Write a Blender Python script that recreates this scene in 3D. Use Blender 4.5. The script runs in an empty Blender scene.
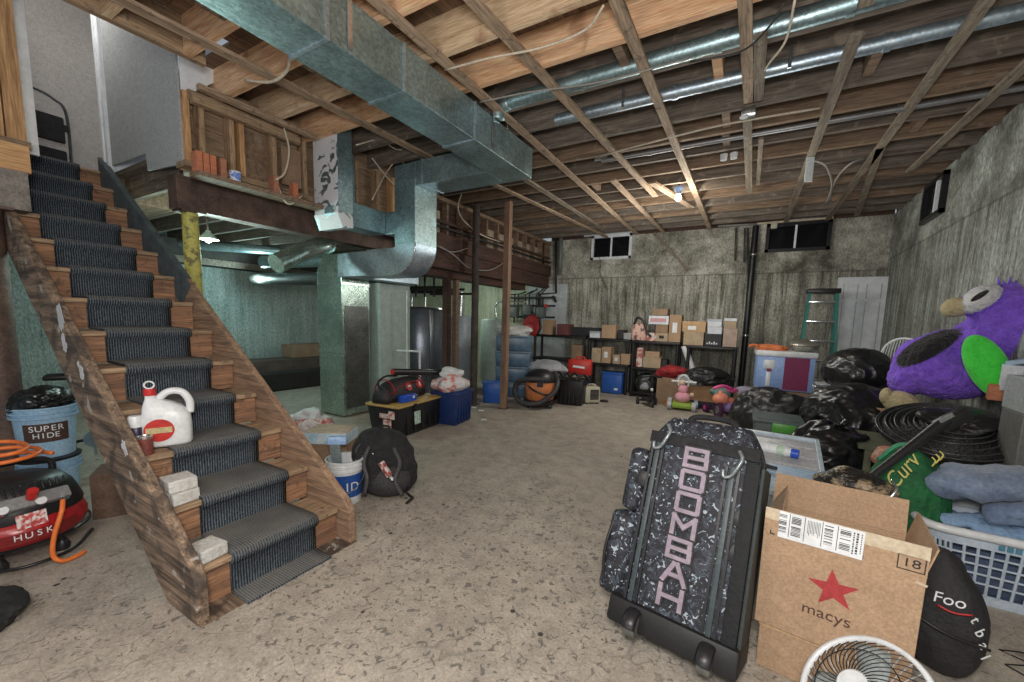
import bpy, bmesh, math, random
from math import sin, cos, pi, radians, atan2, sqrt
from mathutils import Vector, Matrix, noise

# ---------------------------------------------------------------- camera
FPX, CYP, YAW, PITCH, ROLL, HC = 404.0, 367.2, radians(29.9), radians(6.73), radians(-1.59), 1.38
_cy, _sy = cos(YAW), sin(YAW)
_r0 = Vector((_cy, _sy, 0)); _f0 = Vector((-_sy, _cy, 0)); _d0 = Vector((0, 0, -1))
_f = _f0*cos(PITCH) + _d0*sin(PITCH); _d = _d0*cos(PITCH) - _f0*sin(PITCH)
_R = _r0*cos(ROLL) + _d*sin(ROLL); _D = _d*cos(ROLL) - _r0*sin(ROLL)
sc = bpy.context.scene
COL = sc.collection
cam = bpy.data.objects.new('camera', bpy.data.cameras.new('camera')); COL.objects.link(cam)
mw = Matrix((( _R.x, -_D.x, -_f.x, 0), (_R.y, -_D.y, -_f.y, 0), (_R.z, -_D.z, -_f.z, HC), (0, 0, 0, 1)))
cam.matrix_world = mw
cam.data.sensor_width = 36; cam.data.lens = FPX/1024*36; cam.data.shift_y = (CYP-341)/1024
cam.data.clip_start = 0.02
sc.camera = cam

def at(u, v, ax, val):
    """the point where the sight line of a photo position meets a wall, floor or shelf plane"""
    d = _R*((u-512)/FPX) + _D*((v-CYP)/FPX) + _f
    k = 'xyz'.index(ax); o = Vector((0, 0, HC)); t = (val-o[k])/d[k]
    return o + d*t
def G(u, v, z=0): return at(u, v, 'z', z)
def face(p): return atan2(-p[0], p[1])

# ---------------------------------------------------------------- world, exposure, lamps
w = bpy.data.worlds.new('world'); sc.world = w; w.use_nodes = True
w.node_tree.nodes['Background'].inputs[0].default_value = (0.80, 0.90, 1.0, 1)
w.node_tree.nodes['Background'].inputs[1].default_value = 0.22
sc.view_settings.view_transform = 'Standard'; sc.view_settings.look = 'None'
sc.view_settings.exposure = 0.68; sc.view_settings.gamma = 1; sc.view_settings.use_curve_mapping = False

def lamp(name, loc, power, color=(1, 1, 1), r=0.06):
    l = bpy.data.lights.new(name, 'POINT'); l.energy = power; l.color = color; l.shadow_soft_size = r
    o = bpy.data.objects.new(name, l); o.location = loc; COL.objects.link(o); return o
lamp('fill_near_camera', (0.0, -0.1, 1.75), 118, (1.0, 0.96, 0.91), 0.22)  # added flash-like fill beside the camera, no fixture
lamp('fill_near_stairs', (-1.3, -0.4, 1.9), 30, (1.0, 0.93, 0.85), 0.3)  # added soft fill from behind the camera
lamp('light_ceiling_bulb_far', (-0.89, 5.65, 2.80), 14, (1.0, 0.90, 0.74), 0.05)
lamp('fill_far_left', (-1.3, 6.1, 2.2), 36, (1.0, 1.0, 0.93), 0.3)  # added fill that lifts the back wall, no fixture here
lamp('fill_far_right', (0.1, 4.9, 2.0), 13, (0.98, 1.0, 0.95), 0.25)  # added mid-room fill for the far right side
lamp('light_left_room', (-4.75, 2.1, 1.93), 20, (0.72, 1.0, 0.90), 0.05)
lamp('light_boiler_corner', (-5.5, 6.9, 2.0), 18, (0.85, 1.0, 0.85), 0.06)
lamp('light_left_room_deep', (-6.8, 3.6, 1.9), 30, (0.65, 0.98, 0.95), 0.06)
lamp('light_stairwell', (-5.3, 1.1, 4.3), 9, (1.0, 0.97, 0.92), 0.1)  # unseen lamp added above the landing to light the drywall

# ---------------------------------------------------------------- materials
MATS = {}
def nt(name):
    m = bpy.data.materials.new(name); m.use_nodes = True; t = m.node_tree
    return m, t, t.nodes, t.links, t.nodes['Principled BSDF']
def C4(c): return (c[0], c[1], c[2], 1)
def mat(name, col, rough=.6, metal=0, col2=None, scale=8, stretch=(1, 1, 1), bump=.15, detail=6, fine=60, lo=.35, hi=.65, sheen=0, coat=0, emit=None, fineamt=.15):
    if name in MATS: return MATS[name]
    m, t, n, l, b = nt(name)
    col2 = col2 or tuple(c*.72 for c in col)
    tc = n.new('ShaderNodeTexCoord'); mp = n.new('ShaderNodeMapping'); mp.inputs['Scale'].default_value = stretch
    l.new(tc.outputs['Object'], mp.inputs[0])
    a = n.new('ShaderNodeTexNoise'); a.inputs['Scale'].default_value = scale; a.inputs['Detail'].default_value = detail; a.inputs['Roughness'].default_value = .65
    l.new(mp.outputs[0], a.inputs['Vector'])
    r = n.new('ShaderNodeValToRGB'); r.color_ramp.elements[0].position = lo; r.color_ramp.elements[1].position = hi
    r.color_ramp.elements[0].color = C4(col2); r.color_ramp.elements[1].color = C4(col)
    l.new(a.outputs['Fac'], r.inputs[0])
    f = n.new('ShaderNodeTexNoise'); f.inputs['Scale'].default_value = fine; f.inputs['Detail'].default_value = 3
    l.new(mp.outputs[0], f.inputs['Vector'])
    mx = n.new('ShaderNodeMixRGB'); mx.blend_type = 'OVERLAY'; mx.inputs[0].default_value = min(1, fineamt*3)
    l.new(r.outputs[0], mx.inputs[1]); l.new(f.outputs['Fac'], mx.inputs[2])
    l.new(mx.outputs[0], b.inputs['Base Color'])
    b.inputs['Roughness'].default_value = rough; b.inputs['Metallic'].default_value = metal
    if coat: b.inputs['Coat Weight'].default_value = coat
    if sheen: b.inputs['Sheen Weight'].default_value = sheen
    if bump:
        ad = n.new('ShaderNodeMath'); ad.operation = 'ADD'; l.new(a.outputs['Fac'], ad.inputs[0]); l.new(f.outputs['Fac'], ad.inputs[1])
        bp = n.new('ShaderNodeBump'); bp.inputs['Strength'].default_value = bump; bp.inputs['Distance'].default_value = .02
        l.new(ad.outputs[0], bp.inputs['Height']); l.new(bp.outputs[0], b.inputs['Normal'])
    if emit:
        b.inputs['Emission Color'].default_value = C4(emit[0]); b.inputs['Emission Strength'].default_value = emit[1]
    MATS[name] = m; return m
def plain(name, col, rough=.5, metal=0, **k):
    return mat(name, col, rough, metal, col2=tuple(c*.82 for c in col), bump=.05, **k)

def mk_floor():
    m, t, n, l, b = nt('concrete_floor')
    tc = n.new('ShaderNodeTexCoord')
    def noi(s, d=8, ro=.6, dist=0, vec=None):
        a = n.new('ShaderNodeTexNoise'); a.inputs['Scale'].default_value = s; a.inputs['Detail'].default_value = d
        a.inputs['Roughness'].default_value = ro; a.inputs['Distortion'].default_value = dist
        l.new(vec or tc.outputs['Object'], a.inputs['Vector']); return a
    def ramp(src, stops):
        r = n.new('ShaderNodeValToRGB'); e = r.color_ramp.elements
        e[0].position, e[0].color = stops[0][0], C4(stops[0][1]); e[1].position, e[1].color = stops[1][0], C4(stops[1][1])
        for p, c in stops[2:]:
            x = e.new(p); x.color = C4(c)
        l.new(src, r.inputs[0]); return r
    def mixc(kind, fac, a, c):
        x = n.new('ShaderNodeMixRGB'); x.blend_type = kind
        if isinstance(fac, float): x.inputs[0].default_value = fac
        else: l.new(fac, x.inputs[0])
        if isinstance(a, tuple): x.inputs[1].default_value = C4(a)
        else: l.new(a, x.inputs[1])
        if isinstance(c, tuple): x.inputs[2].default_value = C4(c)
        else: l.new(c, x.inputs[2])
        return x
    big = noi(1.1, 5); mid = noi(7, 8, .7); fin = noi(70, 4, .7)
    base = ramp(big.outputs['Fac'], [(.3, (.33, .29, .245)), (.7, (.46, .41, .35))])
    m1 = mixc('OVERLAY', .55, base.outputs[0], ramp(mid.outputs['Fac'], [(.3, (.25, .25, .25)), (.7, (.72, .7, .68))]).outputs[0])
    m2a = mixc('OVERLAY', .8, m1.outputs[0], ramp(fin.outputs['Fac'], [(.3, (.34, .34, .34)), (.7, (.68, .68, .68))]).outputs[0])
    grit = noi(190, 2, .6)
    m2 = mixc('OVERLAY', .45, m2a.outputs[0], ramp(grit.outputs['Fac'], [(.3, (.36, .36, .36)), (.7, (.64, .64, .64))]).outputs[0])
    flake = noi(30, 4, .6, .9); area = noi(1.5, 4)
    fr = ramp(flake.outputs['Fac'], [(.575, (0, 0, 0)), (.61, (1, 1, 1))])
    dv = n.new('ShaderNodeVectorMath'); dv.operation = 'DISTANCE'; dv.inputs[1].default_value = (-1.25, 1.45, 0); l.new(tc.outputs['Object'], dv.inputs[0])
    dr_ = n.new('ShaderNodeMapRange'); dr_.inputs[1].default_value = .1; dr_.inputs[2].default_value = 3.0; dr_.inputs[3].default_value = .22; dr_.inputs[4].default_value = -.10; l.new(dv.outputs['Value'], dr_.inputs[0])
    as_ = n.new('ShaderNodeMath'); as_.operation = 'ADD'; l.new(area.outputs['Fac'], as_.inputs[0]); l.new(dr_.outputs[0], as_.inputs[1])
    ar = ramp(as_.outputs[0], [(.46, (.04, .04, .04)), (.62, (1, 1, 1))])
    fm = n.new('ShaderNodeMath'); fm.operation = 'MULTIPLY'; l.new(fr.outputs[0], fm.inputs[0]); l.new(ar.outputs[0], fm.inputs[1])
    fm2 = n.new('ShaderNodeMath'); fm2.operation = 'MULTIPLY'; fm2.inputs[1].default_value = .8; l.new(fm.outputs[0], fm2.inputs[0])
    m3 = mixc('MIX', fm2.outputs[0], m2.outputs[0], (.115, .105, .095))
    # pale scuffs
    sc_ = noi(17, 6, .7, 1.5)
    sr = ramp(sc_.outputs['Fac'], [(.61, (0, 0, 0)), (.68, (.6, .6, .6))])
    m4 = mixc('MIX', sr.outputs[0], m3.outputs[0], (.52, .48, .44))
    # black specks
    v = n.new('ShaderNodeTexVoronoi'); v.inputs['Scale'].default_value = 5; l.new(tc.outputs['Object'], v.inputs['Vector'])
    vr = ramp(v.outputs['Distance'], [(.055, (1, 1, 1)), (.075, (0, 0, 0))])
    m5 = mixc('MIX', vr.outputs[0], m4.outputs[0], (.05, .045, .04))
    # hairline cracks
    wv = noi(1.6, 3, .5, .3); mt = n.new('ShaderNodeMath'); mt.operation = 'SUBTRACT'; mt.inputs[1].default_value = .5; l.new(wv.outputs['Fac'], mt.inputs[0])
    ab = n.new('ShaderNodeMath'); ab.operation = 'ABSOLUTE'; l.new(mt.outputs[0], ab.inputs[0])
    cr = ramp(ab.outputs[0], [(.0004, (.5, .5, .5)), (.0011, (0, 0, 0))])
    m6 = mixc('MIX', cr.outputs[0], m5.outputs[0], (.12, .11, .10))
    l.new(m6.outputs[0], b.inputs['Base Color']); b.inputs['Roughness'].default_value = .75
    ad = n.new('ShaderNodeMath'); ad.operation = 'SUBTRACT'; l.new(mid.outputs['Fac'], ad.inputs[0]); l.new(fm.outputs[0], ad.inputs[1])
    bp = n.new('ShaderNodeBump'); bp.inputs['Strength'].default_value = .35; bp.inputs['Distance'].default_value = .012
    l.new(ad.outputs[0], bp.inputs['Height']); l.new(bp.outputs[0], b.inputs['Normal'])
    return m
def mk_wall(name, c_dark, c_mid, c_light, line=2.3, grain=.42, dripf=.6):
    m, t, n, l, b = nt(name)
    tc = n.new('ShaderNodeTexCoord')
    def mp(s):
        x = n.new('ShaderNodeMapping'); x.inputs['Scale'].default_value = s; l.new(tc.outputs['Object'], x.inputs[0]); return x.outputs[0]
    def noi(vec, s, d=6, ro=.65):
        a = n.new('ShaderNodeTexNoise'); a.inputs['Scale'].default_value = s; a.inputs['Detail'].default_value = d; a.inputs['Roughness'].default_value = ro
        l.new(vec, a.inputs['Vector']); return a.outputs['Fac']
    streak = noi(mp((1, 1, .07)), 9, 5); blot = noi(mp((1, 1, 1)), 2.2, 7, .7); fin = noi(mp((1, 1, .5)), 45, 4, .7)
    sx = n.new('ShaderNodeSeparateXYZ'); l.new(tc.outputs['Object'], sx.inputs[0])
    low = n.new('ShaderNodeMapRange'); low.inputs[1].default_value = line-.02; low.inputs[2].default_value = line+.03; low.inputs[3].default_value = 1; low.inputs[4].default_value = .12
    l.new(sx.outputs['Z'], low.inputs[0])
    r = n.new('ShaderNodeValToRGB'); e = r.color_ramp.elements
    e[0].position, e[0].color = .34, C4(c_dark); e[1].position, e[1].color = .64, C4(c_light); x = e.new(.47); x.color = C4(c_mid)
    mixf = n.new('ShaderNodeMixRGB'); l.new(low.outputs[0], mixf.inputs[0]); l.new(blot, mixf.inputs[1])
    mm = n.new('ShaderNodeMixRGB'); mm.inputs[0].default_value = .45; l.new(streak, mm.inputs[1]); l.new(blot, mm.inputs[2])
    l.new(mm.outputs[0], mixf.inputs[2]); l.new(mixf.outputs[0], r.inputs[0])
    # dark drips
    drip = noi(mp((1, 1, .06)), 26, 3); dr = n.new('ShaderNodeValToRGB'); dr.color_ramp.elements[0].position = .52; dr.color_ramp.elements[1].position = .62
    l.new(drip, dr.inputs[0]); dm = n.new('ShaderNodeMath'); dm.operation = 'MULTIPLY'; l.new(dr.outputs[0], dm.inputs[0]); l.new(low.outputs[0], dm.inputs[1])
    d2 = n.new('ShaderNodeMath'); d2.operation = 'MULTIPLY'; d2.inputs[1].default_value = dripf; l.new(dm.outputs[0], d2.inputs[0])
    q = n.new('ShaderNodeMixRGB'); l.new(d2.outputs[0], q.inputs[0]); l.new(r.outputs[0], q.inputs[1]); q.inputs[2].default_value = C4(tuple(c*.45 for c in c_dark))
    # line of the form boards
    ln = n.new('ShaderNodeMath'); ln.operation = 'COMPARE'; ln.inputs[1].default_value = line; ln.inputs[2].default_value = .012; l.new(sx.outputs['Z'], ln.inputs[0])
    l2 = n.new('ShaderNodeMath'); l2.operation = 'MULTIPLY'; l2.inputs[1].default_value = .45; l.new(ln.outputs[0], l2.inputs[0])
    q2 = n.new('ShaderNodeMixRGB'); l.new(l2.outputs[0], q2.inputs[0]); l.new(q.outputs[0], q2.inputs[1]); q2.inputs[2].default_value = C4(tuple(c*.6 for c in c_dark))
    o = n.new('ShaderNodeMixRGB'); o.blend_type = 'OVERLAY'; o.inputs[0].default_value = grain; l.new(q2.outputs[0], o.inputs[1])
    fr_ = n.new('ShaderNodeValToRGB'); fr_.color_ramp.elements[0].position = .35; fr_.color_ramp.elements[1].position = .65; l.new(fin, fr_.inputs[0]); l.new(fr_.outputs[0], o.inputs[2])
    last = o
    l.new(last.outputs[0], b.inputs['Base Color']); b.inputs['Roughness'].default_value = .9
    ad = n.new('ShaderNodeMath'); ad.operation = 'ADD'; l.new(streak, ad.inputs[0]); l.new(fin, ad.inputs[1])
    bp = n.new('ShaderNodeBump'); bp.inputs['Strength'].default_value = .8; bp.inputs['Distance'].default_value = .04
    l.new(ad.outputs[0], bp.inputs['Height']); l.new(bp.outputs[0], b.inputs['Normal'])
    MATS[name] = m; return m
def mk_galv(name, col, rough=.32, spots=None):
    m, t, n, l, b = nt(name)
    tc = n.new('ShaderNodeTexCoord'); v = n.new('ShaderNodeTexVoronoi'); v.inputs['Scale'].default_value = 60; l.new(tc.outputs['Object'], v.inputs['Vector'])
    a = n.new('ShaderNodeTexNoise'); a.inputs['Scale'].default_value = 3; a.inputs['Detail'].default_value = 8; a.inputs['Roughness'].default_value = .7; l.new(tc.outputs['Object'], a.inputs['Vector'])
    r = n.new('ShaderNodeValToRGB'); e = r.color_ramp.elements; e[0].position, e[0].color = .32, C4(tuple(c*.55 for c in col)); e[1].position, e[1].color = .68, C4(col)
    l.new(a.outputs['Fac'], r.inputs[0])
    bw = n.new('ShaderNodeRGBToBW'); l.new(v.outputs['Color'], bw.inputs[0])
    o = n.new('ShaderNodeMixRGB'); o.blend_type = 'OVERLAY'; o.inputs[0].default_value = .28; l.new(r.outputs[0], o.inputs[1]); l.new(bw.outputs[0], o.inputs[2])
    out = o.outputs[0]; b.inputs['Metallic'].default_value = .8
    if spots:
        s = n.new('ShaderNodeTexNoise'); s.inputs['Scale'].default_value = 9; s.inputs['Detail'].default_value = 3; s.inputs['Distortion'].default_value = .8; l.new(tc.outputs['Object'], s.inputs['Vector'])
        sr = n.new('ShaderNodeValToRGB'); sr.color_ramp.elements[0].position = .43; sr.color_ramp.elements[1].position = .45; l.new(s.outputs['Fac'], sr.inputs[0])
        q = n.new('ShaderNodeMixRGB'); l.new(sr.outputs[0], q.inputs[0]); l.new(out, q.inputs[1]); q.inputs[2].default_value = C4(spots); out = q.outputs[0]
        mr = n.new('ShaderNodeMapRange'); mr.inputs[3].default_value = .7; mr.inputs[4].default_value = 0; l.new(sr.outputs[0], mr.inputs[0]); l.new(mr.outputs[0], b.inputs['Metallic'])
    l.new(out, b.inputs['Base Color'])
    rr = n.new('ShaderNodeMapRange'); rr.inputs[3].default_value = rough-.08; rr.inputs[4].default_value = rough+.2; l.new(a.outputs['Fac'], rr.inputs[0]); l.new(rr.outputs[0], b.inputs['Roughness'])
    bp = n.new('ShaderNodeBump'); bp.inputs['Strength'].default_value = .25; bp.inputs['Distance'].default_value = .03; l.new(a.outputs['Fac'], bp.inputs['Height']); l.new(bp.outputs[0], b.inputs['Normal'])
    MATS[name] = m; return m
def mk_camo(name):
    m, t, n, l, b = nt(name)
    tc = n.new('ShaderNodeTexCoord')
    def patch(s, lo, hi, off):
        mpn = n.new('ShaderNodeMapping'); mpn.inputs['Location'].default_value = (off, off, off); l.new(tc.outputs['Object'], mpn.inputs[0])
        a = n.new('ShaderNodeTexNoise'); a.inputs['Scale'].default_value = s; a.inputs['Detail'].default_value = 2; a.inputs['Distortion'].default_value = 1.2; l.new(mpn.outputs[0], a.inputs['Vector'])
        r = n.new('ShaderNodeValToRGB'); r.color_ramp.elements[0].position = lo; r.color_ramp.elements[1].position = hi; l.new(a.outputs['Fac'], r.inputs[0]); return r.outputs[0]
    cur = None; base = (.014, .014, .020)
    for s, lo, hi, off, c in ((26, .54, .56, 0, (.035, .038, .052)), (42, .61, .625, 4, (.06, .085, .11)), (46, .625, .64, 9, (.36, .42, .48))):
        q = n.new('ShaderNodeMixRGB'); l.new(patch(s, lo, hi, off), q.inputs[0])
        if cur is None: q.inputs[1].default_value = C4(base)
        else: l.new(cur, q.inputs[1])
        q.inputs[2].default_value = C4(c); cur = q.outputs[0]
    l.new(cur, b.inputs['Base Color']); b.inputs['Roughness'].default_value = .7
    MATS[name] = m; return m
def mk_carpet(name):
    m, t, n, l, b = nt(name)
    tc = n.new('ShaderNodeTexCoord')
    wv = n.new('ShaderNodeTexWave'); wv.bands_direction = 'Y'; wv.inputs['Scale'].default_value = 24; wv.inputs['Distortion'].default_value = 1.2; wv.inputs['Detail'].default_value = 2; l.new(tc.outputs['Object'], wv.inputs['Vector'])
    a = n.new('ShaderNodeTexNoise'); a.inputs['Scale'].default_value = 90; a.inputs['Detail'].default_value = 3; l.new(tc.outputs['Object'], a.inputs['Vector'])
    r = n.new('ShaderNodeValToRGB'); e = r.color_ramp.elements; e[0].position, e[0].color = .35, (.006, .010, .018, 1); e[1].position, e[1].color = .75, (.13, .16, .19, 1)
    mx = n.new('ShaderNodeMixRGB'); mx.inputs[0].default_value = .62; l.new(wv.outputs['Fac'], mx.inputs[1]); l.new(a.outputs['Fac'], mx.inputs[2]); l.new(mx.outputs[0], r.inputs[0])
    # dust worn into the treads, more towards the lower steps
    d = n.new('ShaderNodeTexNoise'); d.inputs['Scale'].default_value = 5; d.inputs['Detail'].default_value = 8; l.new(tc.outputs['Object'], d.inputs['Vector'])
    g = n.new('ShaderNodeNewGeometry'); s = n.new('ShaderNodeSeparateXYZ'); l.new(g.outputs['True Normal'], s.inputs[0])
    mm = n.new('ShaderNodeMath'); mm.operation = 'MULTIPLY'; l.new(s.outputs['Z'], mm.inputs[0]); l.new(d.outputs['Fac'], mm.inputs[1]); mm.use_clamp = True
    q = n.new('ShaderNodeMixRGB'); l.new(mm.outputs[0], q.inputs[0]); l.new(r.outputs[0], q.inputs[1]); q.inputs[2].default_value = (.20, .185, .16, 1)
    l.new(q.outputs[0], b.inputs['Base Color']); b.inputs['Roughness'].default_value = .95
    bp = n.new('ShaderNodeBump'); bp.inputs['Strength'].default_value = .8; bp.inputs['Distance'].default_value = .008; l.new(mx.outputs[0], bp.inputs['Height']); l.new(bp.outputs[0], b.inputs['Normal'])
    MATS[name] = m; return m

FLOOR = mk_floor()
WALL = mk_wall('board_marked_concrete', (.12, .115, .09), (.34, .33, .28), (.70, .68, .60))
WALLR = mk_wall('right_concrete', (.11, .11, .10), (.26, .27, .245), (.56, .60, .55), line=2.45)
GREENWALL = mk_wall('pale_green_painted_concrete', (.22, .28, .27), (.36, .43, .41), (.48, .55, .53), line=5, grain=.35, dripf=.25)
PALEWALL = mk_wall('cream_painted_block', (.34, .38, .27), (.50, .55, .42), (.66, .70, .58), line=5, grain=.3, dripf=.3)
WHITEWALL = mk_wall('white_painted_patch', (.40, .46, .50), (.64, .70, .74), (.74, .78, .82), line=5, grain=.15, dripf=.08)
GALV = mk_galv('galvanised_sheet', (.42, .58, .62))
GALVL = mk_galv('pale_galvanised_sheet', (.58, .70, .80), .32)
GALVW = mk_galv('whitewashed_galvanised_sheet', (.30, .42, .46), .4, spots=(.72, .74, .78))
GALVG = mk_galv('greenish_shiny_sheet', (.50, .62, .55), .20)
CAMO = mk_camo('dark_camouflage_fabric')
CARPET = mk_carpet('ribbed_blue_grey_carpet')
def wood(name, c, c2, axis='X', **k):
    st = {'X': (.10, 1.6, 1.6), 'Y': (1.6, .10, 1.6), 'Z': (1.6, 1.6, .10)}[axis]
    return mat(name, c, .75, col2=c2, scale=16, stretch=st, bump=.3, fine=80, lo=.36, hi=.66, fineamt=.28, **k)
W_NEWX = wood('fresh_joist_wood', (.86, .57, .36), (.60, .35, .19))
W_PALEX = wood('pale_joist_wood', (.74, .56, .38), (.50, .34, .20))
W_OLDX = wood('old_grey_joist_wood', (.22, .18, .145), (.10, .08, .065))
W_BRNX = wood('old_brown_joist_wood', (.30, .20, .13), (.14, .095, .065))
W_DECK = wood('old_deck_boards', (.30, .19, .12), (.12, .08, .055), 'Y')
W_STRIP = wood('furring_strip_wood', (.46, .34, .235), (.25, .175, .12), 'Y')
W_STRIPD = wood('dusty_furring_wood', (.30, .25, .19), (.15, .12, .09), 'Y')
W_Y = wood('framing_wood_along', (.40, .28, .175), (.20, .135, .085), 'Y')
W_Z = wood('stud_wood', (.46, .31, .19), (.24, .155, .09), 'Z')
W_ZO = wood('orange_stud_wood', (.62, .37, .18), (.40, .22, .10), 'Z')
W_RED = wood('dark_red_brown_beam', (.115, .055, .04), (.05, .028, .022), 'Y')
W_STR = wood('weathered_stringer_wood', (.36, .25, .17), (.07, .05, .038), 'X')
def add_flecks(m, col, s=22, lo=.62, hi=.65, amt=.8):
    t = m.node_tree; n, l = t.nodes, t.links; b = n['Principled BSDF']; src = b.inputs['Base Color'].links[0].from_socket
    tc = n.new('ShaderNodeTexCoord'); a = n.new('ShaderNodeTexNoise'); a.inputs['Scale'].default_value = s; a.inputs['Detail'].default_value = 5; a.inputs['Distortion'].default_value = .6
    l.new(tc.outputs['Object'], a.inputs['Vector']); r = n.new('ShaderNodeValToRGB'); r.color_ramp.elements[0].position = lo; r.color_ramp.elements[1].position = hi
    r.color_ramp.elements[1].color = (amt, amt, amt, 1); l.new(a.outputs['Fac'], r.inputs[0])
    q = n.new('ShaderNodeMixRGB'); l.new(r.outputs[0], q.inputs[0]); l.new(src, q.inputs[1]); q.inputs[2].default_value = C4(col); l.new(q.outputs[0], b.inputs['Base Color'])
add_flecks(W_STR, (.05, .04, .035), 6, .50, .62, .75); add_flecks(W_STR, (.52, .48, .44), 8, .62, .66, .75)
W_EDGE = wood('worn_tread_wood', (.48, .33, .21), (.25, .165, .10), 'Y')
W_RISER = wood('reddish_riser_wood', (.42, .22, .12), (.20, .11, .07), 'Y')
for m_ in (W_EDGE, W_RISER, W_STRIP, W_STRIPD, W_Y, W_Z): add_flecks(m_, (.07, .05, .04), 17, .58, .68, .6)
for m_ in (W_OLDX, W_BRNX): add_flecks(m_, (.33, .27, .21), 9, .60, .70, .6)
for m_ in (W_NEWX, W_PALEX): add_flecks(m_, (.30, .15, .08), 5, .60, .72, .7)
CARD = mat('cardboard', (.46, .31, .20), .85, col2=(.38, .25, .155), scale=3, bump=.05, fine=120)
CARD2 = mat('darker_cardboard', (.33, .22, .145), .85, col2=(.24, .155, .10), scale=4, bump=.05, fine=120)
TAPE = plain('pale_packing_tape', (.62, .52, .38), .4)
BLACKP = plain('black_plastic', (.018, .018, .020), .4)
BLACKM = plain('black_metal', (.022, .022, .024), .35, .3)
FABK = mat('black_fabric', (.022, .021, .024), .85, col2=(.010, .010, .011), scale=20, bump=.4)
BAGM = mat('glossy_black_bag_film', (.009, .009, .011), .36, col2=(.006, .006, .007), scale=5, bump=.10, fine=12, detail=1, coat=.15)
BAGD = mat('dull_black_bag_film', (.016, .016, .017), .40, col2=(.010, .010, .011), scale=4, bump=.3, fine=10, detail=1)
WHITEP = plain('white_plastic', (.78, .80, .82), .35)
WHITED = plain('white_paint', (.84, .88, .93), .5)
CLEARP = mat('cloudy_clear_plastic', (.52, .60, .64), .25, col2=(.40, .46, .50), scale=4, bump=.05)
BLUEP = plain('blue_plastic', (.02, .07, .28), .4)
LBLUE = plain('light_blue_plastic', (.33, .50, .78), .4)
REDP = plain('red_plastic', (.55, .025, .02), .4)
REDF = mat('red_fabric', (.42, .03, .035), .8, col2=(.22, .015, .02), scale=10, bump=.3)
ORANGE = plain('orange_plastic', (.85, .23, .06), .45)
BRICK = mat('orange_brick', (.55, .20, .10), .9, col2=(.42, .15, .09), scale=10, bump=.3)
CREAM = plain('cream_plastic', (.55, .52, .40), .6)
STEELW = mat('rusty_brown_steel', (.17, .11, .085), .6, .3, col2=(.07, .045, .04), scale=6, bump=.2)
GREYF = mat('grey_cloth', (.42, .43, .46), .9, col2=(.25, .26, .29), scale=6, bump=.3)
DENIM = mat('blue_denim', (.20, .27, .40), .9, col2=(.11, .16, .27), scale=9, bump=.35, sheen=.2)
PAPER = plain('white_paper', (.82, .84, .86), .7)
INK = plain('black_ink', (.03, .03, .03), .7)
SCREWM = plain('pale_chrome', (.65, .68, .70), .2, .9)
GLASSD = plain('dark_window_glass', (.010, .011, .014), .08)
DRY = mat('grey_drywall', (.42, .44, .45), .9, col2=(.34, .355, .37), scale=30, bump=.2, fine=110)
DRYW = mat('warm_grey_drywall', (.50, .475, .455), .9, col2=(.41, .39, .375), scale=30, bump=.2, fine=110)

# ---------------------------------------------------------------- geometry helpers
def BM(): return bmesh.new()
def _xf(vs, M):
    for v in vs: v.co = M @ v.co
def rotm(r): return Matrix.Rotation(r[2], 4, 'Z') @ Matrix.Rotation(r[1], 4, 'Y') @ Matrix.Rotation(r[0], 4, 'X')
def box(bm, c, s, r=(0, 0, 0), bev=0, taper=1):
    g = bmesh.ops.create_cube(bm, size=1); vs = g['verts']
    for v in vs:
        k = taper if v.co.z > 0 else 1
        v.co = Vector((v.co.x*s[0]*k, v.co.y*s[1]*k, v.co.z*s[2]))
    if bev:
        es = list({e for v in vs for e in v.link_edges})
        q = bmesh.ops.bevel(bm, geom=es, offset=bev, segments=2, profile=.5, affect='EDGES')
        vs = list({v for f in q['faces'] for v in f.verts} | {v for v in vs if v.is_valid})
    M = Matrix.Translation(c) @ rotm(r)
    _xf(vs, M); return vs
def bx(bm, x0, x1, y0, y1, z0, z1, bev=0): return box(bm, ((x0+x1)/2, (y0+y1)/2, (z0+z1)/2), (abs(x1-x0), abs(y1-y0), abs(z1-z0)), bev=bev)
def cyl(bm, p0, p1, r, r2=None, n=16, caps=True):
    p0, p1 = Vector(p0), Vector(p1); d = p1-p0; L = d.length
    g = bmesh.ops.create_cone(bm, cap_ends=caps, segments=n, radius1=r, radius2=r if r2 is None else r2, depth=L)
    M = Matrix.Translation((p0+p1)/2) @ d.to_track_quat('Z', 'Y').to_matrix().to_4x4()
    _xf(g['verts'], M); return g['verts']
def lathe(bm, prof, n=28, c=(0, 0, 0), M=None, sx=1, sy=1):
    rings = []
    for r, z in prof:
        rings.append([bm.verts.new((c[0]+r*cos(2*pi*i/n)*sx, c[1]+r*sin(2*pi*i/n)*sy, c[2]+z)) for i in range(n)] if r > 1e-6 else [bm.verts.new((c[0], c[1], c[2]+z))])
    for a, b in zip(rings, rings[1:]):
        if len(a) == 1 and len(b) == 1: continue
        for i in range(n):
            j = (i+1) % n
            if len(a) == 1: bm.faces.new((a[0], b[j], b[i]))
            elif len(b) == 1: bm.faces.new((a[i], a[j], b[0]))
            else: bm.faces.new((a[i], a[j], b[j], b[i]))
    vs = [v for r in rings for v in r]
    if M: _xf(vs, M)
    return vs
def smooth_path(pts, k=6):
    pts = [Vector(p) for p in pts]; out = []
    P = [pts[0]*2-pts[1]] + pts + [pts[-1]*2-pts[-2]]
    for i in range(1, len(P)-2):
        for j in range(k):
            t = j/k; a, b, c, d = P[i-1], P[i], P[i+1], P[i+2]
            out.append(.5*((2*b)+(-a+c)*t+(2*a-5*b+4*c-d)*t*t+(-a+3*b-3*c+d)*t**3))
    out.append(pts[-1]); return out
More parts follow.
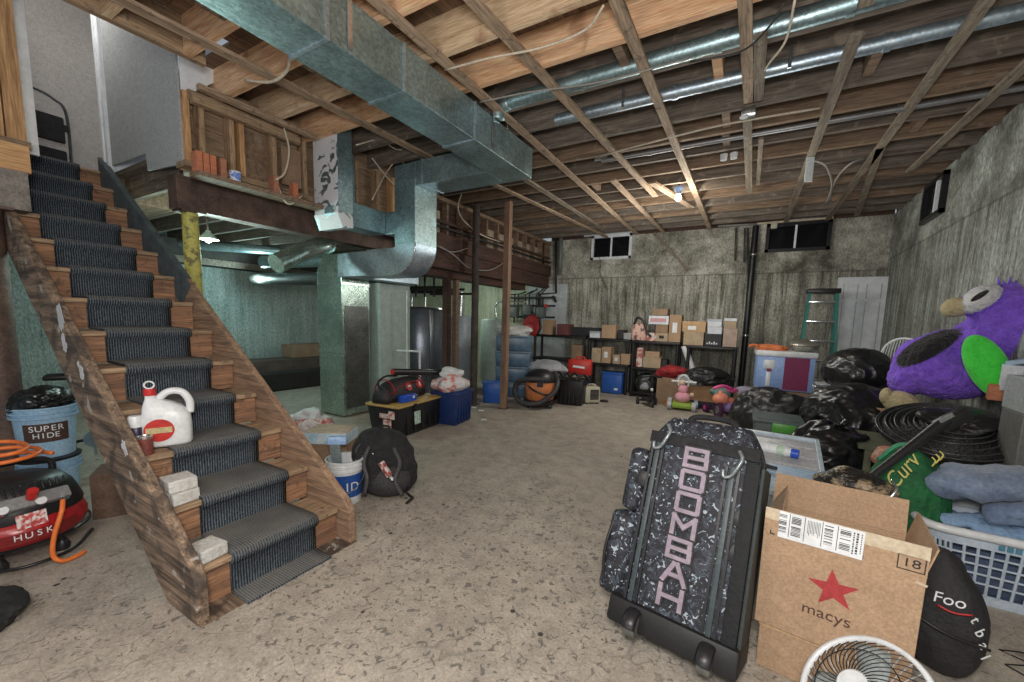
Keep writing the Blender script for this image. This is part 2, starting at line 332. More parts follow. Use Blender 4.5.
def tube(bm, pts, r, n=8, k=6, closed=False, r2=None, radii=None):
    P = smooth_path(pts, k) if k > 1 else [Vector(p) for p in pts]
    rings = []; N = len(P); up = Vector((0, 0, 1))
    prev = None
    for i, p in enumerate(P):
        t = (P[min(i+1, N-1)]-P[max(i-1, 0)]).normalized()
        if prev is None:
            a = t.cross(up)
            if a.length < .05: a = t.cross(Vector((1, 0, 0)))
        else: a = prev - t*prev.dot(t)
        a.normalize(); prev = a; b = t.cross(a)
        f = i/(N-1)
        if radii:
            x = f*(len(radii)-1); q = int(min(x, len(radii)-2)); rr = radii[q]*(1-(x-q))+radii[q+1]*(x-q)
        else: rr = r
        ra, rb = (rr, rr) if r2 is None else (rr, rr*r2)
        rings.append([bm.verts.new(p + a*cos(2*pi*j/n)*ra + b*sin(2*pi*j/n)*rb) for j in range(n)])
    for a, b in zip(rings, rings[1:]):
        for j in range(n): bm.faces.new((a[j], a[(j+1) % n], b[(j+1) % n], b[j]))
    if not closed:
        bm.faces.new(rings[0][::-1]); bm.faces.new(rings[-1])
    return [v for r in rings for v in r]
def prism(bm, outline, y0, y1, M=None):
    """outline in x,z ; extruded along y"""
    a = [bm.verts.new((x, y0, z)) for x, z in outline]; b = [bm.verts.new((x, y1, z)) for x, z in outline]
    n = len(a); bm.faces.new(a); bm.faces.new(b[::-1])
    for i in range(n): bm.faces.new((a[i], b[i], b[(i+1) % n], a[(i+1) % n]))
    if M: _xf(a+b, M)
    return a+b
def ball(bm, c, r, s=(1, 1, 1), n=3, rot=(0, 0, 0)):
    g = bmesh.ops.create_icosphere(bm, subdivisions=n, radius=1)
    M = Matrix.Translation(c) @ rotm(rot) @ Matrix.Diagonal((r*s[0], r*s[1], r*s[2], 1)); _xf(g['verts'], M); return g['verts']
def blob(bm, c, s, seed=0, amp=.18, fr=2.2, n=5, ridge=.5, flat=-.55, rot=(0, 0, 0)):
    """crumpled soft lump: flattened below, wrinkled all over"""
    g = bmesh.ops.create_icosphere(bm, subdivisions=n, radius=1); o = Vector((seed*7.3, seed*3.1, seed*1.7))
    M = Matrix.Translation(c) @ rotm(rot)
    for v in g['verts']:
        p = v.co.copy(); a = noise.noise(p*fr*.5+o)
        rd = 1-abs(noise.noise(p*fr*1.6+o*2))*2; rd2 = 1-abs(noise.noise(p*fr*4+o*3))*2
        k = 1 + amp*(a*1.4 + ridge*(rd*.5+rd2*.12))
        q = p*k
        if q.z < flat: q.z = flat + (q.z-flat)*.08
        q.z -= flat
        v.co = M @ Vector((q.x*s[0], q.y*s[1], q.z*s[2]/(1-flat)))
    return g['verts']
def obj(name, bm, m, parent=None, smooth=False, bevel=0, auto=None):
    bmesh.ops.recalc_face_normals(bm, faces=bm.faces)
    me = bpy.data.meshes.new(name); bm.to_mesh(me); bm.free()
    o = bpy.data.objects.new(name, me); COL.objects.link(o)
    me.materials.append(m)
    if smooth: me.shade_smooth()
    if auto: me.shade_smooth(); me.set_sharp_from_angle(angle=radians(auto))
    if parent: o.parent = parent
    if bevel:
        b = o.modifiers.new('b', 'BEVEL'); b.width = bevel; b.segments = 2; b.limit_method = 'ANGLE'
    return o
def tag(o, label, cat, group=None, kind=None):
    o['label'] = label; o['category'] = cat
    if group: o['group'] = group
    if kind: o['kind'] = kind
    return o
def struct(name, bm, m, parent=None, **k):
    o = obj(name, bm, m, parent, **k)
    if parent is None: o['kind'] = 'structure'
    return o
def thing(name, label, cat, loc=(0, 0, 0), rz=0, group=None):
    o = bpy.data.objects.new(name, None); COL.objects.link(o); o.empty_display_size = .1
    o.location = loc; o.rotation_euler = (0, 0, rz); return tag(o, label, cat, group)
def P(parent, name, m, fn, *a, smooth=False, auto=None, bevel=0, label=None, **k):
    """one part: fn(bm, ...) builds its mesh"""
    bm = BM(); fn(bm, *a, **k); o = obj(name, bm, m, parent, smooth=smooth, auto=auto, bevel=bevel)
    if label: o['label'] = label
    return o
def single(name, m, label, cat, fn, *a, loc=(0, 0, 0), rz=0, group=None, **k):
    kk = {q: k.pop(q) for q in ('smooth', 'auto', 'bevel') if q in k}
    bm = BM(); fn(bm, *a, **k); o = obj(name, bm, m, None, **kk); o.location = loc; o.rotation_euler = (0, 0, rz)
    return tag(o, label, cat, group)
def text(parent, body, size, M, m, name='lettering', ext=.001, shear=0, bold=0, spacing=1, line=1):
    cu = bpy.data.curves.new('t', 'FONT'); cu.body = body; cu.size = size; cu.extrude = ext; cu.align_x = 'CENTER'; cu.align_y = 'CENTER'
    cu.shear = shear; cu.offset = bold; cu.space_character = spacing; cu.space_line = line
    o = bpy.data.objects.new('t', cu); COL.objects.link(o); bpy.context.view_layer.update()
    me = bpy.data.meshes.new_from_object(o.evaluated_get(bpy.context.evaluated_depsgraph_get())); bpy.data.objects.remove(o)
    me.transform(M); me.materials.clear(); me.materials.append(m)
    q = bpy.data.objects.new(name, me); COL.objects.link(q)
    if parent: q.parent = parent
    return q
def MT(x, y, z, rx=90, ry=0, rz=0): return Matrix.Translation((x, y, z)) @ rotm((radians(rx), radians(ry), radians(rz)))
def copy_tree(o, parent=None):
    c = o.copy(); COL.objects.link(c); c.parent = parent
    for ch in list(o.children): copy_tree(ch, c)
    return c
# ================================================================ the room
YB, XR, XL, ZW = 8.4, 1.795, -8.0, 3.13
bm = BM(); bx(bm, -9, 3, -1.2, 9, -.12, 0); struct('floor', bm, FLOOR)
bm = BM(); bx(bm, -4.05, XR+.25, YB, YB+.25, 0, ZW); wall_back = struct('wall_back', bm, WALL)
bm = BM(); bx(bm, -8.2, -4.05, YB, YB+.25, 0, ZW); struct('wall_back_left', bm, PALEWALL)
bm = BM(); bx(bm, at(528, 320, 'y', YB).x, at(566, 320, 'y', YB).x, YB-.015, YB, .0, at(560, 284, 'y', YB).z)
struct('wall_patch', bm, WHITEWALL)
XW = lambda y: XR-.0365*(YB-y)
bm = BM()
for v in bmesh.ops.create_cube(bm, size=1)['verts']:
    y = -.8 if v.co.y < 0 else YB; v.co = Vector((XW(y)+(.25 if v.co.x > 0 else 0), y, 0 if v.co.z < 0 else ZW))
struct('wall_right', bm, WALLR)
bm = BM(); bx(bm, XL-.2, XL, -1.0, YB, 0, 2.7); struct('wall_left', bm, GREENWALL)
bm = BM(); bx(bm, XL, -4.75, -1.0, -.9, 0, 2.7); struct('wall_left_near', bm, GREENWALL)
# ceiling of the big room: deck with joists and blocking below it
ZJ, ZJT = 3.10, 3.34
def deck(bm):
    y = -1.0; i = 0
    while y < YB:
        x0 = -4.5 if y > 1.58 else -3.45
        bx(bm, x0, XR+.2, y, y+.19, ZJT, ZJT+.02); y += .195
bm = BM(); deck(bm); ceil = struct('ceiling', bm, W_DECK)
random.seed(4)
y = -.6; k = 0
mats_near = [W_NEWX, W_PALEX, W_NEWX]; mats_far = [W_OLDX, W_OLDX, W_BRNX, W_OLDX, W_BRNX]
JY = []
while y < YB-.1:
    x0 = -4.4 if y > 1.6 else -3.45
    m = mats_near[k % 3] if y < 2.75 else (W_OLDX if y < 4.2 else mats_far[k % 5])
    bm = BM(); bx(bm, x0, XR+.15, y, y+.045, ZJ, ZJT); obj('joist', bm, m, ceil)
    if y < 2.3: bm = BM(); bx(bm, -2.2, XR, y+.05, y+.09, ZJ+.05, ZJT-.01); obj('joist', bm, W_PALEX, ceil)
    JY.append(y); y += .405; k += 1
for x, i in ((-.35, 9), (-.33, 11), (-.35, 12), (.55, 10), (-.9, 8), (.1, 5), (1.1, 13), (-1.9, 14), (-2.9, 6), (-2.4, 5), (-2.9, 4)):
    bm = BM(); bx(bm, x, x+.06, JY[i]+.05, JY[i+1]-.005, ZJ+.03, ZJT-.02); obj('blocking', bm, W_NEWX if i in (5, 9) else W_BRNX, ceil)
for q in ((-3.50, -3.455, -1.0, 1.56, 3.10, 3.34),):
    bm = BM(); bx(bm, *q); obj('stair_header', bm, W_Y, ceil)
# rim boards on the wall heads
bm = BM()
for v in bmesh.ops.create_cube(bm, size=1)['verts']:
    y = -.8 if v.co.y < 0 else YB; v.co = Vector((XW(y)+(.15 if v.co.x > 0 else .02), y, ZW if v.co.z < 0 else ZJT))
struct('trim_1', bm, W_RED)
bm = BM(); bx(bm, -3.9, XR, YB-.02, YB+.1, ZW, ZJT); struct('trim_2', bm, W_RED)
# low ceiling of the left room
bm = BM(); bx(bm, XL, -4.2, 1.62, YB, 2.66, 2.70); bx(bm, XL, -6.4, -1, 1.62, 2.66, 2.70); lowc = struct('ceiling_left_room', bm, W_OLDX)
y = 1.7
while y < YB-.1:
    bm = BM(); bx(bm, XL, -4.36, y, y+.045, 2.45, 2.655); obj('joist', bm, W_OLDX, lowc); y += .41
# windows
def window(n, corners, plane, split=.5, light=0.0, flip=False):
    x0, x1, z0, z1 = corners
    if plane == 'y':
        bm = BM(); bx(bm, x0, x1, YB-.012, YB-.004, z0, z1); r = struct('window_%d' % n, bm, GLASSD)
        fr = WHITED if n == 1 else BLACKM
        bm = BM()
        for a in ((x0-.03, x0+.02, z0-.03, z1+.03), (x1-.02, x1+.03, z0-.03, z1+.03), (x0-.03, x1+.03, z0-.03, z0+.02), (x0-.03, x1+.03, z1-.02, z1+.03)): bx(bm, a[0], a[1], YB-.05, YB-.001, a[2], a[3])
        obj('window_frame', bm, fr, r)
        xm = x0+(x1-x0)*split; bm = BM(); bx(bm, xm-.015, xm+.015, YB-.04, YB-.002, z0, z1); obj('window_mullion', bm, WHITED, r)
        bm = BM(); bx(bm, x0-.2, x1+.03, YB-.07, YB, z1+.03, z1+.06); obj('window_head', bm, TAPE if n == 2 else WHITED, r)
a, b_ = at(594, 238, 'y', YB), at(630, 257, 'y', YB); window(1, (a.x, b_.x, b_.z, a.z), 'y')
a, b_ = at(769, 225, 'y', YB), at(827, 248, 'y', YB); window(2, (a.x, b_.x, b_.z, a.z-.02), 'y', .47)
a, b_ = at(925, 224, 'x', 1.735), at(949, 184, 'x', 1.72)
y0, y1, z0, z1 = b_.y, a.y, a.z+.02, 3.04
def onwall(b, ya, yb, za, zb, d0, d1):
    vs = [b.verts.new((XW(y)-d, y, z)) for y in (ya, yb) for z in (za, zb) for d in (d0, d1)]
    for q in ((0, 1, 3, 2), (4, 6, 7, 5), (0, 4, 5, 1), (2, 3, 7, 6), (0, 2, 6, 4), (1, 5, 7, 3)): b.faces.new([vs[i] for i in q])
bm = BM(); onwall(bm, y0, y1, z0, z1, .004, .012); r3 = struct('window_3', bm, GLASSD)
bm = BM()
for q in ((y0-.03, y0+.015, z0-.03, z1+.03), (y1-.015, y1+.03, z0-.03, z1+.03), (y0-.03, y1+.03, z0-.03, z0+.015), (y0-.03, y1+.03, z1-.015, z1+.03)): onwall(bm, *q, .001, .05)
obj('window_frame', bm, BLACKM, r3)
bm = BM(); onwall(bm, y0+(y1-y0)*.3, y0+(y1-y0)*.3+.05, z0, z1, .002, .04); obj('window_mullion', bm, WHITED, r3)

# furring strips under the joists (run front to back)
def strip(x, y0, y1, label, m=None, w=.068, x1=None, z=ZJ):
    bm = BM(); L = y1-y0; xa = x; xb = x if x1 is None else x1
    vs = bmesh.ops.create_cube(bm, size=1)['verts']
    for v in vs:
        t = v.co.y+.5; cx = xa+(xb-xa)*t
        v.co = Vector((cx+v.co.x*w, y0+t*L, z-.0125+v.co.z*.024))
    o = obj('furring_strip', bm, m or W_STRIP, None); tag(o, label, 'wood strip', 'furring strips under the ceiling joists')
SX = lambda u: at(u, 0, 'z', ZJ-.02).x
e1 = at(602, 205, 'z', ZJ-.02)
PA, PB = at(374, 0, 'z', ZJ-.02), at(597, 199, 'z', ZJ-.02); kA = (PB.x-PA.x)/(PB.y-PA.y)
strip(PA.x-kA*.4, PA.y-.4, 8.2, 'pale furring strip beside the large rectangular duct, first to its right', x1=PA.x+kA*(8.2-PA.y))
p2 = at(636, 176, 'z', ZJ-.02)
a = at(471, 0, 'z', ZJ-.02); kB = (p2.x-a.x)/(p2.y-a.y); strip(a.x-kB*.3, a.y-.3, p2.y+.9, 'pale furring strip second to the right of the large rectangular duct, near its corner', x1=p2.x+kB*.9)
strip(-.75, 1.5, 8.2, 'furring strip third from the large duct, crossing both silver pipes left of the bulb', x1=-.72)
strip(-.17, 1.7, 3.75, 'short dusty furring strip straight overhead, ending just past the second silver pipe', x1=-.13)
strip(-.07, 2.95, 3.75, 'stub of furring strip lapped beside the end of the overhead strip', W_STRIPD)
strip(-.14, 3.95, 6.2, 'furring strip continuing beyond the white junction box', W_STRIPD, x1=-.12)
strip(-.03, 4.5, 5.9, 'narrow dark furring strip lapped right of the junction box strip', W_STRIPD, w=.04)
strip(.40, 1.95, 2.95, 'furring strip in front of the first silver pipe, ending between the pipes', W_STRIPD)
strip(.41, 3.2, 8.1, 'furring strip hung with the white paper tag', W_STRIPD)
strip(.93, 2.2, 8.2, 'long dusty furring strip crossing the silver pipes at upper right', W_STRIPD, x1=.96)
strip(1.42, 2.6, 6.1, 'furring strip nearest the right-hand concrete wall', W_STRIPD, x1=1.38)
strip(.95, 5.2, 8.1, 'far furring strip above the leaning white door', W_STRIPD, x1=1.3)
strip(-1.55, 5.0, 8.2, 'far furring strip ending over the left basement window', x1=-1.5)
strip(-1.15, 5.3, 6.6, 'slanted pale board just left of the ceiling bulb', x1=-.85, w=.09)
strip(-3.17, .85, 3.6, 'thick furring strip left of the duct running over the stairwell edge', x1=-3.1, w=.08)
strip(-2.95, 4.5, 8.2, 'far left furring strip above the wooden prop', x1=-2.6)
strip(-2.5, 4.2, 7.6, 'old strip running from the duct end towards the far left corner', W_STRIPD, x1=-2.45)
strip(-2.2, .3, 3.7, 'dark hanger board tight along the left edge of the large duct', W_BRNX, x1=-2.3, w=.05)

# round heating pipes between the joists
def round_pipe(y, z, x0, x1, r, m, name, label, collars, y1=None):
    t = thing(name, label, 'pipe', (0, 0, 0))
    y1 = y if y1 is None else y1
    P(t, 'pipe_run', m, lambda b: cyl(b, (x0, y, z), (x1, y1, z), r, n=20), auto=40)
    for c in collars:
        yc = y+(y1-y)*(c-x0)/(x1-x0)
        P(t, 'collar', m, lambda b: cyl(b, (c-.02, yc, z), (c+.02, yc, z), r+.007, n=20), auto=40)
    return t
t = round_pipe(3.02, ZJ+.045, -1.85, XR-.1, .055, GALV, 'heating_pipe', 'matt galvanised round pipe along the joists, nearer of the two large ones', (-1.2, -.3, .35, 1.1), 3.0)
P(t, 'elbow', GALV, lambda b: tube(b, [(-1.83, 3.02, ZJ+.045), (-1.93, 3.03, ZJ+.02), (-1.95, 3.04, ZJ-.06)], .056, n=16), smooth=True)
t = round_pipe(3.44, ZJ+.03, -1.6, XR-.05, .045, GALVL, 'heating_pipe', 'shiny silver round pipe along the joists, second from the camera', (-.62, .6, 1.5), 3.47)
for x in (-1, .1, 1.2): P(t, 'hanger', SCREWM, lambda b: bx(b, x-.01, x+.01, 3.385, 3.395, ZJ-.02, ZJ+.12))
round_pipe(4.42, ZJ+.0, -1.5, XR-.05, .022, plain('grey_conduit', (.30, .30, .31), .4, .6), 'conduit', 'thin grey conduit under the joists beyond the two silver pipes', (-1.0, -.15, .9))

# ---------------------------------------------------------------- large rectangular duct, with branch, drop and elbow
t = thing('air_duct', 'large galvanised rectangular air duct under the ceiling with branch, drop and elbow to the furnace', 'duct', (0, 0, 0))
DX0, DX1, DZ0, DZ1, DY1 = -2.26, -1.95, 2.76, 3.03, 3.68
P(t, 'main_run', GALV, lambda b: bx(b, DX0, DX1, -.6, DY1, DZ0, DZ1), bevel=.004)
for yy in (1.42, 1.95, 2.7): P(t, 'duct_seam', GALVL, lambda b: bx(b, DX0-.006, DX1+.008, yy, yy+.022, DZ0-.008, DZ1+.004))
for yy in (1.55, 2.95): P(t, 'hanger_strap', SCREWM, lambda b: bx(b, DX1+.004, DX1+.008, yy, yy+.03, DZ0+.02, 3.12))
P(t, 'branch_run', GALV, lambda b: bx(b, -3.22, DX0, 3.34, DY1, DZ0, DZ1-.02), bevel=.004)
P(t, 'duct_seam', GALVL, lambda b: bx(b, -3.08, -3.06, 3.332, DY1+.006, DZ0-.006, DZ1-.012))
P(t, 'vertical_drop', GALV, lambda b: bx(b, -3.46, -3.16, 3.33, 3.68, 2.17, DZ1-.03), bevel=.004)
# elbow: quarter turn towards the furnace
def elbow(b):
    y0, y1 = 3.335, 3.675; cx, cz = -3.49, 2.17; Ro, Ri = .33, .03; n = 14
    ou = [(cx+Ro*cos(a), cz-Ro*sin(a)) for a in [pi/2*i/n for i in range(n+1)]]
    inn = [(cx+Ri*cos(a), cz-Ri*sin(a)) for a in [pi/2*i/n for i in range(n+1)]]
    prev = None
    for (a, c) in zip(ou, inn):
        q = [b.verts.new((a[0], y0, a[1])), b.verts.new((c[0], y0, c[1])), b.verts.new((c[0], y1, c[1])), b.verts.new((a[0], y1, a[1]))]
        if prev:
            for i in range(4): b.faces.new((prev[i], prev[(i+1) % 4], q[(i+1) % 4], q[i]))
        else: b.faces.new(q)
        prev = q
    b.faces.new(prev)
P(t, 'elbow', GALVL, elbow, auto=35)
P(t, 'elbow_seam', SCREWM, lambda b: tube(b, [(-3.49+.335*cos(a), 3.33, 2.17-.335*sin(a)) for a in [pi/2*i/8 for i in range(9)]], .008, n=6, k=2), smooth=True)
P(t, 'horizontal_leg', GALVL, lambda b: bx(b, -3.92, -3.49, 3.335, 3.675, 1.84, 2.14))
P(t, 'furnace_connector', GALVL, lambda b: (bx(b, -4.46, -3.92, 3.345, 3.67, 1.85, 2.13), bx(b, -4.86, -4.44, 3.96, 4.5, 1.86, 2.1), bx(b, -4.46, -4.2, 3.67, 4.5, 1.85, 2.13)))
P(t, 'crosswise_run', GALV, lambda b: bx(b, -3.84, -3.60, 2.865, 3.33, 2.29, 2.53), bevel=.004)
P(t, 'connecting_box', GALV, lambda b: bx(b, -3.62, -3.44, 3.335, 3.60, 2.29, 2.53), bevel=.004)
t = thing('painted_duct', 'vertical duct splashed with whitewash beside the framed wall', 'duct', (0, 0, 0))
P(t, 'shaft', GALVW, lambda b: bx(b, -3.93, -3.56, 2.69, 2.86, 2.38, 3.30), bevel=.004)
P(t, 'side_shaft', GALV, lambda b: bx(b, -3.86, -3.72, 2.90, 3.02, 2.52, 3.05))
P(t, 'side_face', GALV, lambda b: bx(b, -3.558, -3.553, 2.692, 2.858, 2.39, 3.29))
P(t, 'lower_boot', GALVW, lambda b: prism(b, [(2.68, 2.38), (2.86, 2.38), (2.865, 2.26), (2.74, 2.24)], -3.56, -3.93, M=Matrix.Rotation(-pi/2, 4, 'Z') @ Matrix.Diagonal((-1, 1, 1, 1))))

# tall return duct and furnace
def plenum_box(b):
    bx(b, -5.10, -4.60, 3.50, 3.95, 0.02, 1.95)
t = thing('return_air_duct', 'tall shiny sheet metal return duct standing on the floor left of the furnace', 'duct')
P(t, 'shaft', GALVG, plenum_box, bevel=.006)
P(t, 'seam', SCREWM, lambda b: bx(b, -5.11, -4.59, 3.49, 3.96, .86, .88))
P(t, 'seam', SCREWM, lambda b: bx(b, -5.11, -4.59, 3.49, 3.96, 1.78, 1.80))
P(t, 'top_cap', GALVG, lambda b: box(b, (-4.85, 3.72, 2.06), (.5, .45, .22), taper=.75), auto=30)
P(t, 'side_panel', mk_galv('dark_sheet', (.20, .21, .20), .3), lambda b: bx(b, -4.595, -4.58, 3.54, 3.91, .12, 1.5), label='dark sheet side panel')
t = thing('furnace', 'pale grey green furnace cabinet beneath the big duct elbow', 'furnace')
FURN = plain('furnace_enamel', (.42, .52, .48), .45)
P(t, 'cabinet', FURN, lambda b: bx(b, -4.94, -4.48, 4.02, 4.62, 0.05, 1.84), bevel=.012)
P(t, 'access_panel', FURN, lambda b: bx(b, -4.48, -4.468, 4.05, 4.59, .12, .92))
P(t, 'base', BLACKM, lambda b: bx(b, -4.96, -4.52, 4.05, 4.58, 0, .05))
# round ducts in the left room
def rduct(pts, r, label, m=GALVG, cuffs=()):
    t = thing('round_duct', label, 'duct')
    P(t, 'pipe_run', m, lambda b: tube(b, pts, r, n=20, k=5), auto=50)
    for c, d in cuffs: P(t, 'collar', SCREWM, lambda b: cyl(b, Vector(c)-Vector(d)*.02, Vector(c)+Vector(d)*.02, r+.008, n=20), auto=40)
a = at(330, 245, 'y', 3.3); b1 = at(272, 265, 'y', 2.55)
rduct([(-4.66, 3.30, 2.20), tuple(at(326, 245, 'y', 3.1)), tuple(at(300, 253, 'y', 2.8)), tuple(at(276, 264, 'y', 2.5))], .10, 'shiny round duct rising diagonally from the return duct towards the camera', cuffs=())
rduct([(-4.8, 3.75, 2.12), (-5.2, 3.62, 2.12), (-5.9, 3.5, 2.12), (-6.3, 3.46, 2.13)], .09, 'round duct running left from the return duct just below the joists', GALV, cuffs=[((-5.6, 3.55, 2.12), (1, -.1, 0))])
rduct([(-5.02, 3.8, 1.90), (-5.9, 3.75, 1.90), (-7.0, 3.7, 1.93)], .095, 'dark round duct lowest of the three in the left room', mk_galv('dull_dark_sheet', (.20, .20, .19), .4))
rduct([(-6.6, 3.9, 2.37), (-7.2, 3.2, 2.37), (-7.93, 2.5, 2.37)], .07, 'short silver pipe far back against the pale green wall', GALV)

# ---------------------------------------------------------------- girders, posts, framed wall
t = thing('steel_girder', 'rusty brown steel girder on the yellow post at the stair', 'beam')
def ibeam(b, x0, x1, y0, y1, z0, z1):
    xm = (x0+x1)/2; bx(b, x0, x1, y0, y1, z0, z0+.018); bx(b, x0, x1, y0, y1, z1-.018, z1); bx(b, x1-.03, x1-.012, y0, y1, z0+.01, z1-.01)
P(t, 'beam', STEELW, ibeam, -4.36, -4.20, 1.64, 4.2, 2.235, 2.505)
P(t, 'end_plate', STEELW, lambda b: bx(b, -4.36, -4.20, 1.625, 1.64, 2.235, 2.505))
YEL = mat('chipped_yellow_paint', (.50, .47, .12), .6, col2=(.17, .15, .06), scale=14, lo=.38, hi=.48, bump=.2)
t = thing('steel_post', 'chipped yellow steel post under the brown girder end', 'post')
P(t, 'shaft', YEL, lambda b: cyl(b, (-4.28, 1.74, 1.1), (-4.28, 1.74, 2.22), .06, n=20), auto=40)
P(t, 'lower_shaft', BLACKM, lambda b: cyl(b, (-4.28, 1.74, .01), (-4.28, 1.74, 1.1), .058, n=20), auto=40, label='dark lower end')
P(t, 'cap_plate', STEELW, lambda b: bx(b, -4.37, -4.19, 1.65, 1.83, 2.22, 2.235))
P(t, 'base_plate', STEELW, lambda b: bx(b, -4.38, -4.18, 1.64, 1.84, 0, .012))
t = thing('wooden_girder', 'dark red brown wooden girder running to the far left corner', 'beam')
P(t, 'beam', W_RED, lambda b: bx(b, -4.08, -3.93, 4.21, YB-.02, 2.10, 2.36))
P(t, 'beam_ply', W_RED, lambda b: bx(b, -3.925, -3.885, 4.0, YB-.02, 2.36, 2.58))
t = thing('floor_beam', 'dark beam resting on the wooden girder behind the tank', 'beam')
P(t, 'beam', W_RED, lambda b: bx(b, -4.36, -4.1, 4.25, 7.6, 2.0, 2.3))
# framed wall above the girder
t = thing('stud_wall', 'framed wall with exposed studs and boards above the brown girder', 'framed wall')
XC = -3.90
P(t, 'sheathing', wood('rough_backing_boards', (.34, .24, .15), (.19, .13, .085), 'Y'), lambda b: [bx(b, XC-.15, XC-.13, 1.6, 3.9, z, z+.185) for z in (2.5, 2.69, 2.88, 3.07)])
for i, yy in enumerate((1.60, 1.70, 1.92, 2.0, 2.28, 2.58, 3.06, 3.2, 3.5, 3.75)):
    P(t, 'stud', W_Z if i % 3 else W_ZO, lambda b: bx(b, XC-.128, XC-.03, yy, yy+.04, 2.56, 3.08))
P(t, 'bottom_plate', W_Y, lambda b: bx(b, XC-.16, XC+.0, 1.58, 2.67, 2.51, 2.555))
P(t, 'bottom_plate', W_Y, lambda b: bx(b, XC-.16, XC+.0, 3.04, 3.9, 2.51, 2.555))
P(t, 'ledge_board', W_BRNX, lambda b: bx(b, XC-.0, XC+.16, 1.6, 2.66, 2.42, 2.455))
P(t, 'top_plate', W_Y, lambda b: bx(b, XC-.12, XC+.0, 1.63, 2.52, 3.02, 3.09))
P(t, 'top_plate', W_Y, lambda b: bx(b, XC+.01, XC+.06, 1.63, 2.50, 2.98, 3.05))
P(t, 'top_plate', W_STRIP, lambda b: bx(b, XC+.12, XC+.17, 1.63, 2.6, 3.05, 3.09))
P(t, 'board_panel', W_BRNX, lambda b: bx(b, XC-.128, XC-.115, 2.05, 2.52, 2.58, 3.0), label='dark brown board between the studs')
P(t, 'patch_panel', CARD2, lambda b: bx(b, XC-.03, XC-.022, 2.36, 2.55, 2.60, 2.95), label='grey tan patch')
t = thing('stud_wall', 'low framed wall with pale gaps between studs above the dark red girder', 'framed wall')
P(t, 'sheathing', W_RED, lambda b: [bx(b, XC-.15, XC-.13, 4.0, YB-.02, z, z+.18) for z in (2.37, 2.56, 2.75, 2.94)])
yy = 4.1
while yy < YB-.1:
    P(t, 'stud', W_BRNX, lambda b: bx(b, XC-.128, XC-.03, yy, yy+.045, 2.585, 3.08)); yy += .35
PALEB = wood('pale_weathered_board', (.50, .42, .33), (.28, .22, .17), 'Z')
for yy in (4.45, 5.95, 6.3, 6.62, 6.95, 7.3, 7.65): P(t, 'board_panel', PALEB, lambda b: bx(b, XC-.128, XC-.115, yy+.05, yy+.3, 2.59, 2.92))
P(t, 'top_plate', W_BRNX, lambda b: bx(b, XC-.128, XC, 4.0, YB-.02, 3.035, 3.09))
P(t, 'ledger', W_RED, lambda b: bx(b, XC-.02, XC+.02, 4.0, 8.3, 2.72, 2.76))
# posts
def post(u, v, r, zt, label, m, square=False, x=None, y=None, nail=False):
    p = G(u, v) if x is None else Vector((x, y, 0))
    t = thing('support_post', label, 'post', (p.x, p.y, 0))
    if square: P(t, 'shaft', m, lambda b: bx(b, -r, r, -r, r, 0.012, zt-.01))
    else: P(t, 'shaft', m, lambda b: cyl(b, (0, 0, .012), (0, 0, zt-.01), r, n=18), auto=40)
    P(t, 'base_plate', STEELW, lambda b: bx(b, -r*1.5, r*1.5, -r*1.5, r*1.5, 0, .012))
    P(t, 'cap_plate', STEELW, lambda b: bx(b, -r*1.5, r*1.5, -r*1.5, r*1.5, zt-.01, zt))
    return t
post(475, 389, .055, 3.1, 'thick dark steel post between the tank and the wooden prop', mat('sooty_post', (.085, .06, .05), .7, col2=(.03, .024, .022), scale=7), x=-3.72, y=5.25)
post(505, 405, .045, 3.1, 'slim rust brown post in front of the blue storage drawers', mat('rust_prop', (.34, .20, .13), .7, col2=(.15, .09, .065), scale=5, stretch=(1, 1, .2)), square=True, x=-3.18, y=5.3)
post(447, 388, .05, 2.0, 'dark brown wooden post beside the dark tank, left of a pair', W_RED, square=True, x=-4.2, y=5.15)
post(455, 388, .04, 2.0, 'dark brown wooden post beside the dark tank, right of a pair', W_BRNX, square=True, x=-4.2, y=5.38)
# brown column and masonry by the stair
t = thing('steel_column', 'thick brown painted column at the left edge carrying a concrete block', 'column', (-4.52, .64, 0))
P(t, 'shaft', STEELW, lambda b: cyl(b, (0, 0, .01), (0, 0, 2.02), .095, n=22), auto=40)
P(t, 'base_plate', STEELW, lambda b: bx(b, -.14, .14, -.14, .14, 0, .01))
P(t, 'top_plate', STEELW, lambda b: bx(b, -.16, .16, -.12, .12, 2.02, 2.04))
single('masonry_pier', mat('rough_grey_stone', (.30, .27, .24), .95, col2=(.18, .16, .14), scale=16, bump=.6), 'rough grey masonry block on top of the brown column', 'masonry', lambda b: bx(b, -4.75, -4.42, .38, .85, 2.04, 2.30))
single('header_beam', wood('orange_block_wood', (.70, .42, .20), (.50, .28, .13), 'Y'), 'short orange timber block on the masonry above the brown column', 'beam', lambda b: bx(b, -4.75, -4.42, .32, .87, 2.30, 2.48), bevel=.004)
t = thing('stud_wall', 'orange studs at the top left corner beside the stair opening', 'framed wall')
for yy in (.60, .70, .80): P(t, 'stud', W_ZO, lambda b: bx(b, -4.66, -4.56, yy, yy+.09, 2.52, 3.9))
P(t, 'plate', W_Y, lambda b: bx(b, -4.68, -4.46, .3, .89, 2.48, 2.52))
P(t, 'blocking', W_ZO, lambda b: bx(b, -4.56, -4.52, .45, .79, 2.98, 3.10))

